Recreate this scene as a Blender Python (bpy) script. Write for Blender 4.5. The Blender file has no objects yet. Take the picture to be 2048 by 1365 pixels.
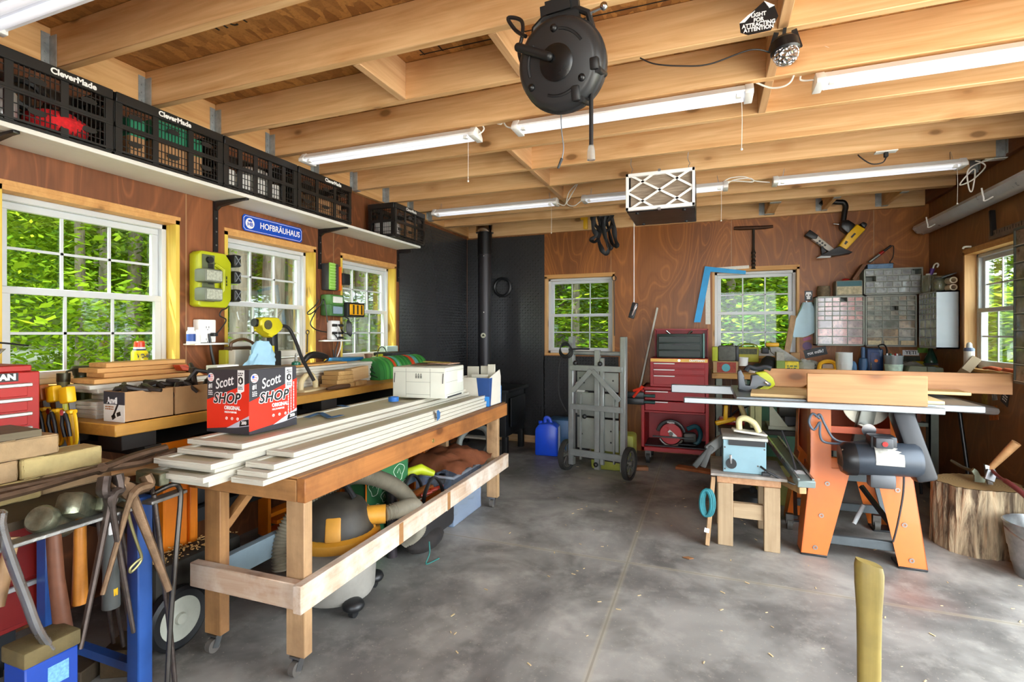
import bpy, bmesh, math, random
from mathutils import Vector as V, Matrix as M
R = random.Random(11)
PI = math.pi
COL = bpy.context.scene.collection
WM = {}
# ---- camera model (used to place things on real planes: wall x=XL/XR, y=YB, heights z) ----
FP, AZ, CH, HY = 1022.0, math.radians(20.9), 1.28, 665.0
CA, SA = math.cos(AZ), math.sin(AZ)
XL, XR, YB = -2.75, 1.87, 5.65
def at(u, v, X=None, Y=None, Z=None):
    r = u - 1024
    d = V((-SA*FP + CA*r, CA*FP + SA*r, HY - v))
    t = X/d.x if X is not None else (Y/d.y if Y is not None else (Z - CH)/d.z)
    return V((0, 0, CH)) + d*t
def srgb(h):
    if not isinstance(h, str): return tuple(h)
    h = h.lstrip('#'); o = []
    for i in (0, 2, 4):
        c = int(h[i:i+2], 16)/255
        o.append(c/12.92 if c <= .04045 else ((c + .055)/1.055)**2.4)
    return tuple(o)
# ---- materials ----
class NT:
    def __init__(s, name):
        s.m = bpy.data.materials.new(name); s.m.use_nodes = True
        s.t = s.m.node_tree; s.b = s.t.nodes['Principled BSDF']; s.out = s.t.nodes['Material Output']
    def n(s, typ, **k):
        nd = s.t.nodes.new('ShaderNode' + typ)
        for a, v in k.items():
            if hasattr(nd, a) and not a[0].isupper(): setattr(nd, a, v)
            else: s.set(nd.inputs[a.replace('_', ' ')], v)
        return nd
    def set(s, sock, v):
        if isinstance(v, bpy.types.NodeSocket): s.t.links.new(v, sock)
        elif isinstance(v, bpy.types.Node): s.t.links.new(v.outputs[0], sock)
        else:
            if hasattr(v, '__len__') and len(v) == 3 and len(sock.default_value) == 4: v = (*v, 1)
            sock.default_value = v
    def math(s, op, a, b=None, c=None):
        nd = s.t.nodes.new('ShaderNodeMath'); nd.operation = op
        for i, x in enumerate((a, b, c)):
            if x is not None: s.set(nd.inputs[i], x)
        return nd.outputs[0]
    def mix(s, f, a, b):
        nd = s.t.nodes.new('ShaderNodeMix'); nd.data_type = 'RGBA'
        s.set(nd.inputs[0], f); s.set(nd.inputs[6], a); s.set(nd.inputs[7], b)
        return nd.outputs[2]
    def ramp(s, f, lo, hi):
        nd = s.n('MapRange', clamp=True); s.set(nd.inputs[0], f); nd.inputs[1].default_value = lo; nd.inputs[2].default_value = hi
        return nd.outputs[0]
    def co(s, scale=(1, 1, 1), rnd=True):
        o = s.n('TexCoord').outputs['Object']
        if rnd:
            r = s.n('ObjectInfo').outputs['Random']
            a = s.n('VectorMath', operation='ADD'); s.set(a.inputs[0], o)
            q = s.n('CombineXYZ'); s.set(q.inputs[0], s.math('MULTIPLY', r, 37.)); s.set(q.inputs[1], s.math('MULTIPLY', r, 91.)); s.set(q.inputs[2], s.math('MULTIPLY', r, 53.))
            s.set(a.inputs[1], q); o = a.outputs[0]
        mp = s.n('Mapping'); s.set(mp.inputs[0], o); mp.inputs['Scale'].default_value = scale
        return mp.outputs[0]
    def noise(s, vec, scale=5, detail=3, rough=.5, dist=0):
        nd = s.n('TexNoise'); s.set(nd.inputs['Vector'], vec); nd.inputs['Scale'].default_value = scale
        nd.inputs['Detail'].default_value = detail; nd.inputs['Roughness'].default_value = rough; nd.inputs['Distortion'].default_value = dist
        return nd.outputs[0]
    def bump(s, h, st=.3, d=.01):
        nd = s.n('Bump'); s.set(nd.inputs['Height'], h); nd.inputs['Strength'].default_value = st; nd.inputs['Distance'].default_value = d
        s.set(s.b.inputs['Normal'], nd.outputs[0])
    def fin(s, col=None, rough=.5, metal=0, **k):
        if col is not None: s.set(s.b.inputs['Base Color'], col)
        s.set(s.b.inputs['Roughness'], rough); s.set(s.b.inputs['Metallic'], metal)
        for a, v in k.items(): s.set(s.b.inputs[a.replace('_', ' ')], v)
        return s.m
MC = {}
def mat(h, rough=.5, metal=0, var=.12, vs=9, bump=0, bs=60, emit=0, trans=0, coat=0, name=None):
    key = (str(h), rough, metal, var, vs, bump, bs, emit, trans, coat)
    if key in MC: return MC[key]
    s = NT(name or 'paint_%s' % str(h).strip('#')); c = srgb(h)
    n = s.noise(s.co(), vs, 4, .6)
    col = s.mix(s.ramp(n, .3, .7), tuple(x*(1 - var) for x in c), tuple(min(1, x*(1 + var)) for x in c))
    rr = s.math('ADD', s.math('MULTIPLY', n, .16), max(0, rough - .08))
    if bump: s.bump(s.noise(s.co(), bs, 3, .6), bump, .004)
    k = {}
    if emit: k['Emission_Color'] = c; k['Emission_Strength'] = emit
    if trans: k['Transmission_Weight'] = trans
    if coat: k['Coat_Weight'] = coat
    MC[key] = s.fin(col, rr, metal, **k)
    return MC[key]
def wood(c1, c2, axis=0, knots=1., rough=.6, sc=1., dirt=None, name='wood', dirta=.5):
    key = ('w', c1, c2, axis, knots, rough, sc, dirt, dirta)
    if key in MC: return MC[key]
    s = NT(name)
    v = [16*sc]*3; v[axis] = 1.1*sc
    co = s.co(tuple(v))
    n = s.noise(co, 1., 5, .6, 1.2)
    w = [34*sc]*3; w[axis] = 1.*sc
    f = s.noise(s.co(tuple(w)), 2.2, 2, .5, .4)
    f2 = s.math('ADD', s.math('MULTIPLY', n, .75), s.math('MULTIPLY', f, .25))
    col = s.mix(s.ramp(f2, .26, .74), srgb(c1), srgb(c2))
    if knots:
        k = [5.2*sc]*3; k[axis] = 2.6*sc
        vo = s.n('TexVoronoi'); s.set(vo.inputs['Vector'], s.co(tuple(k))); vo.inputs['Scale'].default_value = 1.1
        d = s.math('ADD', vo.outputs['Distance'], s.math('MULTIPLY', n, .05))
        big = s.ramp(d, .33, .1); sm = s.ramp(d, .165, .11)
        dk = tuple(x*.42 for x in srgb(c1)); md = tuple(x*y for x, y in zip(srgb(c1), (.8, .66, .5)))
        col = s.mix(s.math('MULTIPLY', big, .55*knots), col, md); col = s.mix(s.math('MULTIPLY', sm, .85*min(1, knots)), col, dk)
    if dirt:
        dn = s.noise(s.co((1, 1, 1)), 5, 5, .65)
        col = s.mix(s.math('MULTIPLY', s.ramp(dn, .42, .68), dirta), col, srgb(dirt))
    s.bump(f2, .12, .003)
    MC[key] = s.fin(col, rough)
    return MC[key]
# ---- mesh builder ----
class MB:
    def __init__(s): s.bm = bmesh.new(); s.mi = 0
    def _mk(s, vs, fs):
        b = [s.bm.verts.new(v) for v in vs]
        for f in fs:
            try: fc = s.bm.faces.new([b[i] for i in f]); fc.material_index = s.mi
            except ValueError: pass
        return b
    def box(s, x0, y0, z0, x1, y1, z1, bev=0, mx=None):
        vs = [V((x, y, z)) for z in (z0, z1) for y in (y0, y1) for x in (x0, x1)]
        if mx is not None: vs = [mx @ v for v in vs]
        b = s._mk(vs, [(0, 2, 3, 1), (4, 5, 7, 6), (0, 1, 5, 4), (2, 6, 7, 3), (0, 4, 6, 2), (1, 3, 7, 5)])
        if bev:
            es = {e for v in b for e in v.link_edges}
            bmesh.ops.bevel(s.bm, geom=list(es), offset=bev, segments=2 if bev > .004 else 1, affect='EDGES', profile=.5)
        return s
    def ob(s, c, size, rz=0, rx=0, ry=0, bev=0):
        mx = M.Translation(V(c)) @ M.Rotation(rz, 4, 'Z') @ M.Rotation(ry, 4, 'Y') @ M.Rotation(rx, 4, 'X')
        a, b, d = (x/2 for x in size)
        return s.box(-a, -b, -d, a, b, d, bev, mx)
    def bar(s, p, q, w, h, up=(0, 0, 1), bev=0):
        p, q = V(p), V(q); z = q - p; L = z.length; z.normalize(); u = V(up)
        if abs(z.dot(u)) > .98: u = V((0, 1, 0)) if abs(z.y) < .9 else V((1, 0, 0))
        x = u.cross(z).normalized(); y = z.cross(x)
        mx = M((x, y, z)).transposed().to_4x4(); mx.translation = p
        return s.box(-w/2, -h/2, 0, w/2, h/2, L, bev, mx)
    def tube(s, pts, r, n=8, closed=False, caps=True, flat=1.):
        pts = [V(p) for p in pts]; N = len(pts); rs = r if hasattr(r, '__len__') else [r]*N
        up = None; rings = []
        for i, p in enumerate(pts):
            a = pts[(i - 1) % N] if (i or closed) else p; b = pts[(i + 1) % N] if (i < N - 1 or closed) else p
            t = (b - a).normalized()
            if up is None: up = V((0, 0, 1)) if abs(t.z) < .9 else V((0, 1, 0))
            x = t.cross(up)
            if x.length < 1e-6: x = t.orthogonal()
            x.normalize(); up = x.cross(t)
            rings.append([s.bm.verts.new(p + (x*math.cos(2*PI*k/n) + up*math.sin(2*PI*k/n)*flat)*rs[i]) for k in range(n)])
        for i in range(N if closed else N - 1):
            A, B = rings[i], rings[(i + 1) % N]
            for k in range(n):
                f = s.bm.faces.new((A[k], A[(k + 1) % n], B[(k + 1) % n], B[k])); f.material_index = s.mi
        if caps and not closed:
            for g in (rings[0][::-1], rings[-1]):
                f = s.bm.faces.new(g); f.material_index = s.mi
        return s
    def lathe(s, prof, c=(0, 0, 0), ax=(0, 0, 1), n=24):
        z = V(ax).normalized(); x = z.orthogonal().normalized(); y = z.cross(x); c = V(c); rings = []
        for r, h in prof:
            if r <= 1e-6: rings.append([s.bm.verts.new(c + z*h)])
            else: rings.append([s.bm.verts.new(c + z*h + (x*math.cos(2*PI*k/n) + y*math.sin(2*PI*k/n))*r) for k in range(n)])
        for A, B in zip(rings, rings[1:]):
            for k in range(n):
                q = (k + 1) % n
                vs = (A[0], B[q], B[k]) if len(A) == 1 else ((A[k], A[q], B[0]) if len(B) == 1 else (A[k], A[q], B[q], B[k]))
                if len(A) == 1 and len(B) == 1: continue
                f = s.bm.faces.new(vs); f.material_index = s.mi
        return s
    def cyl(s, p, q, r, n=20, r2=None):
        p, q = V(p), V(q); L = (q - p).length; r2 = r if r2 is None else r2
        return s.lathe([(0, 0), (r, 0), (r2, L), (0, L)], p, q - p, n)
    def disc(s, c, ax, r, n=24): return s.lathe([(0, 0), (r, 0)], c, ax, n)
    def prism(s, poly, o, r, u, h, bev=0):
        """poly of (a,b) in the plane with origin o, right r, up u; extruded h along r x u"""
        o, r, u = V(o), V(r).normalized(), V(u).normalized(); nrm = r.cross(u); N = len(poly)
        A = [o + r*a + u*b for a, b in poly]; B = [p + nrm*h for p in A]
        b = s._mk(A + B, [tuple(range(N))[::-1], tuple(range(N, 2*N))] + [(i, (i + 1) % N, N + (i + 1) % N, N + i) for i in range(N)])
        if bev:
            es = {e for v in b for e in v.link_edges}
            bmesh.ops.bevel(s.bm, geom=list(es), offset=bev, segments=2, affect='EDGES', profile=.5)
        return s
    def quad(s, a, b, c, d): s._mk([V(a), V(b), V(c), V(d)], [(0, 1, 2, 3)]); return s
    def sphere(s, c, r, n=16, sz=1., sx=1., sy=1.):
        mx = M.Translation(V(c)) @ M.Diagonal((r*sx, r*sy, r*sz, 1))
        k = len(s.bm.faces); bmesh.ops.create_uvsphere(s.bm, u_segments=n, v_segments=max(6, n*2//3), radius=1, matrix=mx)
        s.bm.faces.ensure_lookup_table()
        for f in s.bm.faces[k:]: f.material_index = s.mi
        return s
    def each(s, name, m, parent, w=False, **k):
        """every loose piece becomes a part of its own"""
        bm = s.bm; seen = set(); out = []
        for v0 in list(bm.verts):
            if v0 in seen: continue
            st, isl = [v0], []; seen.add(v0)
            while st:
                v = st.pop(); isl.append(v)
                for e in v.link_edges:
                    q = e.other_vert(v)
                    if q not in seen: seen.add(q); st.append(q)
            nb = MB(); mp = {v: nb.bm.verts.new(v.co) for v in isl}
            for f in {f for v in isl for f in v.link_faces}: nb.bm.faces.new([mp[v] for v in f.verts])
            out.append(nb.build(name, m, parent, w, **k))
        bm.free(); return out
    def build(s, name, m, parent=None, w=False, ang=38, noise=0):
        """one mesh object; parent => a part (w: vertices are in world space); else top level with its origin at its base"""
        bm = s.bm
        if noise:
            for v in bm.verts: v.co += V((R.uniform(-1, 1), R.uniform(-1, 1), R.uniform(-1, 1)))*noise
        me = bpy.data.meshes.new(name); loc = V((0, 0, 0))
        if parent is None:
            xs = [v.co for v in bm.verts]
            loc = V(((min(p.x for p in xs) + max(p.x for p in xs))/2, (min(p.y for p in xs) + max(p.y for p in xs))/2, min(p.z for p in xs)))
            bm.transform(M.Translation(-loc))
        elif w: bm.transform(WM[parent].inverted())
        bmesh.ops.recalc_face_normals(bm, faces=bm.faces)
        bm.to_mesh(me); bm.free()
        for x in (m if isinstance(m, (list, tuple)) else [m]): me.materials.append(x)
        if ang:
            me.polygons.foreach_set('use_smooth', [True]*len(me.polygons)); me.set_sharp_from_angle(angle=math.radians(ang))
        o = bpy.data.objects.new(name, me); COL.objects.link(o); o.location = loc
        if parent is not None: o.parent = parent; WM[o] = WM[parent]
        else: WM[o] = M.Translation(loc)
        return o
def tag(o, label=None, cat=None, group=None, kind=None):
    for k, v in (('label', label), ('category', cat), ('group', group), ('kind', kind)):
        if v: o[k] = v
    return o
def thing(name, label, cat, loc=(0, 0, 0), rz=0, group=None, kind=None):
    o = bpy.data.objects.new(name, None); COL.objects.link(o); o.empty_display_size = .05
    o.location = loc; o.rotation_euler = (0, 0, rz)
    WM[o] = M.Translation(V(loc)) @ M.Rotation(rz, 4, 'Z')
    return tag(o, label, cat, group, kind)
KIDS = {}
def dup(root, loc, rz=None, label=None, group=None):
    def cp(o, p):
        c = o.copy(); COL.objects.link(c)
        if p is not None: c.parent = p
        for k in [x for x in bpy.data.objects if x.parent == o]: cp(k, c)
        return c
    r = cp(root, None); r.location = loc
    if rz is not None: r.rotation_euler = (0, 0, rz)
    WM[r] = M.Translation(V(loc)) @ M.Rotation(r.rotation_euler.z, 4, 'Z')
    return tag(r, label, None, group)
def text(s, size, o, r, u, m, parent, al='CENTER', sx=1., shear=0, bold=0, w=True, ext=.0004, name='lettering', sp=1., lift=.0012):
    cu = bpy.data.curves.new(name, 'FONT'); cu.body = s; cu.size = size; cu.align_x = al; cu.align_y = 'CENTER'
    cu.extrude = ext; cu.shear = shear; cu.offset = bold; cu.space_character = sp; cu.resolution_u = 3
    cu.materials.append(m)
    ob = bpy.data.objects.new(name, cu); COL.objects.link(ob)
    r, u = V(r).normalized(), V(u).normalized(); n = r.cross(u)
    mx = M((r*sx, u, n)).transposed().to_4x4(); mx.translation = V(o) + n*lift
    ob.parent = parent; ob.matrix_basis = (WM[parent].inverted() @ mx) if w else mx; WM[ob] = WM[parent]
    return ob
def dashes(c, r, u, rows, w, pitch, m, parent, name='print_lines', lift=.0012):
    """rows of small marks where the photo shows print too small to read"""
    mb = MB(); c, r, u = V(c), V(r).normalized(), V(u).normalized(); n = r.cross(u); c = c + n*lift
    for i in range(rows):
        x = -w/2
        while x < w/2 - pitch*.3:
            L = min(R.uniform(.5, 1.6)*pitch, w/2 - x); y = (rows/2 - .5 - i)*pitch
            mb.prism([(x, y - pitch*.27), (x + L, y - pitch*.27), (x + L, y + pitch*.27), (x, y + pitch*.27)], c, r, u, .0004); x += L + pitch*.35
    return mb.build(name, m, parent, True)
def spline(pts, n=8, closed=False):
    pts = [V(p) for p in pts]; N = len(pts); out = []
    for i in range(N if closed else N - 1):
        g = (lambda j: pts[j % N]) if closed else (lambda j: pts[min(max(j, 0), N - 1)])
        a, b, c, d = g(i - 1), g(i), g(i + 1), g(i + 2)
        for k in range(n):
            t = k/n
            out.append(.5*((2*b) + (c - a)*t + (2*a - 5*b + 4*c - d)*t*t + (3*b - a - 3*c + d)*t**3))
    if not closed: out.append(pts[-1])
    return out
def circ(c, r, ax=(0, 0, 1), n=24, a0=0, a1=2*PI):
    z = V(ax).normalized(); x = z.orthogonal().normalized(); y = z.cross(x)
    return [V(c) + (x*math.cos(a0 + (a1 - a0)*k/n) + y*math.sin(a0 + (a1 - a0)*k/n))*r for k in range(n)]
def one(name, m, mb, label, cat, group=None, kind=None, **k):
    return tag(mb.build(name, m, **k), label, cat, group, kind)
XV, YV, ZV = V((1, 0, 0)), V((0, 1, 0)), V((0, 0, 1))
# ---- common materials ----
PINE = wood('#c48f56', '#efca98', 0, 1); PINEY = wood('#c28a50', '#eac28a', 1, 1); PINEZ = wood('#b08850', '#dcb878', 2, 1)
OLDW = wood('#8f6238', '#bd8a52', 1, .8, dirt='#5a3c24'); OLDWX = wood('#8f6238', '#bd8a52', 0, .8, dirt='#5a3c24'); OLDWZ = wood('#96734e', '#c7a277', 2, .8, dirt='#6b4c33')
BLK = mat('#17181a', .45); BLKM = mat('#141416', .35, var=.2); DKG = mat('#2c2e31', .5); GRY = mat('#7d8287', .45); LGRY = mat('#b4b7b8', .5)
WHT = mat('#e9e8e2', .5, var=.04); STEEL = mat('#9a9c9e', .35, 1, .15); DSTEEL = mat('#5b5753', .42, 1, .25, 14); CHROME = mat('#d8d8da', .15, 1, .05)
RED = mat('#a81a17', .3, 0, .1, coat=.4); YEL = mat('#e8b50d', .42, 0, .07); LIME = mat('#b4bb1a', .42, 0, .06); ORG = mat('#e3761c', .4, 0, .08)
BLUE = mat('#1a50b8', .4, 0, .1); CARD = mat('#a98258', .8, 0, .08, 14); GRN = mat('#2f7a3c', .5)

def meshify():
    """turn every piece of lettering into a plain mesh"""
    bpy.context.view_layer.update(); dg = bpy.context.evaluated_depsgraph_get()
    for ob in [o for o in bpy.data.objects if o.type == 'FONT']:
        me = bpy.data.meshes.new_from_object(ob.evaluated_get(dg)); n = ob.name; ob.name = 'old_text'
        o = bpy.data.objects.new(n, me); COL.objects.link(o); o.parent = ob.parent; o.matrix_basis = ob.matrix_basis
        bpy.data.objects.remove(ob)
# ================= setting =================
def plywood(name, ax, c1, c2, off):
    """lauan plywood: ax = horizontal axis of the sheet"""
    s = NT(name); o = s.n('TexCoord').outputs['Object']; sp = s.n('SeparateXYZ'); s.set(sp.inputs[0], o)
    h = s.math('DIVIDE', s.math('SUBTRACT', sp.outputs[ax], off), 1.22)
    cell = s.math('FLOOR', h)
    q = s.n('CombineXYZ'); s.set(q.inputs[0], sp.outputs[ax]); s.set(q.inputs[1], s.math('MULTIPLY', cell, 7.31)); s.set(q.inputs[2], s.math('MULTIPLY', sp.outputs[2], .33))
    n = s.noise(q.outputs[0], 1.9, 2, .42, 1.1)
    rings = s.math('FRACT', s.math('MULTIPLY', n, 17.))
    line = s.math('ABSOLUTE', s.math('SUBTRACT', rings, .5))
    g = s.n('CombineXYZ'); s.set(g.inputs[0], s.math('MULTIPLY', sp.outputs[ax], 60.)); s.set(g.inputs[1], cell); s.set(g.inputs[2], s.math('MULTIPLY', sp.outputs[2], 2.5))
    fine = s.noise(g.outputs[0], 1.4, 3, .6)
    col = s.mix(s.ramp(n, .3, .7), srgb(c1), srgb(c2))
    col = s.mix(s.math('MULTIPLY', s.ramp(line, .36, .5), .38), col, tuple(min(1, x*1.75) for x in srgb(c2)))
    col = s.mix(s.math('MULTIPLY', s.ramp(line, .15, 0.), .22), col, tuple(x*.5 for x in srgb(c1)))
    col = s.mix(s.math('MULTIPLY', s.ramp(fine, .35, .7), .3), col, tuple(x*.62 for x in srgb(c1)))
    seam = s.math('LESS_THAN', s.math('ABSOLUTE', s.math('SUBTRACT', s.math('FRACT', s.math('ADD', h, .5)), .5)), .0022)
    col = s.mix(s.math('MULTIPLY', seam, .75), col, (.42, .27, .14))
    s.bump(fine, .08, .002)
    return s.fin(col, .42, Specular_IOR_Level=.4)
PLYY = plywood('lauan_left', 1, '#6b4029', '#875232', 2.04)
PLYX = plywood('lauan_back', 0, '#84502a', '#a3642f', -.99)
PLYR = plywood('panel_right', 1, '#7d522c', '#93633a', 4.6)
def wall(name, m, axis, p0, p1, a0, a1, z1, holes):
    """axis 0: wall across X (normal Y) between y=p0..p1; axis 1: across Y between x=p0..p1. holes: (a0,a1,z0,z1)"""
    A = sorted({a0, a1, *[h[0] for h in holes], *[h[1] for h in holes]}); Z = sorted({0, z1, *[h[2] for h in holes], *[h[3] for h in holes]})
    mb = MB()
    for i in range(len(A) - 1):
        for j in range(len(Z) - 1):
            am, zm = (A[i] + A[i+1])/2, (Z[j] + Z[j+1])/2
            if any(h[0] < am < h[1] and h[2] < zm < h[3] for h in holes): continue
            if axis == 0: mb.box(A[i], p0, Z[j], A[i+1], p1, Z[j+1])
            else: mb.box(p0, A[i], Z[j], p1, A[i+1], Z[j+1])
    bmesh.ops.remove_doubles(mb.bm, verts=mb.bm.verts, dist=1e-5)
    bm = mb.bm; me = bpy.data.meshes.new(name); bmesh.ops.recalc_face_normals(bm, faces=bm.faces); bm.to_mesh(me); bm.free(); me.materials.append(m)
    o = bpy.data.objects.new(name, me); COL.objects.link(o); o['kind'] = 'structure'; return o
WZ0, WZ1, TH = 1.02, 1.9, .14
LW = [(1.21, 2.0), (2.285, 3.06), (3.34, 4.12)]; BW = [(-1.75, -.95), (.05, .84)]; RW = (4.15, 4.98)
FY = -2.6
wall('wall_left', PLYY, 1, XL - TH, XL, FY, YB + TH, 3.3, [(a, b, WZ0, WZ1) for a, b in LW])
wall('wall_back', PLYX, 0, YB, YB + TH, XL, XR, 3.3, [(BW[0][0], BW[0][1], 1.02, 1.92), (BW[1][0], BW[1][1], 1.02, 1.92)])
wall('wall_right', PLYR, 1, XR, XR + TH, FY, YB + TH, 3.3, [(RW[0], RW[1], .985, 1.9), (-.2, 3.2, 0, 2.35)])
wall('wall_front', PLYX, 0, FY - TH, FY, XL, XR, 3.3, [(-.8, 1.6, 0, 2.3)])  # unseen opening behind the camera, widened to add fill on the back wall
# floor
s = NT('concrete'); co = s.co(rnd=False)
n1 = s.noise(co, .9, 5, .6, .6); n2 = s.noise(co, 6, 6, .65); n3 = s.noise(co, 60, 3, .7); n4 = s.noise(co, 2.3, 4, .6, .4)
col = s.mix(s.ramp(n1, .36, .66), srgb('#62605e'), srgb('#aaa7a1'))
col = s.mix(s.math('MULTIPLY', s.ramp(n4, .46, .66), .7), col, srgb('#474542'))
col = s.mix(s.math('MULTIPLY', s.ramp(n2, .52, .75), .45), col, srgb('#bdb9b1'))
col = s.mix(s.math('MULTIPLY', s.ramp(n3, .62, .74), .5), col, srgb('#cfc4ac'))
sp = s.n('SeparateXYZ'); s.set(sp.inputs[0], co)
dx = s.math("ADD", sp.outputs[0], .415); dy = s.math('SUBTRACT', sp.outputs[1], 2.88)
j = s.math('MINIMUM', s.math('ABSOLUTE', dx), s.math('ABSOLUTE', dy))
col = s.mix(s.math('MULTIPLY', s.ramp(j, .006, .003), .55), col, srgb('#35332f'))
jj = s.ramp(j, .02, .006); col = s.mix(s.math('MULTIPLY', jj, .35), col, srgb('#b5ab94'))
# rust-red dust patch by the saw leg
pv = s.n('VectorMath', operation='DISTANCE'); s.set(pv.inputs[0], co); pv.inputs[1].default_value = (.92, 3.0, 0)
col = s.mix(s.math('MULTIPLY', s.ramp(s.math('ADD', pv.outputs['Value'], s.math('MULTIPLY', n2, .2)), .32, .1), .35), col, srgb('#8d4a3c'))
s.bump(n2, .15, .004); FLOORM = s.fin(col, s.math('ADD', s.math('MULTIPLY', n4, .3), .34))
mb = MB().box(XL - TH, FY - TH, -.12, XR + TH, YB + TH, 0); o = mb.build('floor', FLOORM, ang=0); o['kind'] = 'structure'
o.data.transform(M.Translation(o.location)); o.location = (0, 0, 0)
# OSB ceiling
s = NT('osb'); co = s.co(rnd=False)
vo = s.n('TexVoronoi'); mp = s.n('Mapping'); s.set(mp.inputs[0], co); mp.inputs['Scale'].default_value = (28, 11, 10); mp.inputs['Rotation'].default_value = (0, 0, .5)
wv = s.n('VectorMath', operation='ADD'); s.set(wv.inputs[0], mp.outputs[0]); nz = s.n('TexNoise'); s.set(nz.inputs['Vector'], co); nz.inputs['Scale'].default_value = 9; s.set(wv.inputs[1], nz.outputs['Color'])
s.set(vo.inputs['Vector'], wv.outputs[0]); vo.inputs['Scale'].default_value = 1
sx = s.n('SeparateXYZ'); s.set(sx.inputs[0], vo.outputs['Color'])
col = s.mix(sx.outputs[0], srgb('#8a5a2c'), srgb('#c08a4a')); col = s.mix(s.math('MULTIPLY', s.ramp(s.noise(co, 70, 3, .7), .5, .7), .5), col, srgb('#6b411d'))
s.bump(sx.outputs[0], .25, .004); OSB = s.fin(col, .65)
CZ = 2.625; HDR = 5.0
mb = MB()
mb.box(XL, FY, CZ, XR, HDR, CZ + .02); mb.box(.47, HDR, CZ, XR, YB, CZ + .02)
o = mb.build('ceiling', OSB, ang=0); o['kind'] = 'structure'; 
DKROOF = mat('#20251f', .5, .3)
mb = MB()
mb.box(XL - TH, FY - TH, 3.28, XR + TH, YB + TH, 3.3)
for x in [XL + .1 + .4*i for i in range(12)]: mb.box(x, 4.4, 3.24, x + .03, YB + TH, 3.28)
o = mb.build('roof', DKROOF, ang=0); o['kind'] = 'structure'
# stencilled grade marks on the OSB
INK = mat('#1d1712', .8)
mk = thing('trim_2', None, None, (-1.6, 1.6, CZ), kind='structure')
for (x, y, sz, t) in ((-1.95, 1.62, .1, 'b311'),): text(t, sz, (x, y, CZ - .001), -XV, YV, INK, mk)
mb = MB()
for x in (-1.62, -1.48, -1.28, -1.18): mb.box(x, 1.85, CZ - .002, x + .006, 2.16, CZ - .0005)
for y in (2.15, 1.83, 2.5): mb.box(-1.3, y, CZ - .002, .4, y + .006, CZ - .0005)
mb.build('ink_lines', INK, mk, True)
# ---- joists (each its own beam) ----
JY = [-2.2, -1.8, -1.4, -1.02, -.62, -.22, .18, .57, .975, 1.38, 1.788, 2.19, 2.59, 3.0, 3.44, 3.885, 4.29, 4.65]
JB = 2.44
GALV = mat('#a4acb0', .4, .35, .25, 20)
for i, y in enumerate(JY):
    o = MB().box(XL + .04, y, JB, XR - .04, y + .038, CZ, .003).build('ceiling_joist', PINE); o['kind'] = 'structure'
    if .5 < y:
        mb = MB()
        for x, d in ((XL + .04, 1), (XR - .04, -1)):
            mb.box(x, y - .034, JB + .01, x + .003*d, y - .001, CZ - .03); mb.box(x, y - .004, JB + .0, x + .05*d, y - .001, CZ - .04); mb.box(x, y - .004, JB - .003, x + .05*d, y + .042, JB)
            for z in (.03, .07, .11): mb.cyl((x + .003*d, y - .018, JB + z), (x + .007*d, y - .018, JB + z), .005, 8)
        h = mb.build('joist_hanger', GALV); h['kind'] = 'structure'
o = MB().box(XL + .04, HDR, JB, XR - .04, HDR + .076, CZ, .003).build('ceiling_joist', PINE); o['kind'] = 'structure'
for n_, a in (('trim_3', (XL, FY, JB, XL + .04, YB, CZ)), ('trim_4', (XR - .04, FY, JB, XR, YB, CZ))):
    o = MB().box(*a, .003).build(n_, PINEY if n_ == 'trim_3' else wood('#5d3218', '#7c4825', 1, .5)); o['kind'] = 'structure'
o = MB().box(XL + .04, YB - .04, JB - .02, XR - .04, YB, CZ - .01, .003).build('trim_5', PINE); o['kind'] = 'structure'
for x in (.53, 1.02, 1.5):   # tail joists behind the header
    o = MB().box(x, HDR + .076, JB, x + (.08 if x < .6 else .038), YB - .04, CZ, .003).build('ceiling_joist', PINEY); o['kind'] = 'structure'
    mb = MB(); mb.box(x - .05, YB - .045, JB, x - .001, YB - .042, CZ - .03); mb.box(x - .004, YB - .09, JB - .003, x + .085 if x < .6 else x + .042, YB - .04, JB)
    mb.box(x - .004, HDR + .076, JB - .004, x + .085 if x < .6 else x + .05, HDR + .13, JB)
    h = mb.build('joist_hanger', GALV); h['kind'] = 'structure'
o = MB().box(-1.0, HDR + .2, 2.6, .47, HDR + .34, 2.63).box(-1, HDR+.36, 2.6, .47, HDR + .5, 2.63).build('attic_plank', wood('#7d5a45', '#a8825e', 0, 1)); o['kind'] = 'structure'
# blocking between the joists
PB = wood('#b98a5c', '#dcb386', 1, .7)
for (x, j) in ((-.8, 10), (-1.44, 10), (.25, 9), (.25, 10), (.25, 11), (.25, 12), (-1.2, 13), (-1.2, 14), (-1.2, 15), (-1.2, 16)):
    o = MB().box(x, JY[j] + .038, JB, x + .038, JY[j+1], CZ, .003).build('blocking', PB); o['kind'] = 'structure'
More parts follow.
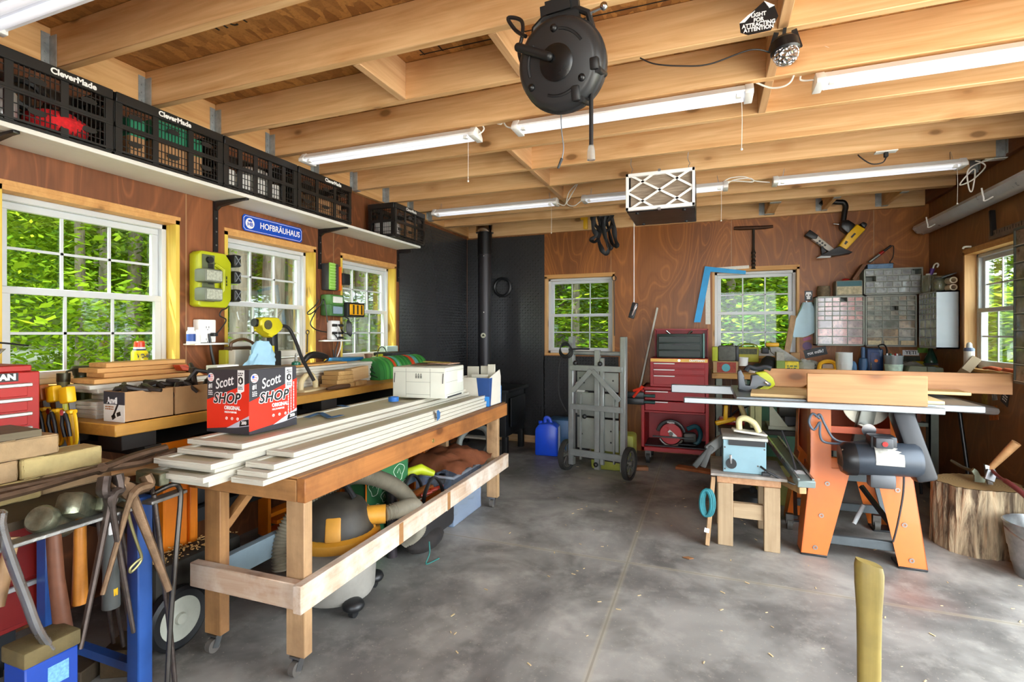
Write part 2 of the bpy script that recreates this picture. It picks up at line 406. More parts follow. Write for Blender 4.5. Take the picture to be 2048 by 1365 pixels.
# ---- black tread plate on the stove corner ----
TP = NT('tread_plate'); TPM = TP.fin((.062, .063, .066), .26, .45)
def tread(name, o, r, u, w, h, pitch=.032):
    mb = MB(); o, r, u = V(o), V(r), V(u); n = r.cross(u)
    mb.prism([(0, 0), (w, 0), (w, h), (0, h)], o, r, u, .003)
    for i in range(int(w/pitch)):
        for k in range(int(h/pitch)):
            c = o + r*((i + .5)*pitch) + u*((k + .5)*pitch) + n*.003
            a = PI/4 if (i + k) % 2 else -PI/4
            d = r*math.cos(a) + u*math.sin(a); e = n.cross(d)
            p = [c + d*.014, c + e*.0052, c - d*.014, c - e*.0052]; t = [c + d*.007 + n*.0036, c - d*.007 + n*.0036]
            mb._mk(p + t, [(0, 1, 4), (1, 2, 5, 4), (2, 3, 5), (3, 0, 4, 5)])
    ob = mb.build(name, TPM, ang=20); ob['kind'] = 'structure'; return ob
tread('wall_left_tread_plate', (XL + .004, 4.17, .08), YV, ZV, 1.47, 2.33)
tread('wall_back_tread_plate', (XL + .01, YB - .004, .08), XV, ZV, .985, 2.33)
tread('wall_back_tread_plate', (-1.765, YB - .004, .08), XV, ZV, .86, .93)
o = MB().box(XL, YB - .02, .0, -.9, YB, .08).build('baseboard_back', PINE); o['kind'] = 'structure'
# ---- windows ----
VIN = mat('#c6cacc', .35, 0, .03); JAMB = wood('#c4992f', '#ecd05e', 2, .9); JAMBH = wood('#b98345', '#dba765', 0, .8)
g = NT('window_glass'); tr = g.n('BsdfTransparent'); tr.inputs[0].default_value = (.93, .97, .95, 1); gl = g.n('BsdfGlossy'); gl.inputs['Roughness'].default_value = .02
fr = g.n('Fresnel'); fr.inputs['IOR'].default_value = 1.5; ms = g.n('MixShader'); g.set(ms.inputs[0], g.math('MULTIPLY', fr.outputs[0], .4)); g.set(ms.inputs[1], tr.outputs[0]); g.set(ms.inputs[2], gl.outputs[0])
g.set(g.out.inputs[0], ms.outputs[0]); GLASS = g.m
JR = wood('#bd8c54', '#e0b47c', 2, .9)
def window(k, o, r, w, z0, z1, thick=TH):
    """o: lower corner of the opening in the wall's inner face, r along the wall, inward normal n = r x z"""
    o, r = V(o), V(r); n = r.cross(ZV); T = thing('window_%d' % k, None, None, o, kind='structure'); h = z1 - z0
    def P(a, b, z): return o + r*a + n*b + ZV*(z - z0)
    def bx(mb, a0, a1, b0, b1, c0, c1, bev=.0):
        p, q = P(a0, b0, c0 + z0), P(a1, b1, c1 + z0)
        mb.box(*[min(x, y) for x, y in zip(p, q)], *[max(x, y) for x, y in zip(p, q)], bev)
    mb = MB()
    bx(mb, 0, .022, -thick, .004, 0, h); bx(mb, w - .022, w, -thick, .004, 0, h); mb.build('jamb', JAMB if k < 4 else JR, T, True)
    mb = MB(); bx(mb, 0, w, -thick, .004, h - .022, h); bx(mb, 0, w, -thick, .012, 0, .022)
    bx(mb, -.004, w + .004, .0, .006, h, h + .02); mb.build('casing', JAMBH, T, True)
    mb = MB()   # vinyl frame
    for a in (.022, w - .05): bx(mb, a, a + .028, -thick + .01, -thick + .07, .022, h - .022, .003)
    for c in (.022, h - .05): bx(mb, .022, w - .022, -thick + .01, -thick + .07, c, c + .028, .003)
    mb.build('frame', VIN, T, True)
    mid = h/2 - .01
    for nm, c0, c1, b in (('lower_sash', .05, mid + .03, -thick + .045), ('upper_sash', mid, h - .05, -thick + .02)):
        mb = MB()
        for a in (.05, w - .085): bx(mb, a, a + .035, b, b + .022, c0, c1, .002)
        for c in (c0, c1 - .032): bx(mb, .05, w - .05, b, b + .024, c, c + .032, .002)
        iw = w - .17
        for q in (1/3, 2/3): bx(mb, .085 + iw*q - .006, .085 + iw*q + .006, b + .006, b + .014, c0 + .03, c1 - .03)
        cm = (c0 + c1)/2; bx(mb, .085, w - .085, b + .006, b + .014, cm - .006, cm + .006)
        sh = mb.build(nm, VIN, T, True)
        mb = MB(); p = [P(.06, b + .004, z0 + c0 + .01), P(w - .06, b + .004, z0 + c0 + .01), P(w - .06, b + .004, z0 + c1 - .01), P(.06, b + .004, z0 + c1 - .01)]
        mb.prism([(0, 0), ((p[1]-p[0]).length, 0), ((p[1]-p[0]).length, (p[3]-p[0]).length), (0, (p[3]-p[0]).length)], p[0], r, ZV, -.002)
        mb.build('glass', GLASS, sh, True)
    return T
for k, (a, b) in enumerate(LW): window(k + 1, (XL, a, WZ0), YV, b - a, WZ0, WZ1)
for k, (a, b) in enumerate(BW): window(k + 4, (b if 0 else a, YB, 1.02), XV, b - a, 1.02, 1.92)
window(6, (XR, RW[1], .985), -YV, RW[1] - RW[0], .985, 1.9)
# ================= outdoors =================
def terrain(x, y):
    h = -.25
    if x < -5: h += min(1., (-5 - x)/4.5)*1.1
    if x < -14: h += min(1, (-14 - x)/12)**.8*7.5
    if y > 8: h += min(1., (y - 8)/6)*.9
    if y > 14: h += min(1., (y - 14)/10)*4.5*min(1, max(0, 16 - x)/10)
    return h + .08*math.sin(x*1.3)*math.sin(y*1.1)
s = NT('forest_floor'); co = s.co(rnd=False); sp = s.n('SeparateXYZ'); s.set(sp.inputs[0], co)
n = s.noise(co, 1.5, 5, .7); n2 = s.noise(co, 9, 4, .7)
n3 = s.noise(co, 2.6, 6, .75); hz = s.ramp(sp.outputs[2], .9, 2.2)
col = s.mix(s.math('MAXIMUM', s.ramp(n, .4, .6), hz), srgb('#5b4a33'), s.mix(s.ramp(n3, .4, .62), srgb('#1f4010'), srgb('#7ea02c'))); col = s.mix(s.math('MULTIPLY', s.ramp(n2, .5, .7), .5), col, srgb('#8aa850'))
rd = s.math('ABSOLUTE', s.math('ADD', sp.outputs[0], s.math('ADD', 10.9, s.math('MULTIPLY', n, 1.2))))
col = s.mix(s.ramp(rd, 1.9, 1.5), col, srgb('#cfcbc4'))
bounce_drive = s.math('MULTIPLY', s.math('GREATER_THAN', sp.outputs[0], 1.8), s.math('LESS_THAN', sp.outputs[1], 4.5))
dr2 = s.math('LESS_THAN', sp.outputs[1], -2.4); dr = s.math('MAXIMUM', bounce_drive, s.math('MULTIPLY', dr2, s.math('GREATER_THAN', sp.outputs[0], -4.)))
col = s.mix(dr, col, s.mix(s.ramp(n2, .3, .7), srgb('#b3ada3'), srgb('#d2ccc2')))  # unseen pale drive, added outside the openings to bounce sun indoors
FFL = s.fin(col, .9)
mb = MB(); xs = [-40 + 1.5*i for i in range(54)]; ys = [-30 + 1.5*i for i in range(54)]
vs = [V((x, y, terrain(x, y))) for y in ys for x in xs]; N = len(xs)
mb._mk(vs, [(j*N + i, j*N + i + 1, (j+1)*N + i + 1, (j+1)*N + i) for j in range(len(ys)-1) for i in range(N-1) if not (xs[i] > XL - 1.6 and xs[i+1] < XR + 1.6 and ys[j] > FY - 1.6 and ys[j+1] < YB + 1.6 and 0)])
o = mb.build('ground', FFL); o['kind'] = 'structure'; o.data.transform(M.Translation(o.location)); o.location = (0, 0, -.02)
def leafmat(name, c1, c2):
    s = NT(name); gi = s.n('NewGeometry').outputs['Random Per Island']
    col = s.mix(gi, srgb(c1), srgb(c2)); df = s.n('BsdfDiffuse'); tl = s.n('BsdfTranslucent'); s.set(df.inputs[0], col); s.set(tl.inputs[0], s.mix(.5, col, srgb('#b0bc2a')))
    ms = s.n('MixShader'); ms.inputs[0].default_value = .5; s.set(ms.inputs[1], df.outputs[0]); s.set(ms.inputs[2], tl.outputs[0]); s.set(s.out.inputs[0], ms.outputs[0]); return s.m
LEAF = [leafmat('leaf_bright', '#2c5812', '#a0c034'), leafmat('leaf_mid', '#204c12', '#7ca42e'), leafmat('leaf_deep', '#21541c', '#5c8c2c')]
BARK = NT('bark'); b_ = BARK; bn = b_.noise(b_.co((9, 9, 1.6)), 1.4, 5, .65, .6); b_.bump(bn, .8, .03); BARKM = b_.fin(b_.mix(b_.ramp(bn, .3, .7), srgb('#4a4338'), srgb('#94897a')), .9)
def foliage(rad, h0, h1, nleaf, size, seed, clumps=26):
    rr = random.Random(seed); bm = bmesh.new(); C = []
    for _ in range(clumps):
        a = rr.uniform(0, 2*PI); q = rad*math.sqrt(rr.random()); C.append((V((q*math.cos(a), q*math.sin(a), rr.uniform(h0, h1))), rr.uniform(.35, .8)*rad*.55))
    for _ in range(nleaf):
        c, cr = rr.choice(C); d = V((rr.gauss(0, 1), rr.gauss(0, 1), rr.gauss(0, .55)))*cr*.62
        p = c + d; a = rr.uniform(0, 2*PI); tilt = rr.uniform(-.5, .5); L = size*rr.uniform(.6, 1.25)
        x = V((math.cos(a), math.sin(a), tilt)).normalized(); y = V((-math.sin(a), math.cos(a), rr.uniform(-.5, .5))).normalized()
        vs = [bm.verts.new(p + x*s_*L + y*t_*L*.5) for s_, t_ in ((-.5, 0), (-.1, .55), (.5, 0), (-.1, -.55))]
        bm.faces.new(vs)
    me = bpy.data.meshes.new('foliage'); bm.to_mesh(me); bm.free(); return me
FM = [foliage(2.1, 1.7, 6.5, 11000, .105, 3, 80), foliage(1.9, .75, 5, 10000, .12, 5, 70), foliage(1.6, .1, 2.6, 6000, .1, 8, 40)]
for m_ in FM: m_.materials.append(LEAF[0])
def tree(name, label, cat, x, y, r, H, fm, lm, sc=1., group='trees outside the windows'):
    z = terrain(x, y) - .05; T = thing(name, label, cat, (x, y, z), R.uniform(0, 6), group)
    if r:
        pts = [V((math.sin(k*.9 + x)*.05*k/3, math.cos(k*1.1 + y)*.05*k/3, H*k/7)) for k in range(8)]
        mb = MB().tube(pts, [r*(1.35 if k == 0 else 1 - .07*k) for k in range(8)], 12)
        for b in range(4):
            p = pts[3 + b]; a = R.uniform(0, 6.28); mb.tube([p, p + V((math.cos(a)*.7, math.sin(a)*.7, .5)), p + V((math.cos(a)*1.3, math.sin(a)*1.3, 1.2))], [r*.3, r*.2, r*.06], 6)
        mb.build('trunk', BARKM, T)
    f = bpy.data.objects.new('foliage', FM[fm]); f.material_slots[0].link = 'OBJECT'; f.material_slots[0].material = LEAF[lm]; COL.objects.link(f); f.parent = T; k_ = .55 if x > -6.7 and y < 8.5 and x < 0 else 1; f.scale = (sc*k_, sc*k_, sc); f.rotation_euler = (0, 0, R.uniform(0, 6)); f.location.z = 1.5 if k_ < 1 and r > .11 else 0
    return T
LT = 'slender forest tree with grey bark and bright green leaves seen through the left windows'
for (x, y, r, fm, lm, sc) in ((-5.9, 2.2, .055, 0, 0, 1.), (-6.4, 3.75, .06, 0, 1, 1.1), (-5.2, 4.5, .12, 0, 1, 1.), (-5.1, 4.95, .15, 0, 0, 1.), (-5.6, 5.75, .13, 1, 1, 1.), (-5.5, 7.2, .13, 0, 1, 1.), (-6.3, 4.0, .08, 1, 1, 1.), (-6., 3.3, .05, 1, 0, .9), (-6.3, 5.6, .16, 0, 0, 1.1), (-7.6, 7.4, .13, 1, 0, 1.2), (-6.9, 2.9, .05, 1, 0, 1.),
        (-8.2, 3.2, .14, 0, 0, 1.2), (-8.8, 5.2, .15, 1, 1, 1.3), (-9.6, 9.6, .16, 1, 0, 1.4), (-8.6, 1.4, .1, 0, 0, 1.2), (-5.6, 6.9, .12, 0, 0, 1.), (-14.5, 6, .2, 1, 0, 1.8), (-15, 10.5, .2, 1, 1, 1.9), (-14.5, 2, .2, 1, 0, 1.8), (-16, 15, .2, 1, 0, 2.2), (-12.5, 15.5, .2, 1, 1, 2.), (-9.4, 12.8, .15, 1, 0, 1.6), (-19, 4, .25, 1, 1, 2.6), (-20, 9, .25, 1, 0, 2.8), (-19, -1, .25, 1, 0, 2.6), (-21, 15, .25, 1, 1, 3.), (-16, 21, .25, 1, 0, 3.), (-11, 19, .2, 1, 1, 2.4)):
    tree('forest_tree', LT, 'tree', x, y, r, 8, fm, lm, sc)
BT = 'leafy green tree behind the back wall seen through its windows'
for (x, y, r, fm, lm, sc) in ((-2.3, 9.3, .08, 1, 1, 1.), (-1.5, 9.6, .1, 0, 1, 1.), (-.2, 9.2, 0, 2, 1, 1.1), (.9, 9.6, .0, 2, 2, 1.3), (.4, 9.9, .1, 1, 1, 1.1), (-3.2, 11.5, .12, 1, 0, 1.4), (-.6, 12.5, .12, 1, 0, 1.5), (1.9, 11.2, .12, 1, 1, 1.4), (3.2, 9.2, .1, 1, 0, 1.2), (-5, 14, .15, 1, 1, 1.8), (2.6, 15, .1, 1, 0, 2.), (-2, 17, .2, 1, 1, 2.4), (5.5, 17, .2, 1, 1, 2.6), (-6, 19, .2, 1, 0, 2.6), (1.2, 20, .2, 1, 1, 3.)):
    tree('leafy_tree', BT, 'tree', x, y, r, 6, fm, lm, sc)
for (x, y, fm, lm, sc) in ((5.2, 7.9, 1, 1, 1.), (6.4, 9.2, 1, 0, 1.3), (7., 12.5, 1, 1, 1.6), (9.5, 10.5, 1, 0, 1.5)):
    tree('shade_tree', 'tree with dark and sunlit leaves outside the right wall window', 'tree', x, y, .12, 6, fm, lm, sc)
# ================= light, camera =================
w = bpy.data.worlds.new('sky'); bpy.context.scene.world = w; w.use_nodes = True; bg = w.node_tree.nodes['Background']
bg.inputs[0].default_value = (.86, .94, 1., 1); bg.inputs[1].default_value = 4.6
sd = bpy.data.lights.new('sun', 'SUN'); sd.energy = 9; sd.angle = .03; sd.color = (1, .95, .86)
so = bpy.data.objects.new('sun', sd); COL.objects.link(so); so.rotation_euler = (math.radians(24), math.radians(-20), 0)
cd = bpy.data.cameras.new('camera'); cam = bpy.data.objects.new('camera', cd); COL.objects.link(cam)
cd.sensor_width = 36; cd.lens = 36*FP/2048; cd.shift_y = (HY - 682.5)/2048; cd.clip_start = .02
cam.location = (0, 0, CH); cam.rotation_euler = (PI/2, 0, AZ)
sc = bpy.context.scene; sc.camera = cam
sc.view_settings.view_transform = 'Standard'; sc.view_settings.look = 'None'; sc.view_settings.exposure = 1.48; sc.view_settings.gamma = 1
sc.cycles.use_denoising = True; sc.cycles.max_bounces = 10; sc.cycles.diffuse_bounces = 6; sc.cycles.transparent_max_bounces = 16; sc.cycles.caustics_reflective = False; sc.cycles.caustics_refractive = False
sc.cycles.sample_clamp_indirect = 6
# ================= hung from the ceiling =================
WPL = mat('#f1f1ef', .35, 0, .02); TUBE = mat('#f2f5ff', .3, 0, .0, emit=.16); WCORD = mat('#e9e7e0', .45, 0, .03); BCORD = mat('#1c1c1e', .45)
CLEAR = NT('clear_plastic').fin((.85, .88, .86), .15, Transmission_Weight=.75, IOR=1.3)
def shop_light(x0, x1, y, label, chain=True, loop=None):
    z = 2.385; T = thing('shop_light', label, 'light', ((x0 + x1)/2, y, z), 0, 'white shop lights under the joists'); L = x1 - x0
    mb = MB(); a = L/2 - .03
    mb.prism([(-.056, .004), (-.06, .012), (-.03, .045), (.03, .045), (.06, .012), (.056, .004), (.05, .01), (.0, .02), (-.05, .01)], (-a, 0, 0), YV, ZV, 2*a)
    mb.build('housing', WPL, T)
    for s_ in (-1, 1): MB().cyl((-a + .01, s_*.026, .006), (a - .01, s_*.026, .006), .015, 14).build('tube', TUBE, T)
    for s_ in (-1, 1):
        x = s_*(a + .012)
        c = MB().prism([(-.062, -.008), (-.062, .012), (-.03, .05), (.03, .05), (.062, .012), (.062, -.008)], (x - .018, 0, 0), YV, ZV, .036, .003).build('end_cap', WPL, T)
        MB().box(x - s_*.045 - .012, -.045, -.012, x - s_*.045 + .012, -.02, .006, .002).build('socket', WPL, c)
        mb = MB()
        for q in (-.02, .02): mb.tube([(x - s_*.05, q, .045), (x - s_*.06, q*.3, .055 + .05)], .0012, 5)
        mb.build('hanger', STEEL, T)
    if chain:
        x = a - .02
        mb = MB().tube([(x, -.03, -.01), (x + .002, -.032, -.12), (x, -.03, -.25)], .0013, 5); mb.sphere((x, -.03, -.252), .006, 8); mb.build('pull_cord', WCORD, T)
    if loop:
        MB().tube(spline([V(p) - V(T.location) for p in loop], 10), .0042, 7).build('power_cord', WCORD, T)
    return T
Y1, Y2 = 2.635, 4.25
def lp(pts, y): return [at(u, v, Y=y + d) for u, v, d in pts]
shop_light(-2.45, -1.26, 1.04, 'white shop light cropped at the top corner above the red and black crate', False)
shop_light(-2.45, -1.21, Y1, 'white shop light beside the crates, first of the front row', True,
    lp([(957, 270, 0), (968, 258, 0), (962, 240, -.01), (985, 205, -.02), (995, 192, -.02), (985, 198, -.02), (963, 232, -.01), (942, 222, 0), (944, 208, 0), (975, 215, -.01), (1000, 228, -.01), (1003, 248, 0), (985, 240, 0), (978, 215, -.01), (1000, 205, -.01), (1004, 235, 0), (1012, 252, 0), (1022, 256, 0)], Y1))
shop_light(-.99, .2, Y1, 'white shop light behind the black cord reel, middle of the front row', True,
    lp([(1512, 165, 0), (1545, 176, 0), (1580, 165, -.02), (1600, 120, -.03), (1640, 95, -.04), (1660, 100, -.04), (1640, 115, -.03), (1600, 128, -.02), (1572, 145, -.01), (1568, 120, 0), (1600, 110, -.02), (1620, 125, -.03), (1600, 150, 0), (1690, 118, -.03), (1680, 105, -.04), (1625, 120, -.02), (1600, 158, 0), (1628, 160, 0)], Y1))
shop_light(.45, 1.66, Y1, 'white shop light at the upper right corner, last of the front row', False)
shop_light(-2.41, -1.2, Y2, 'white shop light near the stove pipe, first of the back row', True,
    lp([(1115, 406, 0), (1130, 410, 0), (1138, 385, -.01), (1155, 368, -.02), (1140, 395, 0), (1134, 408, 0), (1148, 412, 0), (1162, 402, 0)], Y2))
shop_light(-.985, .15, Y2, 'white shop light partly hidden behind the hanging air filter box', True,
    lp([(1452, 370, 0), (1468, 360, -.02), (1500, 357, -.02), (1505, 364, -.02), (1470, 362, -.02), (1448, 364, -.02), (1462, 356, -.02), (1490, 354, -.02), (1510, 362, 0), (1540, 365, 0)], Y2))
shop_light(.455, 1.6, Y2, 'white shop light above the yellow floor nailer, last of the back row', True,
    lp([(1950, 322, 0), (1962, 325, 0), (1970, 335, -.02), (1945, 360, -.03), (1920, 370, -.03), (1935, 350, -.03), (1950, 340, -.02), (1945, 380, -.03), (1938, 378, -.03), (1935, 345, -.02), (1950, 330, -.02), (1985, 318, 0)], Y2))
# ---- cord reel ----
n = V((-.1, -.93, -.22)).normalized(); c = V((-.475, 1.74, 2.215)); rx = ZV.cross(n).normalized(); ru = n.cross(rx)
def rp(a, b, d=0): return c + rx*a + ru*b + n*d
T = thing('cord_reel', 'big round black retractable cord reel hung from a ceiling joist', 'cord reel', (c.x, c.y, c.z - .16))
RB = mat('#27282a', .38, 0, .1, 6)
MB().lathe([(0, -.065), (.13, -.065), (.15, -.045), (.152, -.01), (.158, -.006), (.158, .004), (.152, .008), (.15, .036), (.138, .052), (.125, .056), (0, .056)], c, n, 44).build('case', RB, T, True)
MB().lathe([(0, 0), (.058, 0), (.06, .004), (.05, .007), (0, .007)], rp(0, 0, .058), n, 32).build('hub_cap', mat('#0f1011', .25), T, True)
mb = MB()
for a, b in ((-.1, -.06), (.085, -.065), (.0, .108)): mb.sphere(rp(a, b, .056), .013, 12)
mb.each('bolt', BLKM, T, True)
mb = MB(); mb.tube([rp(-.13, .075, .07), rp(-.02, .02, .075)], [.015, .015], 12); mb.sphere(rp(-.02, .02, .075), .015, 12); mb.sphere(rp(-.13, .075, .07), .015, 12); mb.build('grip', BLK, T, True)
mb = MB()
for a0, a1 in ((.5, 1.4), (2.4, 3.4), (4.3, 5.3)): mb.tube([rp(math.cos(t)*.105, math.sin(t)*.105, .054) for t in [a0 + (a1-a0)*k/10 for k in range(11)]], .006, 6)
mb.each('rib', BLK, T, True)
mb = MB(); mb.tube([rp(-.11, .10, -.02), rp(-.1, .15, -.02), rp(-.06, .175, -.02), rp(.06, .175, -.02), rp(.1, .15, -.02), rp(.11, .1, -.02)], .012, 8)
mb.bar(rp(-.07, .175, -.02), rp(.07, .175, -.02), .07, .02, n); mb.bar(rp(0, .175, -.02), rp(0, .215, -.02), .09, .05, n)
br = mb.build('mount_bracket', BLK, T, True)
mb = MB(); mb.cyl(rp(.1, .15, -.02), rp(.145, .155, -.02), .007, 10); mb.sphere(rp(.155, .157, -.02), .014, 10, 1); mb.build('locking_pin', CHROME, br, True)
mb = MB(); mb.bar(rp(.06, -.11, -.05), rp(.06, -.11, .065), .03, .05, ru, .006); mb.bar(rp(.13, -.03, -.05), rp(.13, -.03, .06), .03, .04, ru, .006)
mb.cyl(rp(.075, -.13, -.03), rp(.075, -.13, .05), .011, 10); mb.cyl(rp(.14, -.05, -.03), rp(.14, -.05, .05), .011, 10); mb.build('cable_guide', BLK, T, True)
p0 = rp(.1, -.07, 0); e = V((p0.x, p0.y, at(1193, 290, Y=p0.y).z))
cb = MB().tube([p0, e], .0075, 8).build('cable', BCORD, T, True)
mb = MB(); mb.lathe([(0, 0), (.009, 0), (.013, -.02), (.014, -.05), (0, -.05)], e, (0, 0, 1), 12); mb.build('plug', CLEAR, cb, True)
MB().tube(spline([rp(-.145, .02, 0), rp(-.16, .08, .0), rp(-.14, .14, 0), rp(-.15, .19, -.02), rp(-.2, .21, -.02), rp(-.17, .16, -.01), rp(-.12, .12, .02)], 8), .007, 8).build('supply_cord', BCORD, T, True)
y = 1.85; mb = MB().tube(spline([at(1122, 225, Y=y), at(1123, 260, Y=y), at(1127, 295, Y=y), at(1124, 318, Y=y)], 6), .0022, 6); 
T = thing('dangling_cable', 'thin grey cord with a small plug dangling below the black reel', 'cord', at(1124, 338, Y=y)); mb.build('cord', GRY, T, True)
MB().tube([at(1124, 317, Y=y), at(1116, 337, Y=y)], [.006, .0045], 8).build('plug', DKG, T, True)
# ---- party lamp, sticker ----
p = at(1570, 100, Y=2.2); T = thing('party_lamp', 'small black party lamp with a mirrored dome hung under the blocking', 'lamp', (p.x, p.y, p.z - .05))
ax = V((.12, -.05, -1)).normalized(); 
MB().lathe([(0, -.045), (.035, -.045), (.05, -.03), (.052, .005), (.047, .012), (0, .012)], p, ax, 24).build('shade', BLKM, T, True)
s = NT('mirror_facets'); vo = s.n('TexVoronoi'); s.set(vo.inputs['Vector'], s.co()); vo.inputs['Scale'].default_value = 70; s.bump(vo.outputs['Distance'], 1., .02)
MB().lathe([(.046, 0), (.045, .015), (.036, .033), (.02, .044), (0, .048)], p + ax*.012, ax, 24).build('mirror_dome', s.fin(s.mix(vo.outputs['Color'], (.5, .5, .52), (.95, .95, 1.)), .12, .9), T, True)
mb = MB().bar(p - ax*.045, (p.x, p.y, JB + .01), .02, .012, (1, 0, 0)); mb.bar(p + V((-.05, 0, 0)), p + V((-.03, 0, .07)), .012, .018); mb.bar(p + V((.05, 0, 0)), p + V((.03, 0, .07)), .012, .018); mb.build('bracket', BLK, T, True)
MB().tube(spline([p + V((-.05, 0, 0)), at(1500, 100, Y=2.17), at(1420, 128, Y=2.17), at(1365, 132, Y=2.17), at(1310, 128, Y=2.17), at(1280, 116, Y=2.17)], 8), .0028, 6).build('cord', BCORD, T, True)
o = at(1517, 40, Y=1.786); T = thing('sticker', 'black and white curling sticker with bold lettering on the joist', 'sticker', o)
hx = [(-.052, -.03), (-.03, -.042), (.035, -.04), (.056, .0), (.045, .035), (.015, .055), (-.03, .02), (-.055, .0)]
MB().prism(hx, o, XV, ZV, .001).build('sheet', BLKM, T, True)
for k, (t_, q) in enumerate((('LIGHT', .016), ('FOR', .0), ('ATTRACTING', -.014), ('ATTENTION', -.028))): text(t_, .017, o + ZV*q - YV*.001, XV, ZV, WPL, T, bold=.0006, sx=.9)
mb = MB(); mb.prism([(.015, .055), (.045, .035), (.03, .03)], o - YV*.001, XV, ZV, .003); mb.prism([(-.055, -.0), (-.03, .02), (-.01, .03), (-.04, .0)], o - YV*.001, XV, ZV, .003); mb.each('curled_edge', WPL, T, True)
# ---- hanging air filter ----
bx = (-.505, 3.46, 2.085, -.072, 3.95, 2.33); T = thing('air_filter_box', 'black air filter box with white lattice front hanging by hooks from joists', 'air filter', (-.29, 3.7, 2.085))
MB().box(bx[0], 3.49, *bx[2:], .004).build('cabinet', BLKM, T, True)
s = NT('filter_pleats'); sp = s.n('SeparateXYZ'); s.set(sp.inputs[0], s.co(rnd=False)); wv = s.math('FRACT', s.math('MULTIPLY', sp.outputs[0], 24.)); tr = s.math('ABSOLUTE', s.math('SUBTRACT', wv, .5))
PLE = s.fin(s.mix(s.ramp(s.noise(s.co((4, 4, 40)), 3), .3, .7), srgb('#7b6c5c'), srgb('#a39482')), .9)
mb = MB(); x = bx[0] + .03
while x < bx[3] - .04:
    mb.prism([(0, 0), (.019, -.014), (.038, 0)], (x, 3.462, 2.1), XV, -YV, -.215); x += .038
fp = mb.build('filter_media', PLE, T, True)
W, Hh = bx[3] - bx[0], bx[5] - bx[2]; o = V((bx[0], 3.445, bx[2]))
mb = MB()
for a in ((0, 0, W, .022), (0, Hh - .022, W, Hh), (0, 0, .018, Hh), (W - .018, 0, W, Hh)): mb.box(o.x + a[0], 3.437, o.z + a[1], o.x + a[2], 3.462, o.z + a[3], .002)
def ln(a, b, c_, d): mb.bar(o + XV*a*W + ZV*b*Hh, o + XV*c_*W + ZV*d*Hh, .014, .006, YV)
for L_ in ((.04, .02, .96, .98), (.02, .5, .44, .97), (.56, .03, .98, .5)):
    ln(*L_); ln(L_[0], 1 - L_[1], L_[2], 1 - L_[3])
mb.build('lattice_frame', WPL, T, True)
mb = MB()
for x in (bx[0] + .03, bx[3] - .04): mb.tube([(x, 3.5, 2.33), (x, 3.5, 2.36), (x + .008, 3.5, 2.375), (x, 3.5, 2.39), (x - .006, 3.5, 2.41), (x, 3.49, 2.45)], .0022, 6)
for x in (-.29,):
    mb.box(x - .008, 3.43, 2.325, x + .008, 3.46, 2.34); mb.box(x - .008, 3.43, 2.075, x + .008, 3.46, 2.09)
mb.each('hook', STEEL, T, True)
mb = MB()
for x, y in ((-.44, 3.52), (-.14, 3.52), (-.44, 3.89), (-.14, 3.89)): mb.cyl((x, y, 2.085), (x, y, 2.075), .012, 12)
mb.each('foot', BLK, T, True)
# ---- ceiling outlets ----
for (u, v, lab, cord) in ((1772, 303, 'white outlet plate on a joist above the back shop light, black plug in it', 1), (1990, 318, 'white outlet plate on the joist end at the right wall', 0)):
    p = at(u, v, Z=JB - .002); T = thing('ceiling_outlet', lab, 'outlet', p); MB().box(p.x - .035 if 0 else p.x - .06, p.y - .022, JB - .008, p.x + .06, p.y + .03, JB, .002).build('plate', WPL, T, True)
    if cord:
        MB().box(p.x - .012, p.y - .012, JB - .04, p.x + .012, p.y + .012, JB - .008, .004).build('plug', BLK, T, True)
        MB().tube(spline([p + V((0, 0, -.04)), p + V((-.02, 0, -.07)), p + V((-.08, 0, -.07)), p + V((-.14, 0, -.02)), p + V((-.15, .02, .01))], 8), .004, 6).build('cord', BCORD, T, True)
# ---- straps, level, pull handle ----
y = 5.12; T = thing('strap_harness', 'black webbing straps bundled on a hook below the back header', 'straps', at(1205, 508, Y=y))
for pts in ([(1188, 425), (1186, 455), (1192, 470), (1183, 480), (1190, 484), (1200, 470), (1205, 430)], [(1196, 425), (1200, 450), (1196, 475), (1204, 500), (1212, 508), (1218, 495), (1208, 465), (1214, 430)], [(1210, 425), (1222, 440), (1218, 465), (1226, 490), (1222, 498), (1212, 480), (1206, 450), (1200, 428)], [(1218, 425), (1226, 445), (1230, 475), (1234, 492), (1224, 486), (1216, 455), (1208, 428)], [(1192, 428), (1210, 445), (1226, 430)], [(1184, 432), (1192, 452), (1212, 462), (1226, 448)]):
    q = spline([at(u, v, Y=y + R.uniform(-.03, .03)) for u, v in pts], 6); mb = MB()
    mb.tube(q, [.021 + .005*math.sin(i*.8) for i in range(len(q))], 6, flat=.3); mb.build('webbing', mat('#15161a', .6, 0, .25, 30), T, True)
MB().box(-1.01, y - .03, 2.44, -.9, y - .01, 2.47).build('hook', STEEL, T, True)
p = at(1168, 440, Y=5.3); T = thing('spirit_level', 'yellow tool handle hooked over the back header beside the straps', 'tool', (p.x, p.y, p.z - .1))
MB().box(p.x - .035, p.y - .02, p.z + .0, p.x + .025, p.y + .02, p.z + .12, .006).box(p.x - .005, p.y - .018, p.z - .1, p.x + .04, p.y + .018, p.z + .03, .006).build('handle', YEL, T, True)
p = at(1268, 465, Y=4.45); q = at(1268, 605, Y=4.45); T = thing('ceiling_pull', 'black and chrome handle dangling on a white pull cord before the wall', 'handle', at(1265, 637, Y=4.45))
MB().tube([(p.x, p.y, 2.6), q], .0035, 6).build('cord', WCORD, T, True)
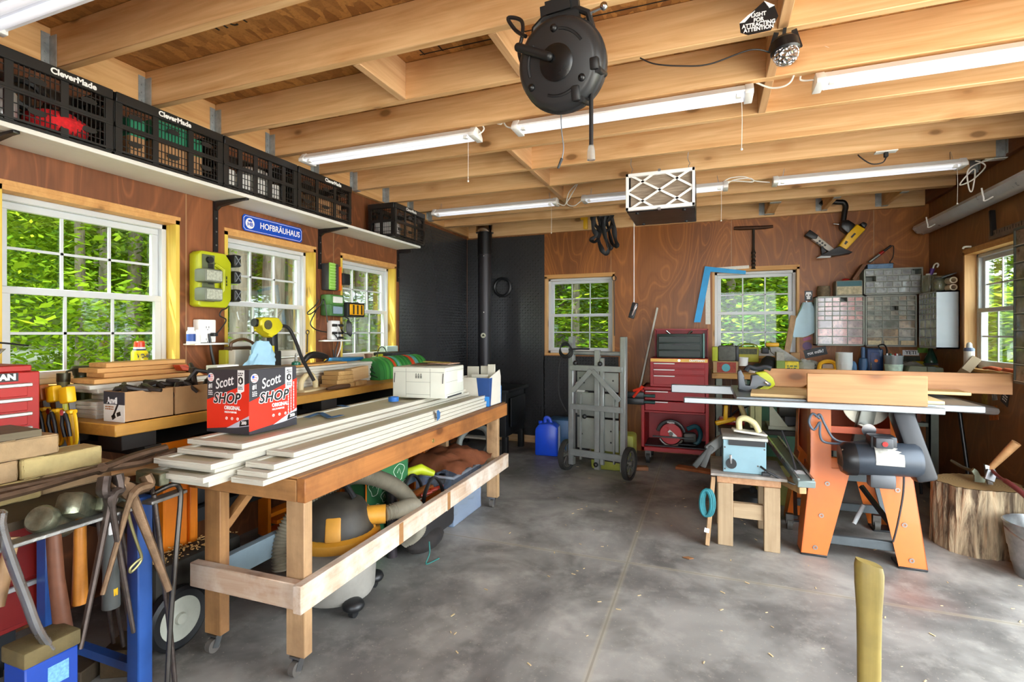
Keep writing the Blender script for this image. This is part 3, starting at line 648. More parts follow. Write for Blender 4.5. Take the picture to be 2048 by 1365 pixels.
mb = MB(); a, b = at(1271, 606, Y=4.45), at(1262, 637, Y=4.45); mb.bar(a, (a + b)/2 + ZV*.0, .05, .03, YV, .006); mb.bar((a + b)/2, b, .05, .03, YV, .006); mb.build('grip', BLK, T, True)
MB().bar(a + V((.012, -.02, -.01)), b + V((.012, -.02, .02)), .02, .012, YV, .004).build('chrome_insert', CHROME, T, True)
# ================= shelf along the left wall =================
SZ, SXF = 2.08, -2.485
T = thing('wall_shelf', 'long white shelf on black brackets high along the left wall', 'shelf', (XL + .13, 2.2, SZ - .02))
MB().box(XL + .002, .3, SZ - .018, SXF - .055, 4.13, SZ, .002).box(SXF - .05, .3, SZ - .02, SXF, 4.13, SZ, .002).build('board', mat('#dcdbd3', .5, 0, .06, 4), T, True)
MB().box(SXF - .056, .3, SZ - .016, SXF - .049, 4.13, SZ - .001).build('edge_strip', mat('#a8813e', .7), T, True)
for y in (1.16, 2.22, 3.1, 4.15):
    b = MB().box(XL, y - .014, SZ - .32, XL + .012, y + .014, SZ - .02).build('standard', BLKM, T, True)
    mb = MB(); mb.prism([(0, -.02), (0, -.075), (.03, -.05), (.2, -.032), (.25, -.032), (.25, -.02)], (XL + .012, y + .011, SZ), XV, ZV, .022, .002) if y < 4.12 else mb.box(XL + .012, y - .01, SZ - .05, -2.6, y + .01, SZ - .02)
    mb.build('bracket', BLKM, b, True)
    mb = MB()
    for z in (.12, .2, .28): mb.cyl((XL + .012, y, SZ - z), (XL + .015, y, SZ - z), .005, 8)
    mb.build('screw', STEEL, b, True)
CRB = mat('#1b1a19', .42, 0, .2)
def crate(y0, y1, xf, label, logo, cols, rz=0):
    L, D, Hh = y1 - y0, .258, .285; T = thing('folding_crate', label, 'crate', (xf - D/2, (y0 + y1)/2, SZ), rz, 'black folding crates on the long shelf')
    hx, hy = D/2, L/2
    mb = MB()
    for s_ in (-1, 1):
        mb.box(s_*hx - .012, -hy, Hh - .045, s_*hx + .012, hy, Hh, .003); mb.box(-hx, s_*hy - .012, Hh - .045, hx, s_*hy + .012, Hh, .003)
    mb.build('rim', CRB, T)
    mb = MB(); mb.box(-hx, -hy, .004, hx, hy, .014)
    for k in range(9): mb.bar((hx - .01, -hy + L*k/9, .012), (hx - .01, -hy + L*(k+1)/9, 0 if k % 2 else .002), .012, .012)
    mb.build('bottom', CRB, T)
    def side(name, o, r, w):
        mb = MB(); n = r.cross(ZV)
        for z in (.014, Hh/2 - .02): mb.bar(o + ZV*(z + .008), o + r*w + ZV*(z + .008), .008, .018, n)
        mb.bar(o + ZV*(Hh/2 + .0) , o + r*w + ZV*(Hh/2), .012, .012, n)
        cc = cols if w > .3 else 2; pw = .028
        for k in range(cc + 1):
            a = w*k/cc; a = min(max(a, pw/2), w - pw/2); mb.bar(o + r*a + ZV*.012, o + r*a + ZV*(Hh - .03), .01, pw, r)
        for k in range(cc):
            a0, a1 = w*k/cc + pw/2, w*(k + 1)/cc - pw/2; m_ = max(4, int((a1 - a0)/.017))
            for q in range(1, m_): mb.bar(o + r*(a0 + (a1 - a0)*q/m_) + ZV*.02, o + r*(a0 + (a1 - a0)*q/m_) + ZV*(Hh - .04), .0035, .0032, r)
            for z in (.05, .085, .19, .22): mb.bar(o + r*a0 + ZV*z, o + r*a1 + ZV*z, .0035, .0028, n)
            if cols == 3 and w > .3:
                for z in (.075, .2): mb.prism([(.032*math.cos(t*PI/6), .013*math.sin(t*PI/6)) for t in range(12)], o + r*((a0 + a1)/2) + ZV*z - n*.002, r, ZV, .004)
        mb.build(name, CRB, T)
    side('lattice_side', V((hx, -hy, 0)), YV, L); side('lattice_side', V((-hx, hy, 0)), -YV, L)
    side('lattice_end', V((-hx, -hy, 0)), XV, D); side('lattice_end', V((hx, hy, 0)), -XV, D)
    if logo: text('CleverMade', .034, (hx + .0125, .0 if logo == 1 else logo, Hh - .023), YV, ZV, WPL, T, w=False, bold=.0012)
    return T
G5 = SXF - .008
crate(.955, 1.5, G5, 'nearest black folding crate on the shelf, red knitted cloth inside', .12, 3)
crate(1.512, 2.055, G5, 'black folding crate holding green and tan boxes, second from the near end', 1, 3)
crate(2.065, 2.6, G5, 'black folding crate with fine square lattice and white rolls inside', 0, 5)
crate(2.61, 3.145, G5, 'black folding crate holding brown cardboard, right of the white rolls one', .06, 3)
crate(3.63, 4.11, -2.435, 'black folding crate standing alone at the far end of the shelf', .0001, 3, .0)
def blob(name, mtl, c, r, label, cat, n=18, amp=.25, sx=1, sy=1, sz=1, group=None, sd=0, fr=6.):
    from mathutils import noise as nz
    mb = MB().sphere((0, 0, 0), 1, n)
    for v in mb.bm.verts:
        k = 1 + amp*nz.noise(v.co*fr*.35 + V((sd, sd*.7, 0))) + amp*.5*nz.noise(v.co*fr + V((0, sd, 3)))
        v.co = V((v.co.x*sx*r*k, v.co.y*sy*r*k, max(-.95, v.co.z)*sz*r*k)) + V(c)
    return one(name, mtl, mb, label, cat, group)
X5 = XL + .14; z5 = SZ + .016
blob('red_cloth', mat('#c2161d', .9, 0, .3, 60, 1., 90), (X5 + .05, 1.33, z5 + .055), .1, 'bright red knitted cloth bundled in the nearest crate', 'cloth', 22, .12, .8, 1.1, .58)
one('drink_can', mat('#d9dad8', .3, .6), MB().lathe([(0, 0), (.03, 0), (.033, .008), (.033, .11), (.027, .12), (0, .12)], (X5 + .07, 1.15, z5), n=20), 'small silver can beside the red cloth in the nearest crate', 'can')
one('first_aid_pouch', mat('#b11f1c', .7), MB().box(X5 - .04, .99, z5, X5 + .09, 1.09, z5 + .2, .012), 'red pouch at the near end of the nearest crate', 'pouch')
one('black_hose', BLK, MB().tube(circ((X5, 1.25, z5 + .16), .07, (1, 0, .4), 24), .016, 8, True), 'black hose coil behind the red cloth in the nearest crate', 'hose')
GT = mat('#2a8a66', .5); TAN = mat('#b98b5f', .7)
for k, (y0, y1, h) in enumerate(((1.585, 1.66, .19), (1.7, 1.87, .225), (1.9, 1.955, .2))):
    T = thing('carton', ('small green and tan carton at the near side of the second crate', 'widest green and tan carton in the second crate', 'narrow green and tan carton at the far side of the second crate')[k], 'carton', (X5 + .03, (y0 + y1)/2, z5), 0, 'cartons in the second crate')
    MB().box(-.05, (y0 - y1)/2, 0, .07, (y1 - y0)/2, h*.55, .002).build('tan_base', TAN, T); MB().box(-.05, (y0 - y1)/2, h*.55, .07, (y1 - y0)/2, h, .002).build('green_top', GT, T)
for k in range(4):
    one('paper_roll', mat('#e4e3df', .8, 0, .05), MB().lathe([(.015, 0), (.045, 0), (.048, .004), (.048, .1), (.015, .1)], (X5 + .06, 2.13 + .108*k, z5), n=20), 'white roll in the fine lattice crate, ' + ('nearest the camera', 'second along the row', 'third along the row', 'at the far end of the row')[k], 'roll', 'white rolls in the fine lattice crate')
one('pale_tray', mat('#c9c7c2', .5), MB().sphere((X5, 2.38, z5 + .15), .09, 16, .5, .8, 1.3), 'pale rounded tray lying over the white rolls', 'tray')
one('brown_carton', TAN, MB().box(X5 - .06, 2.83, z5, X5 + .08, 3.08, z5 + .13, .003), 'plain brown carton inside the fourth crate from the near end', 'carton')
blob('rope_bundle', mat('#5c4128', .9, 0, .4, 40, .8, 50), (X5 + .02, 2.76, z5 + .075), .075, 'dark brown tangled bundle in the brown carton crate', 'rope', 16, .5, .8, 1., .8)
one('brown_carton', TAN, MB().box(X5 + .02, 3.86, z5, X5 + .14, 4.05, z5 + .17, .003), 'brown carton in the crate alone at the shelf end', 'carton')
one('white_carton', WHT, MB().box(X5 - .06, 3.68, z5, X5 + .1, 3.83, z5 + .13, .003), 'white carton in the crate alone at the shelf end', 'carton')
# ---- enamel sign ----
o = at(542, 457, X=XL + .02); a, b = at(483, 444, X=XL), at(602, 471, X=XL); w2 = (b.y - a.y)/2; h2 = .052
o = V((XL + .006, (a.y + b.y)/2, at(542, 458, X=XL).z)); T = thing('enamel_sign', 'blue enamel sign with white lettering above the middle left window', 'sign', (o.x, o.y, o.z - h2))
cr = .014; MB().prism([(-w2, -h2 + cr), (-w2 + cr, -h2), (w2 - cr, -h2), (w2, -h2 + cr), (w2, h2 - cr), (w2 - cr, h2), (-w2 + cr, h2), (-w2, h2 - cr)], o, YV, ZV, .004).build('plate', mat('#0b47b5', .2, 0, .05, coat=.5), T, True)
mb = MB(); q = w2 - .008; e = h2 - .008; p = [o + V((.0045, 0, 0)) + YV*y + ZV*z for y, z in ((-q, -e + cr), (-q + cr, -e), (q - cr, -e), (q, -e + cr), (q, e - cr), (q - cr, e), (-q + cr, e), (-q, e - cr))]
for i in range(8): mb.bar(p[i], p[(i + 1) % 8], .002, .002, XV)
mb.build('border', WPL, T, True)
text('HOFBRÄUHAUS', .056, o + YV*.055 + XV*.004, YV, ZV, WPL, T, bold=.0006, sx=.88)
MB().lathe([(.0, 0), (.034, 0), (.034, .001), (0, .001)], o - YV*(w2 - .055) + XV*.004, XV, 28).build('emblem', WPL, T, True)
text('HB', .034, o - YV*(w2 - .055) - ZV*.007 + XV*.006, YV, ZV, mat('#0b47b5', .2), T, bold=.0006)
mb = MB(); c = o - YV*(w2 - .055) + ZV*.018 + XV*.0055
mb.prism([(-.014, -.007), (.014, -.007), (.016, .006), (.007, .001), (0, .01), (-.007, .001), (-.016, .006)], c, YV, ZV, .001); mb.build('crown', mat('#0b47b5', .2), T, True)
# ---- big yellow-green charging station between the first two windows ----
def wl(u, v, d=0): return at(u, v, X=XL + d)
LG = LIME; c0 = wl(384, 600); c1 = wl(450, 490); zA, zB = 1.425, 1.745; yA, yB = 2.085, 2.23
T = thing('charging_station', 'yellow-green wall charging station with batteries between the first two windows', 'charger', (XL + .05, (yA + yB)/2, zA))
MB().prism([(0, .01), (.02, 0), (yB - yA + .04, 0), (yB - yA + .07, .05), (yB - yA + .07, .27), (yB - yA + .03, .32), (.02, .32), (0, .3)], (XL + .002, yA - .03, zA), YV, ZV, .075, .008).build('body', LG, T, True)
MB().box(XL + .077, yA - .01, zA + .03, XL + .083, yA + .07, zA + .3, .003).build('dock_strip', mat('#5d6446', .5), T, True)
mb = MB(); mb.tube([(XL + .08, yB - .07, zA + .25), (XL + .105, yB - .04, zA + .22), (XL + .105, yB - .04, zA + .1), (XL + .08, yB - .07, zA + .05)], .012, 8); mb.build('handle', LG, T, True)
mb = MB()
for z in (.07, .13, .17, .22): mb.box(XL + .077, yB - .12, zA + z, XL + .084, yB - .085, zA + z + .03)
mb.cyl((XL + .082, yA + .03, zA + .27), (XL + .1, yA + .03, zA + .27), .019, 16); mb.build('contact_block', BLK, T, True)
dashes((XL + .0775, yB + .005, zA + .16), ZV, -YV, 1, .06, .014, BLK, T)
for k, (z, lab) in enumerate(((zA + .03, 'lower of two wide grey batteries docked on the yellow-green charging station'), (zA + .135, 'upper of two wide grey batteries docked on the yellow-green charging station'))):
    B = thing('tool_battery', lab, 'battery', (XL + .13, yA - .005, z), 0, 'batteries on the charging station')
    MB().box(-.045, -.06, 0, .045, .055, .075, .012).build('case', mat('#6d7262', .5), B); MB().box(.0455, -.05, .01, .047, .045, .065).build('label_plate', mat('#a9ad9b', .5, 0, .3, 80), B)
for k, (z, lab) in enumerate(((zA + .25, 'top small black battery on the charging station side by the window'), (zA + .15, 'middle small black battery on the charging station side by the window'), (zA + .04, 'bottom small black battery on the charging station side by the window'))):
    B = thing('tool_battery', lab, 'battery', (XL + .055, yB + .06, z), 0, 'batteries on the charging station')
    MB().box(-.04, -.015, 0, .04, .035, .075, .01).build('case', BLK, B); mb = MB(); mb.bar((.041, -.01, .01), (.041, .03, .065), .004, .008, XV); mb.bar((.041, .03, .01), (.041, -.01, .065), .004, .008, XV); mb.build('cross_rib', GRY, B)
q = spline([wl(u, v, .04) for u, v in ((450, 605), (455, 615), (443, 622), (440, 632), (452, 640), (444, 655), (432, 668), (420, 670))], 6)
one('station_cable', BCORD, MB().tube(q, .004, 6), 'black cord from the charging station down to the near outlet box', 'cord')
def outlet(u0, v0, u1, v1, lab, shelf_u, plugs):
    a, b = wl(u0, v1), wl(u1, v0); T = thing('outlet_extender', lab, 'outlet', (XL + .03, (a.y + b.y)/2, a.z))
    MB().box(XL + .002, a.y, a.z, XL + .05, b.y, b.z, .006).build('body', WPL, T, True)
    y0, y1 = wl(shelf_u[0], 685).y, wl(shelf_u[1], 685).y
    MB().box(XL + .002, y0, a.z - .012, XL + .1, y1, a.z - .002, .002).build('tray', WPL, T, True)
    mb = MB(); hy = (a.y + b.y)/2; hz = b.z - .045
    for dz in (0, -.07):
        for s_ in (-.008, .008): mb.box(XL + .0501, hy + s_ - .0012, hz + dz - .006, XL + .051, hy + s_ + .0012, hz + dz + .006)
        mb.cyl((XL + .0501, hy, hz + dz - .014), (XL + .051, hy, hz + dz - .014), .0025, 8)
    mb.build('slots', BLK, T, True)
    for (y, z, d) in plugs:
        p = V((XL + .05, a.y + (b.y - a.y)*y, a.z + (b.z - a.z)*z)); MB().box(p.x, p.y - .014, p.z - .01, p.x + .035, p.y + .014, p.z + .01, .005).build('plug', BLK, T, True)
    return T
outlet(385, 640, 420, 686, 'white outlet box with a tray, holding two pill bottles, near the first window', (365, 447), [(.75, .35, 1)])
q = spline([wl(u, v, .06) for u, v in ((418, 668), (420, 680), (422, 700), (426, 720), (430, 736))], 6)
one('appliance_cable', BCORD, MB().tube(q, [.005 + .006*i/len(q) for i in range(len(q))], 7), 'black cord hanging from the near outlet box behind the shop towel box', 'cord')
for (u, vt, vb, r, lab, col) in ((382, 655, 688, .022, 'white bottle with a blue label on the near outlet tray', '#2c4f9a'), (394, 660, 688, .018, 'small white bottle right of the blue labelled one', '#e8e8e4')):
    p = wl(u, vb, .075); h = wl(u, vt, .075).z - p.z; T = thing('pill_bottle', lab, 'bottle', (p.x, p.y, 1.0575 + .0 if 0 else p.z))
    MB().lathe([(0, 0), (r, 0), (r, h*.72), (r*.8, h*.8), (0, h*.8)], n=18).build('bottle', WPL, T); MB().lathe([(0, h*.8), (r*.75, h*.8), (r*.75, h), (0, h)], n=18).build('cap', WPL, T)
    MB().lathe([(r*1.01, h*.15), (r*1.01, h*.6)], n=18).build('label_band', mat(col, .5), T)
# ---- second charger cluster ----
p = wl(636, 580); q2 = wl(660, 530); T = thing('jobsite_fan', 'green and orange tool with slatted grille and black battery on the wall', 'tool', (XL + .05, (p.y + q2.y)/2, p.z))
GG = mat('#86bb4a', .45)
MB().box(XL + .002, p.y + .03, p.z, XL + .09, p.y + .13, q2.z, .01).build('body', mat('#3c3d40', .5), T, True); MB().box(XL + .09, p.y + .01, p.z, XL + .1, p.y + .08, q2.z, .006).build('grille_plate', GG, T, True)
mb = MB()
for k in range(9): mb.bar((XL + .103, p.y + .015, p.z + .02 + .022*k), (XL + .103, p.y + .075, p.z + .02 + .022*k), .004, .006, XV)
mb.build('grille', mat('#b6da86', .45), T, True)
MB().box(XL + .02, p.y + .13, p.z, XL + .1, p.y + .15, q2.z - .02, .004).build('orange_trim', mat('#d8641c', .45), T, True); MB().box(XL + .03, p.y + .15, p.z + .05, XL + .11, p.y + .24, p.z + .14, .01).build('battery', BLK, T, True)
for k, (u0, v1, u1, v0, body, face, lab) in enumerate(((640, 610, 668, 592, '#4a7a3a', '#d9dcd6', 'small green charger with a white label, above the other two chargers'), (640, 632, 668, 611, '#3f6b3a', '#7d93a3', 'green and black charger with a grey battery, lower left of the chargers'), (668, 634, 704, 608, '#1b1b1c', '#e2a411', 'yellow and black charger, right of the two green ones'))):
    a, b = wl(u0, v1), wl(u1, v0); T = thing('battery_charger', lab, 'charger', (XL + .06, (a.y + b.y)/2, a.z)); d = .1 if k < 2 else .13
    MB().box(XL + .002, a.y, a.z, XL + d, b.y, b.z, .01).build('body', mat(body, .45), T, True); f = MB().box(XL + d, a.y + .02, a.z + .015, XL + d + .012, b.y - .03, b.z - .015, .004).build('front', mat(face, .45), T, True)
    if k == 2:
        mb = MB()
        for q in range(3): mb.box(XL + d + .0125, a.y + .05 + q*.05, a.z + .02, XL + d + .016, a.y + .065 + q*.05, b.z - .02)
        mb.build('rib', BLK, f, True)
outlet(653, 642, 670, 680, 'white outlet box with many plugs below the three chargers', (636, 682), [(.15, .75, 1), (.85, .75, 1), (.15, .35, 1), (.85, .35, 1), (.85, .1, 1)])
for pts, lab, w_ in (([(655, 645), (648, 600), (640, 612), (622, 628), (615, 626), (630, 612), (638, 600)], 'black cord looped left of the green chargers', 0), ([(653, 665), (632, 660), (621, 648), (628, 630), (634, 618)], 'black cord bowing left of the far outlet box', 0), ([(672, 650), (680, 660), (682, 690), (674, 715)], 'white cord hanging from the far outlet box', 1), ([(668, 668), (676, 680), (672, 700), (670, 718), (666, 700), (668, 716)], 'black cord hanging down under the far outlet box', 0)):
    one('charging_cable', WCORD if w_ else BCORD, MB().tube(spline([wl(u, v, .07) for u, v in pts], 7), .0045, 6), lab, 'cord', 'cords of the charger cluster')
mb = MB()
for k in range(5): mb.tube([wl(696 + 3*math.cos(t) + k*1.2, 655 + 14*math.sin(t) + k, .1) for t in [i*PI/8 for i in range(16)]], .0045, 6, True)
mb.tube(spline([wl(u, v, .1) for u, v in ((690, 634), (698, 640), (694, 648))], 5), .0045, 6); mb.tube(spline([wl(u, v, .1) for u, v in ((694, 668), (688, 666), (682, 660))], 5), .0045, 6)
one('cable_hank', BCORD, mb, 'black cord coiled in a hank in front of the far left window', 'cord')
one('hanging_rod', mat('#4b4032', .5, .7), MB().tube([wl(615, 668, .05), wl(614, 705, .05)], .006, 8).tube([wl(615 + 3*math.cos(t), 665 + 4*math.sin(t), .05) for t in [i*PI/6 for i in range(12)]], .004, 6, True), 'rusty iron rod with an eye, hung by the yellow window jamb', 'rod')
# ================= rear bench along the left wall =================
BZ = .92
T = thing('rear_workbench', 'long orange-edged wooden bench top along the left wall under the windows', 'workbench', (-2.45, 2.6, 0))
MB().box(XL + .01, 1.30, BZ - .048, -2.14, 3.95, BZ, .004).build('bench_top', wood('#a8752c', '#cf9a45', 1, .6, .45, dirt='#7a4f20', dirta=.3), T, True)
DKW = mat('#2a2521', .7, 0, .3)
for y in (1.36, 2.5, 3.7): MB().box(-2.35, y, BZ - .119, -2.2, y + .14, BZ - .048, .003).build('support_block', DKW, T, True); MB().box(-2.68, y, BZ - .119, -2.58, y + .1, BZ - .048).build('support_block', DKW, T, True)
OP = mat('#e07a12', .4, 0, .1, 6)
T = thing('orange_rack', 'orange perforated steel rack with black shelves under the rear bench', 'rack', (-2.4, 2.5, 0))
for y in (1.53, 2.55, 3.55):
    mb = MB(); mb.box(-2.2, y, .02, -2.19, y + .14, .8, .002); mb.box(-2.24, y + .14, .02, -2.19, y + .15, .8); mb.box(-2.24, y - .01, .02, -2.19, y, .8); mb.box(-2.19, y + .1, .02, -2.17, y + .13, .8, .004)
    u = mb.build('upright', OP, T, True); mb = MB()
    for k in range(10): mb.cyl((-2.1905, y + .06, .1 + .07*k), (-2.189, y + .06, .1 + .07*k), .006, 8)
    mb.build('hole', BLK, u, True)
MB().box(-2.7, 1.45, .42, -2.24, 3.7, .45).build('shelf', BLK, T, True); MB().box(-2.7, 1.45, .76, -2.2, 3.7, .8).build('shelf', DKW, T, True)
MB().box(-2.235, 1.68, .72, -2.2, 3.55, .8).build('beam', OP, T, True); MB().box(-2.235, 1.68, .4, -2.205, 3.55, .46).build('beam', BLK, T, True)
mb = MB(); o = V((-2.21, 2.08, .2))
for a, b in (((0, 0), (0, .42)), ((0, .42), (.12, .42)), ((.12, .42), (.36, .12)), ((.36, .12), (.36, 0)), ((.36, 0), (0, 0)), ((0, .1), (.32, .1)), ((.05, .05), (.34, .05))): mb.bar(o + YV*a[0] + ZV*a[1], o + YV*b[0] + ZV*b[1], .02, .07, XV)
mb.build('brace_panel', OP, T, True)
one('steel_bracket', GALV, MB().box(-2.15, 2.3, .5, -2.14, 2.4, .72).prism([(0, 0), (.05, .05), (.05, .09), (0, .04)], (-2.139, 2.32, .55), YV, ZV, .004), 'slotted galvanised plate below the rear bench', 'bracket')
# dark things on the lower rack
one('dark_bin', BLK, MB().box(-2.66, 1.75, .45, -2.28, 2.2, .7, .01), 'black storage bin on the orange rack, nearer end', 'bin')
one('dark_bin', mat('#3a1714', .6), MB().box(-2.66, 2.72, .45, -2.28, 3.3, .74, .01), 'dark red bin on the orange rack, farther end', 'bin')
# ---- white trim boards on the rear bench ----
WTR = mat('#c4c0b2', .45, 0, .05, 4); WTRI = mat('#b8b093', .5, 0, .06, 4)
for k in range(8):
    z = BZ + .0178*k; y0 = 1.36 + (.06 if k in (4, 5) else 0) - (.03 if k > 6 else 0); x1 = -2.36 + (.012 if k > 5 else 0)
    one('trim_board', WTR, MB().box(-2.5 + .004*(k % 3), y0, z, x1, 3.2 + .01*(k % 2), z + .017, .002), 'long white trim board, %s in the stack on the rear bench' % ('bottom', 'second from bottom', 'third from bottom', 'fourth from bottom', 'fifth from bottom', 'third from top', 'second from top', 'topmost')[k], 'board', 'white boards on the rear bench')
ZT = BZ + .0178*8
PK = wood('#b07a3e', '#dba866', 1, .4, .6); 
for k, (y0, y1, x0, x1, lab) in enumerate(((1.36, 1.86, -2.53, -2.37, 'bottom'), (1.42, 1.82, -2.53, -2.41, 'second'), (1.40, 1.8, -2.55, -2.42, 'third'), (1.44, 1.80, -2.55, -2.43, 'topmost'))):
    z = ZT + .001 + .0208*k; one('pine_plank', PK, MB().box(x0, y0, z, x1, y1, z + .02, .002), 'short pine plank in the pile before the left window, %s' % (lab + (' from below' if k in (1, 2) else '')), 'plank', 'pine planks on the white boards')
one('wood_strip', PK, MB().box(-2.5, 2.2, ZT + .001, -2.37, 2.95, ZT + .012, .001), 'thin pine strip lying on the white boards below the chargers', 'strip')
# oil can bottle
p = at(279, 700, X=-2.71); T = thing('spray_can', 'squat yellow lubricant can with red cap on the left window sill', 'can', (p.x, p.y, WZ0 + .0225))
MB().lathe([(0, 0), (.034, 0), (.036, .005), (.036, .07), (0, .07)], n=24).build('can', mat('#e6d318', .35), T)
MB().lathe([(.0362, .07), (.0362, .135), (.03, .145), (.0362, .07)], n=24).build('label_band', mat('#e6d318', .35), T); MB().lathe([(.0364, .128), (.03, .145), (.026, .152), (0, .152)], n=24).build('shoulder', mat('#14245c', .35), T)
MB().lathe([(.026, .15), (.026, .162), (0, .162)], n=24).build('collar', mat('#cfd0ce', .4), T); MB().lathe([(0, .16), (.024, .16), (.023, .187), (.018, .192), (0, .192)], n=24).build('cap', mat('#cf3b14', .35), T)
text('WD-40', .03, (.0372, -.004, .116), V((.5, .86, 0)), ZV, mat('#17181f', .4), T, w=False, bold=.001, sx=.56)
for (u, v0, r, h, lab, nm, bt) in ((127, 747, .022, .11, 'greenish glass jar left of the dark oil lamp', 'glass_jar', 0), (166, 732, .032, .14, 'dark green canister with a wide lid and spout beside the plank pile', 'canister', 1)):
    p = at(u, v0, X=-2.6); z = p.z - h; T = thing(nm, lab, 'jar' if not bt else 'canister', (p.x, p.y, BZ + .0005)); zz = p.z - BZ
    MB().lathe([(0, 0), (r, 0), (r*1.02, zz*.5), (r, zz*.8), (0, zz*.8)], n=20).build('body', mat('#3d4524', .3, .2) if bt else mat('#9ba37c', .2, 0, .1, trans=.4), T)
    MB().lathe([(0, zz*.8), (r*1.1, zz*.8), (r*1.15, zz*.86), (r*1.35, zz*.95), (r*1.2, zz), (0, zz)] if bt else [(0, zz*.8), (r*1.08, zz*.8), (r*1.08, zz), (0, zz)], n=20).build('lid', mat('#4a4734', .4, .5), T)
    if bt: MB().tube([(0, -r*1.2, zz*.93), (.0, -r*1.9, zz*.9), (0, -r*2.1, zz*.8)], .005, 6).tube([(0, r*1.3, zz*.95), (0, r*1.7, zz*.96)], .004, 6).build('handle', mat('#4a4734', .4, .5), T)
one('glue_bottle', mat('#c9c431', .4), MB().lathe([(0, 0), (.02, 0), (.021, .09), (.008, .12), (0, .12)], (-2.54, 1.345, BZ), n=16), 'yellow squeeze bottle tucked left of the white board stack', 'bottle')
one('dustpan', mat('#b8401c', .5), MB().prism([(0, 0), (.1, .0), (.13, -.03), (.02, .03), (-.02, .03)], at(352, 742, X=-2.4), YV, ZV, .05, .003), 'orange-red plastic scoop behind the pine planks', 'scoop')
one('folding_ruler', mat('#b9b52a', .5, 0, .35, 60), MB().box(-2.46, 1.88, ZT + .001, -2.38, 2.1, ZT + .02, .003), 'yellow-green marked packet on the white boards left of the towel box', 'packet')
# ---- cardboard boxes of clamps ----
def open_box(name, lab, x0, y0, x1, y1, z, h, m=CARD, t=.004):
    T = thing(name, lab, 'box', ((x0 + x1)/2, (y0 + y1)/2, z)); mb = MB()
    mb.box(x0, y0, z, x1, y1, z + t); mb.box(x0, y0, z, x0 + t, y1, z + h); mb.box(x1 - t, y0, z, x1, y1, z + h); mb.box(x0 + t, y0, z, x1 - t, y0 + t, z + h); mb.box(x0 + t, y1 - t, z, x1 - t, y1, z + h)
    mb.build('carton', m, T, True); return T
T = open_box('cardboard_box', 'open cardboard box with a printed black and white end, full of black grips', -2.285, 1.345, -2.155, 1.54, BZ, .122)
MB().box(-2.283, 1.3435, BZ + .001, -2.157, 1.345, BZ + .07).build('white_print', mat('#d8d6cc', .6), T, True); MB().box(-2.283, 1.3432, BZ + .07, -2.157, 1.345, BZ + .121).build('dark_print', mat('#2c3038', .6), T, True)
text('Anvil', .036, (-2.229, 1.343, BZ + .085), XV, ZV, WPL, T, bold=.001, sx=.85); dashes((-2.245, 1.343, BZ + .056), XV, ZV, 2, .05, .009, mat('#a5622a', .6), T)
mb = MB(); mb.bar((-2.225, 1.3425, BZ + .02), (-2.195, 1.3425, BZ + .072), .008, .002, YV); mb.bar((-2.23, 1.3425, BZ + .016), (-2.212, 1.3425, BZ + .026), .018, .002, YV); mb.bar((-2.2, 1.3425, BZ + .03), (-2.18, 1.3425, BZ + .036), .016, .002, YV); mb.build('clamp_print', BLK, T, True)
open_box('cardboard_box', 'plain open cardboard box of black grips beside the printed one', -2.285, 1.552, -2.155, 1.8, BZ, .122)
GRP = mat('#241c18', .5, 0, .3, 20)
for k, (y, x, rr) in enumerate(((1.38, -2.22, .2), (1.45, -2.2, -.5), (1.52, -2.24, .9), (1.6, -2.19, 1.4), (1.68, -2.22, .3), (1.75, -2.2, -.6))):
    z = BZ + .13; T = thing('spring_clamp', 'black spring clamp in the printed box, %s' % ('nearest end', 'middle', 'far end')[k] if k < 3 else 'black spring clamp in the plain cardboard box, %s' % ('nearest end', 'middle, handle raised', 'far end')[k - 3], 'clamp', (x, y, BZ + .02), rr, 'black clamps in the cardboard boxes')
    up = .05 if k == 4 else 0.
    MB().tube([(-.05, -.03, .06), (-.02, -.01, .11), (.02, .0, .115 + up), (.06, .02, .105 + up), (.08, .05, .1)], [.006, .012, .013, .01, .008], 8).build('jaw', GRP, T)
    MB().tube([(.05, -.04, .07), (.02, -.015, .11), (-.01, .01, .12 + up), (-.04, .04, .125 + up*1.3)], [.006, .011, .012, .009], 8).build('handle', GRP, T)
    MB().lathe([(.0, -.012), (.013, -.012), (.013, .012), (0, .012)], (0, 0, .115 + up), (.2, 1, 0), 14).build('spring', DSTEEL, T)
# ---- things on the board stack, behind the towel box ----
p = at(535, 652, X=-2.46); T = thing('angle_polisher', 'yellow and black handheld power tool standing on its battery by the window', 'power tool', (p.x, p.y, ZT)); z = p.z
MB().prism([(-.09, .03), (-.06, .05), (.05, .05), (.09, .0), (.07, -.02), (.03, -.05), (.0, -.075), (-.03, -.06), (-.06, -.02), (-.09, -.0)], (p.x - .03, p.y, z), YV, ZV, .07, .012).build('motor_housing', mat('#c9bd1a', .4), T, True)
MB().cyl((p.x + .005, p.y - .085, z + .016), (p.x + .005, p.y - .105, z + .018), .024, 16).build('end_knob', BLK, T, True)
MB().lathe([(0, 0), (.028, 0), (.028, .004), (0, .004)], (p.x + .041, p.y - .035, z + .005), (1, 0, 0), 16).build('badge', mat('#4d4a2e', .5, 0, .4, 90), T, True)
MB().bar((p.x + .005, p.y + .03, z - .04), (p.x + .005, p.y + .035, z - .16), .05, .05, XV, .012).build('grip', BLK, T, True)
MB().box(p.x - .03, p.y - .02, ZT, p.x + .03, p.y + .08, z - .15, .008).build('battery', BLK, T, True); MB().box(p.x + .031, p.y - .01, z - .19, p.x + .033, p.y + .02, z - .12).build('label_plate', mat('#d2c51c', .5), T, True)
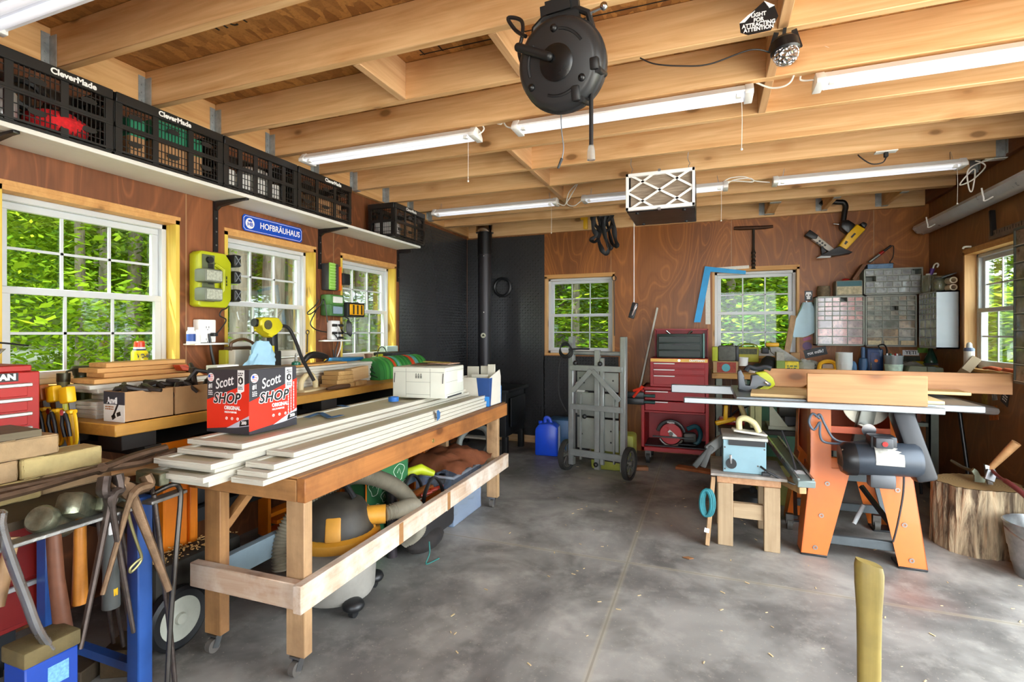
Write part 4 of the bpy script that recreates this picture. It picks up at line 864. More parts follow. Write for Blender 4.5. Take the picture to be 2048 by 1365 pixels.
q = [p + V((0, .08, .0))] + [at(u, v, X=x) for u, v, x in ((575, 655, -2.42), (590, 680, -2.38), (603, 715, -2.33), (616, 740, -2.28), (628, 762, -2.24))]
MB().tube(spline(q, 8), .0105, 8).build('flexible_shaft', BCORD, T, True)
p = at(518, 735, X=-2.4); s = mat('#9cc6dc', .9, 0, .1, 8)
mb = MB(); from mathutils import noise as NZ
N = 22
vs = []; 
for j in range(N + 1):
    for i in range(N):
        a = 2*PI*i/N; h = j/N; rad = .085*(1 - .55*h**1.5)*(1 + .4*NZ.noise(V((math.cos(a)*2.2, math.sin(a)*2.2, h*3.))) + .16*NZ.noise(V((math.cos(a)*6, math.sin(a)*6, h*8))))
        tip = V((.0, .02 + .025*math.sin(h*3), 0))*h
        vs.append(V((p.x + rad*.55*math.cos(a), p.y + rad*math.sin(a)*1.1, ZT + .001 + .165*h + .012*NZ.noise(V((a, h*3, 1))))) + tip)
mb._mk(vs, [(j*N + i, j*N + (i + 1) % N, (j + 1)*N + (i + 1) % N, (j + 1)*N + i) for j in range(N) for i in range(N)] + [tuple(N*N + i for i in range(N))])
one('shop_cloth', s, mb, 'light blue shop cloth crumpled at the foot of the yellow power tool', 'cloth')
def bx(name, lab, cat, m, u0, v1, u1, v0, X, d, z0=None, bev=.003, group=None):
    a, b = at(u0, v1, X=X), at(u1, v0, X=X); z = a.z if z0 is None else z0
    return one(name, m, MB().box(X - d, a.y, z, X, b.y, b.z, bev), lab, cat, group)
bx('white_block', 'upper white block stacked behind the blue cloth', 'block', WTR, 545, 714, 604, 700, -2.52, .1, ZT + .062)
bx('white_block', 'lower white block right of the blue cloth', 'block', WTR, 540, 730, 602, 716, -2.52, .1, ZT)
bx('white_block', 'white block under the wooden hand plane', 'block', WTR, 470, 708, 500, 699, -2.55, .1, ZT)
bx('yellow_case', 'small olive-yellow case left of the white block by the window', 'case', mat('#a3a01e', .5), 452, 722, 470, 700, -2.6, .06, ZT)
bx('paper_pack', 'flat white packet on the boards behind the towel box', 'packet', WHT, 434, 740, 478, 729, -2.38, .08, ZT, .002)
p = at(484, 697, X=-2.6); T = thing('hand_plane', 'old wooden hand plane with an arched grip on a white block', 'plane', (p.x, p.y, p.z - .01))
MB().box(-.03, -.1, .0, .03, .1, .02, .004).build('sole', mat('#4b3520', .5), T); MB().tube(spline([(0, -.08, .02), (0, -.07, .045), (0, 0, .065), (0, .07, .045), (0, .085, .02)], 6), .009, 8).build('grip', mat('#5b4025', .4), T); MB().box(-.028, -.06, .02, .0, .06, .05, .004).build('pad', WTR, T)
p = at(592, 727, X=-2.42); T = thing('glue_bottle', 'small green bottle with a clear nozzle beside the lower white block', 'bottle', (p.x, p.y, ZT))
MB().lathe([(0, 0), (.026, 0), (.028, .01), (.026, .028), (.012, .036), (0, .036)], n=20).build('bottle', mat('#1c8a6a', .25, trans=.3), T); MB().lathe([(.011, .034), (.009, .06), (.004, .085), (0, .085)], n=12).build('nozzle', CLEAR, T)
p, q = at(606, 720, X=-2.45), at(652, 712, X=-2.45); T = thing('hand_saw', 'black handled saw with yellow edged grip lying on the boards', 'saw', (p.x, (p.y + q.y)/2, ZT + .012))
MB().tube(spline([V((p.x, p.y, ZT + .02)), V((p.x, p.y + .05, ZT + .06)), V((p.x, p.y + .12, ZT + .065)), V((p.x, q.y, ZT + .045)), V((p.x, q.y - .02, ZT + .02))], 6), [.012 + .012*math.sin(i*PI/24) for i in range(25)], 8).build('grip', BLK, T, True)
MB().tube([V((p.x + .012, q.y - .035, ZT + .02)), V((p.x + .014, q.y, ZT + .045)), V((p.x + .012, q.y - .015, ZT + .062))], .003, 6).build('yellow_trim', YEL, T, True)
bx('blue_tray', 'flat blue plastic tray on the boards under the far left window', 'tray', mat('#12618f', .4), 685, 724, 728, 714, -2.5, .14, ZT, .006)
p = at(737, 715, X=-2.6); one('small_bowl', mat('#8a6a54', .5), MB().lathe([(0, 0), (.025, 0), (.035, .04), (.031, .04), (.023, .006), (0, .006)], (p.x, p.y, ZT), n=18), 'small brown bowl right of the blue tray', 'bowl')
p = at(758, 713, X=-2.6); T = thing('lime_sander', 'lime green tool with a looped black strap on the window sill', 'tool', (p.x, p.y, ZT))
MB().prism([(-.06, 0), (.06, 0), (.065, .035), (.02, .05), (-.05, .03)], (p.x, p.y, ZT), YV, ZV, .06, .008).build('body', LIME, T, True); MB().tube(circ((p.x + .03, p.y + .0, ZT + .02), .065, (1, 0, 0), 18, 0 if 0 else PI, 2*PI) if 0 else [V((p.x + .03, p.y + .068*math.cos(t), ZT + .01 + .085*math.sin(t))) for t in [PI*i/14 for i in range(15)]], .004, 6).build('strap', BCORD, T, True)
bx('green_box', 'pale green carton standing by the far window jamb', 'box', mat('#a9bcae', .7), 774, 712, 796, 692, -2.66, .08, BZ)
one('tool_roll', DKG, MB().box(-2.64, 3.62, BZ + .16, -2.45, 3.9, BZ + .19, .008).box(-2.6, 3.65, BZ, -2.5, 3.88, BZ + .16), 'flat dark tool roll on a block before the tread plate', 'tool roll')
# green ribbed drum
T = thing('belt_drum', 'green ribbed tool case with curved striped top behind the white case', 'case', (-2.42, 3.5, BZ)); rc = .115
GC = [mat('#2a7233', .4), mat('#458f40', .4), mat('#c2401f', .4), mat('#5c9a8e', .4)]; pf = [(-rc, 0), (rc, 0)] + [(rc*math.cos(t), .05 + rc*math.sin(t)) for t in [PI*i/14 for i in range(15)]]
MB().prism(pf, (-2.4, 3.22 + .05, BZ), XV, ZV, .05).build('front_panel', GC[0], T, True)
y = 3.275; k = 0
while y < 3.9:
    w_ = .028; ci = (0, 1, 0, 1, 0, 2, 0, 3, 1, 0, 1, 0, 1, 0, 2, 2, 3, 3, 0, 1, 0, 1, 0)[k % 23]
    pp = [(a*(1.03 if k % 2 else 1), b*(1.03 if k % 2 else 1)) for a, b in pf]; MB().prism(pp, (-2.4, y + w_, BZ), XV, ZV, w_).build('belt_ring', GC[ci], T, True); y += w_; k += 1
mb = MB()
for k in range(4): mb.tube([V((-2.4 + .09 - .02*k + 0, 3.2195, BZ + .02 + .03*k)), V((-2.36 - .0*k, 3.2195, BZ + .035 + .033*k)), V((-2.43 - .0*k, 3.2195, BZ + .03 + .034*k))], .004, 6)
mb.build('slot', BLK, T, True)
# push block, wood offcuts
p = at(632, 783, Z=BZ); T = thing('push_block', 'beige push block with arched handle on the rear bench edge', 'push block', (p.x - .06, p.y, BZ), .1); BG = mat('#cbb98e', .5)
MB().box(-.06, -.11, 0, .06, .11, .014, .004).build('base_plate', BG, T); MB().tube(spline([(0, -.07, .014), (0, -.065, .06), (0, -.02, .095), (0, .03, .095), (0, .065, .055), (0, .07, .014)], 6), .017, 10).build('handle', BG, T)
OFF = wood('#9a7440', '#c7a067', 0, .3)
for k in range(4): one('wood_offcut', OFF, MB().box(-2.32 + .01*(k % 2), 2.62 + .008*k, BZ + .0275*k, -2.19, 2.8 - .006*k, BZ + .027 + .0275*k, .002), 'small wood offcut on the bench beside the push block, ' + ('bottom of stack', 'second from bottom', 'third from bottom', 'topmost')[k], 'block', 'offcuts by the push block')
one('wood_offcut', OFF, MB().box(-2.3, 2.83, BZ, -2.2, 2.95, BZ + .03, .002), 'small wood offcut under the leaning pale block', 'block'); one('pale_block', wood('#b98f5c', '#d9b684', 1, 0), MB().ob((-2.27, 2.93, BZ + .075), (.05, .2, .085), .05, .06), 'pale wooden block propped on offcuts before the white boards', 'block')
one('turned_wood', mat('#4d3320', .5), MB().tube([(-2.16, 2.5, BZ + .014), (-2.165, 2.6, BZ + .016), (-2.17, 2.72, BZ + .014)], [.008, .016, .013], 10), 'dark turned wooden handle lying in front of the offcuts', 'handle')
# ================= red chest, clamps, stand of smithing tools =================
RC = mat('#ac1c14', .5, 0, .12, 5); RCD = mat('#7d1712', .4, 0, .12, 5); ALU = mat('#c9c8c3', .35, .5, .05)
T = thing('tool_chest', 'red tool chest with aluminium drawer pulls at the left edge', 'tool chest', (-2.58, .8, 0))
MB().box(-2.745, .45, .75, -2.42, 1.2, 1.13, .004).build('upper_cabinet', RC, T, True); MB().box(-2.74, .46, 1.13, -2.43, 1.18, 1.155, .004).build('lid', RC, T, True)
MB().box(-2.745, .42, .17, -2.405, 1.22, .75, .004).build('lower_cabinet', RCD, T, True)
for k in range(5):
    z = 1.088 - .055*k; d = MB().box(-2.43, .47, z - .05, -2.416, 1.16, z - .004, .002).build('drawer', RC, T, True); MB().box(-2.417, .46, z - .014, -2.402, 1.17, z, .003).build('pull', ALU, d, True)
for k in range(3):
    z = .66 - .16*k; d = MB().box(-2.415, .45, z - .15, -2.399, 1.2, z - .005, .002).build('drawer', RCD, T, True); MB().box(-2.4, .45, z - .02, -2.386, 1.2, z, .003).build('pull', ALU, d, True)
b = MB().box(-2.42, .84, 1.096, -2.417, 1.132, 1.128).build('badge', BLK, T, True); text('CRAFTSMAN', .03, (-2.417, 1.124, 1.112), YV, ZV, ALU, T, 'RIGHT', bold=.0018, sx=1.1)
for x in (-2.68, -2.46):
    for y in (.5, 1.1): MB().cyl((x - .02, y, .06), (x + .02, y, .06), .06, 16).box(x - .03, y - .03, .1, x + .03, y + .03, .17).build('caster', BLK, T, True)
one('clear_bowl', mat('#b9bdb6', .2, 0, .05, trans=.5), MB().lathe([(0, 0), (.08, 0), (.13, .06), (.125, .06), (.075, .005), (0, .005)], (-2.585, 1.03, 1.156), n=24), 'translucent bowl on top of the red chest', 'bowl')
T = thing('gooseneck_lamp', 'thin black gooseneck on top of the red chest against the window', 'lamp', (-2.6, 1.13, 1.156)); MB().cyl((-2.6, 1.1, 1.156), (-2.6, 1.1, 1.162), .03, 14).build('base', BLK, T, True)
MB().tube(spline([(-2.6, 1.1, 1.16), (-2.6, 1.12, 1.22), (-2.6, 1.02, 1.235), (-2.6, 1.14, 1.24), (-2.6, 1.25, 1.225)], 6), .004, 6).build('neck', BLK, T, True)
for k in range(3):
    u = 88 + 27*k + (0 if k else 2); p = at(u, 787 + k*2, Y=1.27); a = .17; r = V((math.cos(a), 0, math.sin(a))); d = V((math.sin(a), 0, -math.cos(a)))
    T = thing('bar_clamp', 'yellow and black bar clamp hung beside the red chest, ' + ('half hidden by the chest', 'middle one', 'nearest the bench')[k], 'clamp', (p.x, p.y, p.z - .2), 0, 'bar clamps beside the red chest')
    MB().bar(p - d*.03, p + d*.24, .022, .006, r).build('bar', DSTEEL, T, True)
    MB().bar(p - d*.035 + YV*-.012, p + d*.03 - YV*.012, .055, .035, r if 0 else YV, .008).build('pad_jaw', YEL if k else mat('#a85a12', .5), T, True)
    c = p + d*.06 - YV*.012
    mb = MB()
    for s_ in (-1, 1): mb.tube(spline([c + r*.012*s_, c + r*.034*s_ + d*.02, c + r*.034*s_ + d*.1, c + r*.02*s_ + d*.135, c + d*.14], 5), .006, 6)
    mb.bar(c + d*.005, c + d*.14, .02, .02, YV, .004); mb.bar(c - d*.002, c + d*.015, .06, .03, YV, .006); mb.build('trigger_body', YEL, T, True)
    mb = MB()
    for s_ in (-1, 1): mb.tube([c + r*.008*s_ + d*.01 - YV*.018, c + r*.02*s_ + d*.05 - YV*.018, c + r*.016*s_ + d*.1 - YV*.014], .007, 8)
    mb.build('trigger', BLK, T, True); MB().lathe([(0, 0), (.012, 0), (.012, .006), (0, .006)], c + d*.004 - YV*.02, (0, -1, 0), 14).build('knob', CHROME, T, True)
# steel stand
BP = mat('#234a8c', .4, 0, .15, 8, .1, 30); RST = mat('#8b8a88', .45, .9, .3, 18, .4, 60); RUST = mat('#5a4636', .6, .7, .35, 16, .5, 50); IRON = mat('#5a504b', .5, .8, .3, 22, .4, 60)
T = thing('tool_stand', 'blue-legged steel stand loaded with bricks and smithing tools, lower left corner', 'stand', (-2.05, 1.05, 0)); SX, SZ2 = -1.745, .72
for (x, y) in ((-1.83, 1.19), (-2.345, 1.19), (-1.83, .55), (-2.345, .55)): MB().box(x - .03, y - .025, 0, x + .03, y + .025, SZ2 - .005, .004).build('leg', BP, T, True)
MB().box(-2.375, .5, SZ2 - .005, -1.84, 1.24, SZ2 + .02).build('shelf_plate', mat('#3d3222', .7, .3, .3), T, True)
MB().bar((SX, .5, SZ2 - .012), (SX - .01, 1.13, SZ2 - .012), .012, .045, ZV if 0 else XV, .002).build('front_rail', RST, T, True)
mb = MB()
for y in (.52, 1.1): mb.bar((SX, y, SZ2 - .012), (-1.86, y, SZ2 - .0), .03, .02)
mb.each('rail_arm', DSTEEL, T, True); MB().bar((-2.36, 1.19, .12), (-1.83, 1.19, .12), .03, .03).build('brace', BP, T, True)
MB().bar((-1.75, 1.16, SZ2 - .012), (-1.77, 1.3, SZ2 - .012), .012, .045, XV, .002).build('end_rail', RST, T, True)
BR1 = mat('#b3a06c', .9, 0, .2, 12, .8, 45); BR2 = mat('#a58a66', .9, 0, .2, 12, .8, 45)
bl = []
for lay, ends in enumerate(((1.25, 1.015, .78), (1.195, .96, .725), (1.07, .835))):
    for k, e in enumerate(ends):
        z = SZ2 + .021 + .066*lay
        mb = MB().ob((-2.105 + .012*((k + lay) % 2), e - .115, z + .0325), (.11, .228, .064), .02*(k - 1), bev=.005); bmesh.ops.subdivide_edges(mb.bm, edges=mb.bm.edges[:], cuts=3, use_grid_fill=True)
        tag(mb.build('fire_brick', BR1 if (lay + k) % 2 else BR2, noise=.0016), 'pale yellow fire brick on the tool stand, %s layer, %s' % (('bottom', 'middle', 'top')[lay], ('far end', 'second from the far end', 'nearest the photo edge')[k]), 'brick', 'fire bricks on the steel stand')
one('weathered_board', wood('#4a3f2c', '#6f6145', 1, .3), MB().ob((-2.15, .76, SZ2 + .021 + .198 + .0125), (.2, .52, .022), -.05), 'weathered dark board lying over the fire bricks', 'board')
# long tongs lying on the stand
def tong(name, lab, pts, rad, m, jaw=None):
    T = thing(name, lab, 'tongs', pts[0][0]); 
    for k, pp in enumerate(pts): MB().tube(spline(pp, 6), rad[0] if hasattr(rad, '__len__') else rad, 8, flat=.7).build('arm', m, T, True)
    if jaw: MB().lathe([(0, -.012), (.016, -.012), (.016, .012), (0, .012)], jaw[0], jaw[1], 14).build('rivet', m, T, True)
    return T
zz = SZ2 + .07
def N_(r0, n_, r1=None): return [r0]*n_
tong('blacksmith_tongs', 'long rusty tongs lying across the steel stand in front of the bricks', [[V((-1.93, .55, zz + .035)), V((-1.9, .95, zz + .03)), V((-1.89, 1.1, zz + .035)), V((-1.9, 1.22, zz + .05)), V((-1.885, 1.32, zz + .06))], [V((-1.89, .55, zz + .015)), V((-1.89, .9, zz + .02)), V((-1.9, 1.1, zz + .03)), V((-1.87, 1.23, zz + .03)), V((-1.86, 1.34, zz + .045))]], [.02]*25, RUST, (V((-1.885, 1.1, zz + .035)), (1, 0, .6)))
one('wooden_shaft', OLDW, MB().tube([(-2.0, 1.2, SZ2 + .05), (-1.92, 1.36, SZ2 + .06)], .02, 10), 'wooden handle poking out behind the tongs under the white boards', 'handle')
# hammers hanging through the rail gap
def hammer(u, v, lab, hm, hl, hr, tilt, head, fc=None):
    p = at(u, v, X=SX - .06); T = thing('hammer', lab, 'hammer', (p.x, p.y, p.z - hl), 0, 'hammers hung on the steel stand'); fd = (at(*fc, X=SX + .0) - p - ZV*.035).normalized() if fc else V((1, 0, 0)); b = p + V((.0, tilt, -hl))
    MB().tube([p + ZV*.02, p + V((0, tilt*.3, -hl*.4)), b], [hr*.75, hr*.8, hr], 12).build('handle', hm, T, True)
    mb = MB()
    if head == 0: mb.lathe([(0, -.07), (.03, -.07), (.036, -.06), (.036, -.04), (.03, -.03), (.03, .02), (.037, .035), (.039, .062), (.033, .072), (0, .074)], p + V((0, 0, .04)), fd, 24)
    if head == 1: mb.bar(p + V((0, 0, .05)) - fd*.06, p + V((0, 0, .05)) + fd*.07, .075, .07, ZV, .016)
    if head == 2: mb.bar(p + V((0, 0, .035)) - fd*.06, p + V((0, 0, .035)) + fd*.065, .036, .045, ZV, .004)
    mb.build('head', mat('#80826f', .36, .85, .4, 24, .3, 60), T, True); return T
hammer(106, 1072, 'dark handled hammer with a round face, left on the steel stand rail', mat('#6b4330', .45, 0, .2, 20), .33, .024, .03, 0, (58, 1036))
hammer(160, 1048, 'heavy square faced hammer with an orange-brown handle', mat('#b06f26', .35, 0, .2, 20), .245, .021, 0., 1, (116, 1010))
T = hammer(222, 1030, 'hammer with a grey rubber grip and yellow mark', mat('#4c4f4d', .6, 0, .1), .3, .025, .0, 2, (166, 1006))
p = at(222, 1030, X=SX - .06); MB().box(p.x + .017, p.y - .006, p.z - .26, p.x + .0235, p.y + .008, p.z - .235, .002).build('yellow_mark', YEL, T, True); MB().box(p.x + .012, p.y - .016, p.z - .06, p.x + .02, p.y + .012, p.z - .02, .002).build('paper_tag', WPL, T, True)
# tongs hanging on the rail
def hang(name, lab, riv, ends, jaws, rad, m, X=SX + .02):
    r = at(*riv, X=X); T = thing(name, lab, 'tongs', (r.x, r.y, min(at(*e, X=X).z for e in ends)), 0, 'tongs hung on the steel stand')
    for k, (e, j) in enumerate(zip(ends, jaws)):
        q = [at(*j[0], X=X - .01), at(*j[1], X=X), r + XV*.006*(1 if k else -1), at((riv[0]*.6 + e[0]*.4), riv[1]*.6 + e[1]*.4, X=X), at(*e, X=X + .01)]
        n_ = len(spline(q, 6)); MB().tube(spline(q, 6), [rad*(1.25 if i < n_*.5 else 1.1 - .6*(i/n_)) for i in range(n_)], 8, flat=.65).build('arm', m, T, True)
    MB().lathe([(0, -.016), (.011, -.016), (.011, .018), (0, .018)], r, (1, 0, 0), 12).build('rivet', m, T, True); return T
hang('blacksmith_tongs', 'dark iron tongs with straight jaws hung over the rail end', (221, 1000), [(160, 1298), (267, 1265)], [((209, 955), (206, 985)), ((233, 950), (238, 980))], .019, IRON)
hang('blacksmith_tongs', 'brown nippers with curved jaws and spread handles hung on the stand', (263, 988), [(338, 1182), (205, 1190)], [((242, 958), (240, 975)), ((290, 952), (296, 972))], .02, mat('#80664e', .5, .6, .3, 22, .4, 60))
one('bent_bar', mat('#54504c', .4, .9, .2), MB().tube(spline([at(312, 985, X=SX - .03), at(345, 970, X=SX), at(358, 975, X=SX), at(361, 1000, X=SX), at(352, 1110, X=SX + .01), at(342, 1230, X=SX + .01), at(333, 1400, X=SX + .02)], 8), .0085, 10), 'dark steel bar bent over the end of the tool stand, reaching the floor', 'bar')
one('steel_rod', IRON, MB().tube([at(308, 990, X=SX - .02), at(322, 1110, X=SX - .02), at(338, 1240, X=SX - .02), at(352, 1390, X=SX - .01)], [.008, .009, .009, .008], 10), 'straight dark rod crossing behind the bent bar', 'rod')
hammer(304, 975, 'small dark block headed hammer at the end of the stand', IRON, .2, .0105, .02, 2)
T = thing('wire_poker', 'twisted wire poker with a looped end on the blue leg', 'poker', at(270, 1150, X=SX + .02)); MB().tube(spline([at(u, v, X=SX + .02) for u, v in ((252, 1005), (262, 1050), (275, 1090), (283, 1115), (277, 1130), (262, 1145), (260, 1138), (272, 1125), (282, 1118))], 6), .0045, 6).build('wire', mat('#8a845c', .4, .7), T, True)
one('pry_bar', mat('#b4b6b8', .28, .9, .2), MB().tube(spline([at(u, v, X=-1.72) for u, v in ((4, 1020), (2, 1055), (22, 1120), (52, 1200), (75, 1260), (102, 1298))], 8), [.006, .012, .017] + [.0165]*38, 10, flat=.7), 'bright steel pry bar standing in the blue box, lower left', 'pry bar')
p = at(82, 1300, X=-1.76); T = thing('tool_box', 'blue steel box with a wooden top block on the floor, lower left', 'box', (p.x, p.y, 0))
MB().box(p.x - .05, p.y - .06, 0, p.x + .05, p.y + .065, p.z - .01, .004).build('case', mat('#173f9a', .4, 0, .12), T, True); MB().box(p.x - .055, p.y - .065, p.z - .01, p.x + .055, p.y + .07, p.z + .035, .006).build('wood_block', mat('#5d5030', .8, 0, .35, 14, .5, 40), T, True); MB().box(p.x + .0505, p.y - .01, p.z - .09, p.x + .052, p.y + .04, p.z - .035).build('label_plate', mat('#6aa0dc', .5, 0, .3, 120), T, True)
one('hardwood_stick', OLDWZ, MB().tube([at(26, 1075, X=-1.8), at(-6, 1215, X=-1.78)], .016, 10), 'orange-brown wooden handle slanting at the left edge', 'handle')
one('timber_offcut', mat('#4d3c22', .8, 0, .3, 12, .4, 30), MB().ob((-2.08, 1.3, .05), (.1, .14, .1), .5, bev=.004), 'dark timber offcut on the floor under the stand', 'offcut')
one('timber_offcut', mat('#3c2f1d', .8, 0, .3, 12, .4, 30), MB().ob((-2.25, 1.16, .03), (.3, .1, .06), .3, bev=.004), 'long dark timber offcut behind the blue box', 'offcut')
for k in range(4): one('iron_rod', IRON, MB().tube([(-2.12 + .04*k, 1.22, .66), (-2.1 + .06*k, 1.28, .0)], .007, 8), 'thin iron rod leaning under the stand, ' + ('farthest back', 'second from the back', 'third from the back', 'frontmost')[k], 'rod', 'iron rods leaning under the stand')
# wheeled bin
T = thing('wheeled_bin', 'dark wheeled bin dusted with shavings, grey wheel facing out', 'bin', (-2.1, 1.5, 0))
MB().box(-2.17, 1.38, .04, -2.03, 1.78, .34, .02).build('body', mat('#27231c', .8, 0, .3, 20, .4, 40), T, True)
w = MB().lathe([(.085, -.022), (.11, -.025), (.123, -.015), (.123, .015), (.11, .025), (.085, .022)], (-2.005, 1.45, .124), (1, 0, 0), 36).build('tire', BLK, T, True)
MB().lathe([(0, -.01), (.02, -.02), (.03, .022), (.032, .022), (.05, .012), (.07, .02), (.088, .022), (.09, -.02), (0, -.02)][1:] if 0 else [(0, .03), (.02, .03), (.024, .018), (.05, .01), (.08, .02), (.09, .022), (.09, -.02), (0, -.02)], (-2.005, 1.45, .124), (1, 0, 0), 36).build('hub', mat('#aeb0a2', .5), w, True)
mb = MB()
for k in range(170):
    a = R.uniform(0, 6); x, y = R.uniform(-2.16, -2.04), R.uniform(1.4, 1.77); s_ = R.uniform(.006, .014); mb.ob((x, y, .342 + R.uniform(0, .012)), (s_, s_*.5, .002), a, R.uniform(-.5, .5), R.uniform(-.5, .5))
sh = mb.build('wood_shavings', mat('#c9a468', .9), T, True); sh['kind'] = 'stuff'
# ================= rolling workbench =================
WBZ = .755; A0, A1 = V((-1.35, 1.45, 0)), V((-1.39, 3.54, 0)); ad = (A1 - A0).normalized(); an = V((-ad.y, ad.x, 0)); WW = .58
def bp(a, b, z): return A0 + ad*a + an*b + ZV*z      # a along the bench from the near end, b across from the front edge
BL = (A1 - A0).length
FR1 = wood('#8a5226', '#b87a40', 1, 1.2, .55, dirt='#5f3a1e', dirta=.6); DUST = wood('#a88468', '#d0bda6', 1, .5, .8, dirt='#dcd2c6', dirta=.95); DUSTX = wood('#a0765a', '#c9b39a', 0, .5, .8, dirt='#d3c7b8', dirta=.8)
T = thing('workbench', 'long rolling wooden workbench stacked with white boards in the middle', 'workbench', bp(BL/2, WW/2, 0))
mx = M((an*-1, ad, ZV)).transposed().to_4x4()
def bbox(mb, a0, a1, b0, b1, z0, z1, bev=.003): mx.translation = A0; return mb.box(-b1, a0, z0, -b0, a1, z1, bev, mx)
bbox(MB(), .0, BL + .05, .03, WW - .03, WBZ - .01, WBZ, .004).build('top', wood('#7d5330', '#a67645', 1, .6, .55, dirt='#5a3a22'), T, True)
bbox(MB(), -.0, BL, 0, .038, WBZ - .092, WBZ - .004).build('apron', FR1, T, True); bbox(MB(), 0, BL, WW - .038, WW, WBZ - .092, WBZ - .004).build('apron', FR1, T, True)
bbox(MB(), .0, .038, .04, WW - .04, WBZ - .092, WBZ - .012).build('apron', OLDWX, T, True); bbox(MB(), BL - .038, BL, .04, WW - .04, WBZ - .092, WBZ - .01).build('apron', OLDWX, T, True)
for i, (a, b) in enumerate(((.04, .04), (.04, WW - .125), (BL - .1, .04), (BL - .1, WW - .125))):
    l = bbox(MB(), a, a + .045, b, b + .085, .07, WBZ - .012, .003).build('leg', OLDWZ if i != 1 else wood('#8a5e38', '#b98a55', 2, 1.2, dirt='#5a3c24'), T, True)
    c = bp(a + .022, b + .042, 0); mb = MB().box(c.x - .025, c.y - .025, .062, c.x + .025, c.y + .025, .07); mb.bar(c + V((-.016, 0, .065)), c + V((-.016, -.02, .02)), .004, .025); mb.bar(c + V((.016, 0, .065)), c + V((.016, -.02, .02)), .004, .025); f = mb.build('caster_fork', STEEL, l, True)
    MB().cyl(c + V((-.012, -.02, .027)), c + V((.012, -.02, .027)), .0265, 18).build('caster_wheel', mat('#57524d', .5), l, True)
bbox(MB(), -.02, BL + .03, 0, .038, .27, .372).build('stretcher', DUST, T, True); bbox(MB(), .06, BL, WW - .1, WW - .06, .26, .36).build('stretcher', mat('#6c7c84', .7, 0, .15, 6), T, True)
bbox(MB(), .0, .038, .038, WW - .01, .27, .365).build('stretcher', DUSTX, T, True)
MB().bar(bp(.05, WW - .1, .47), bp(.3, WW - .1, .68), .03, .04, an).build('diagonal_brace', OLDW, T, True)
MB().lathe([(0, 0), (.011, 0), (.009, .004), (0, .004)], bp(.95, -.0005, .7), an*-1, 14).build('bolt', mat('#b09a5a', .4, .8), T, True)
for a in (.62, 1.12): bbox(MB(), a, a + .035, -.0012, .0, .272, .37, 0).build('stain', wood('#8a6038', '#a87b4c', 1, 0), T, True)
# ---- white panels stacked on it ----
def panel(a0, a1, b0, b1, z, lab, st=.03):
    mb = MB(); bbox(mb, a0, a1, b0, b1, z, z + .0125, .001)
    o = None; mb.mi = 0
    for c in (b0, b1 - st): bbox(mb, a0, a1, c, c + st, z + .0125, z + .019, .001)
    bbox(mb, a0 + .0, a0 + .03, b0 + st, b1 - st, z + .0125, z + .019, .001)
    for f in mb.bm.faces:
        if abs(f.calc_center_median().z - (z + .0125)) < .0003 and f.normal.z > .5: f.material_index = 1
    o = mb.build('trim_panel', [WTR, WTRI]); return tag(o, lab, 'board', 'white panels on the rolling workbench')
nA = ('bottom', 'second from bottom', 'third from bottom', 'third from top', 'second from top', 'topmost')
sA = (-.2, -.225, -.17, -.2, -.12, -.06); eA = (1.86, 1.9, 1.84, 1.88, 1.86, 1.9); oA = (.0, -.005, .008, -.01, -.02, .006)
for k in range(6): panel(sA[k], eA[k], .225 + oA[k], .5 + oA[k], WBZ + .001 + .0196*k, 'long white recessed panel, %s in the wide stack under the towel box' % nA[k])
nB = ('bottom', 'second from bottom', 'third from bottom', 'fourth, topmost')
sB = (-.13, -.105, -.07, .03)
for k in range(4): panel(sB[k], 1.83 + .02*(k % 2), .06 + .006*k, .205 + (.0 if k < 3 else .004), WBZ + .001 + .0196*k, 'long white panel, %s in the narrow stack along the front edge' % nB[k], .022)
ZA = WBZ + .001 + .0196*6
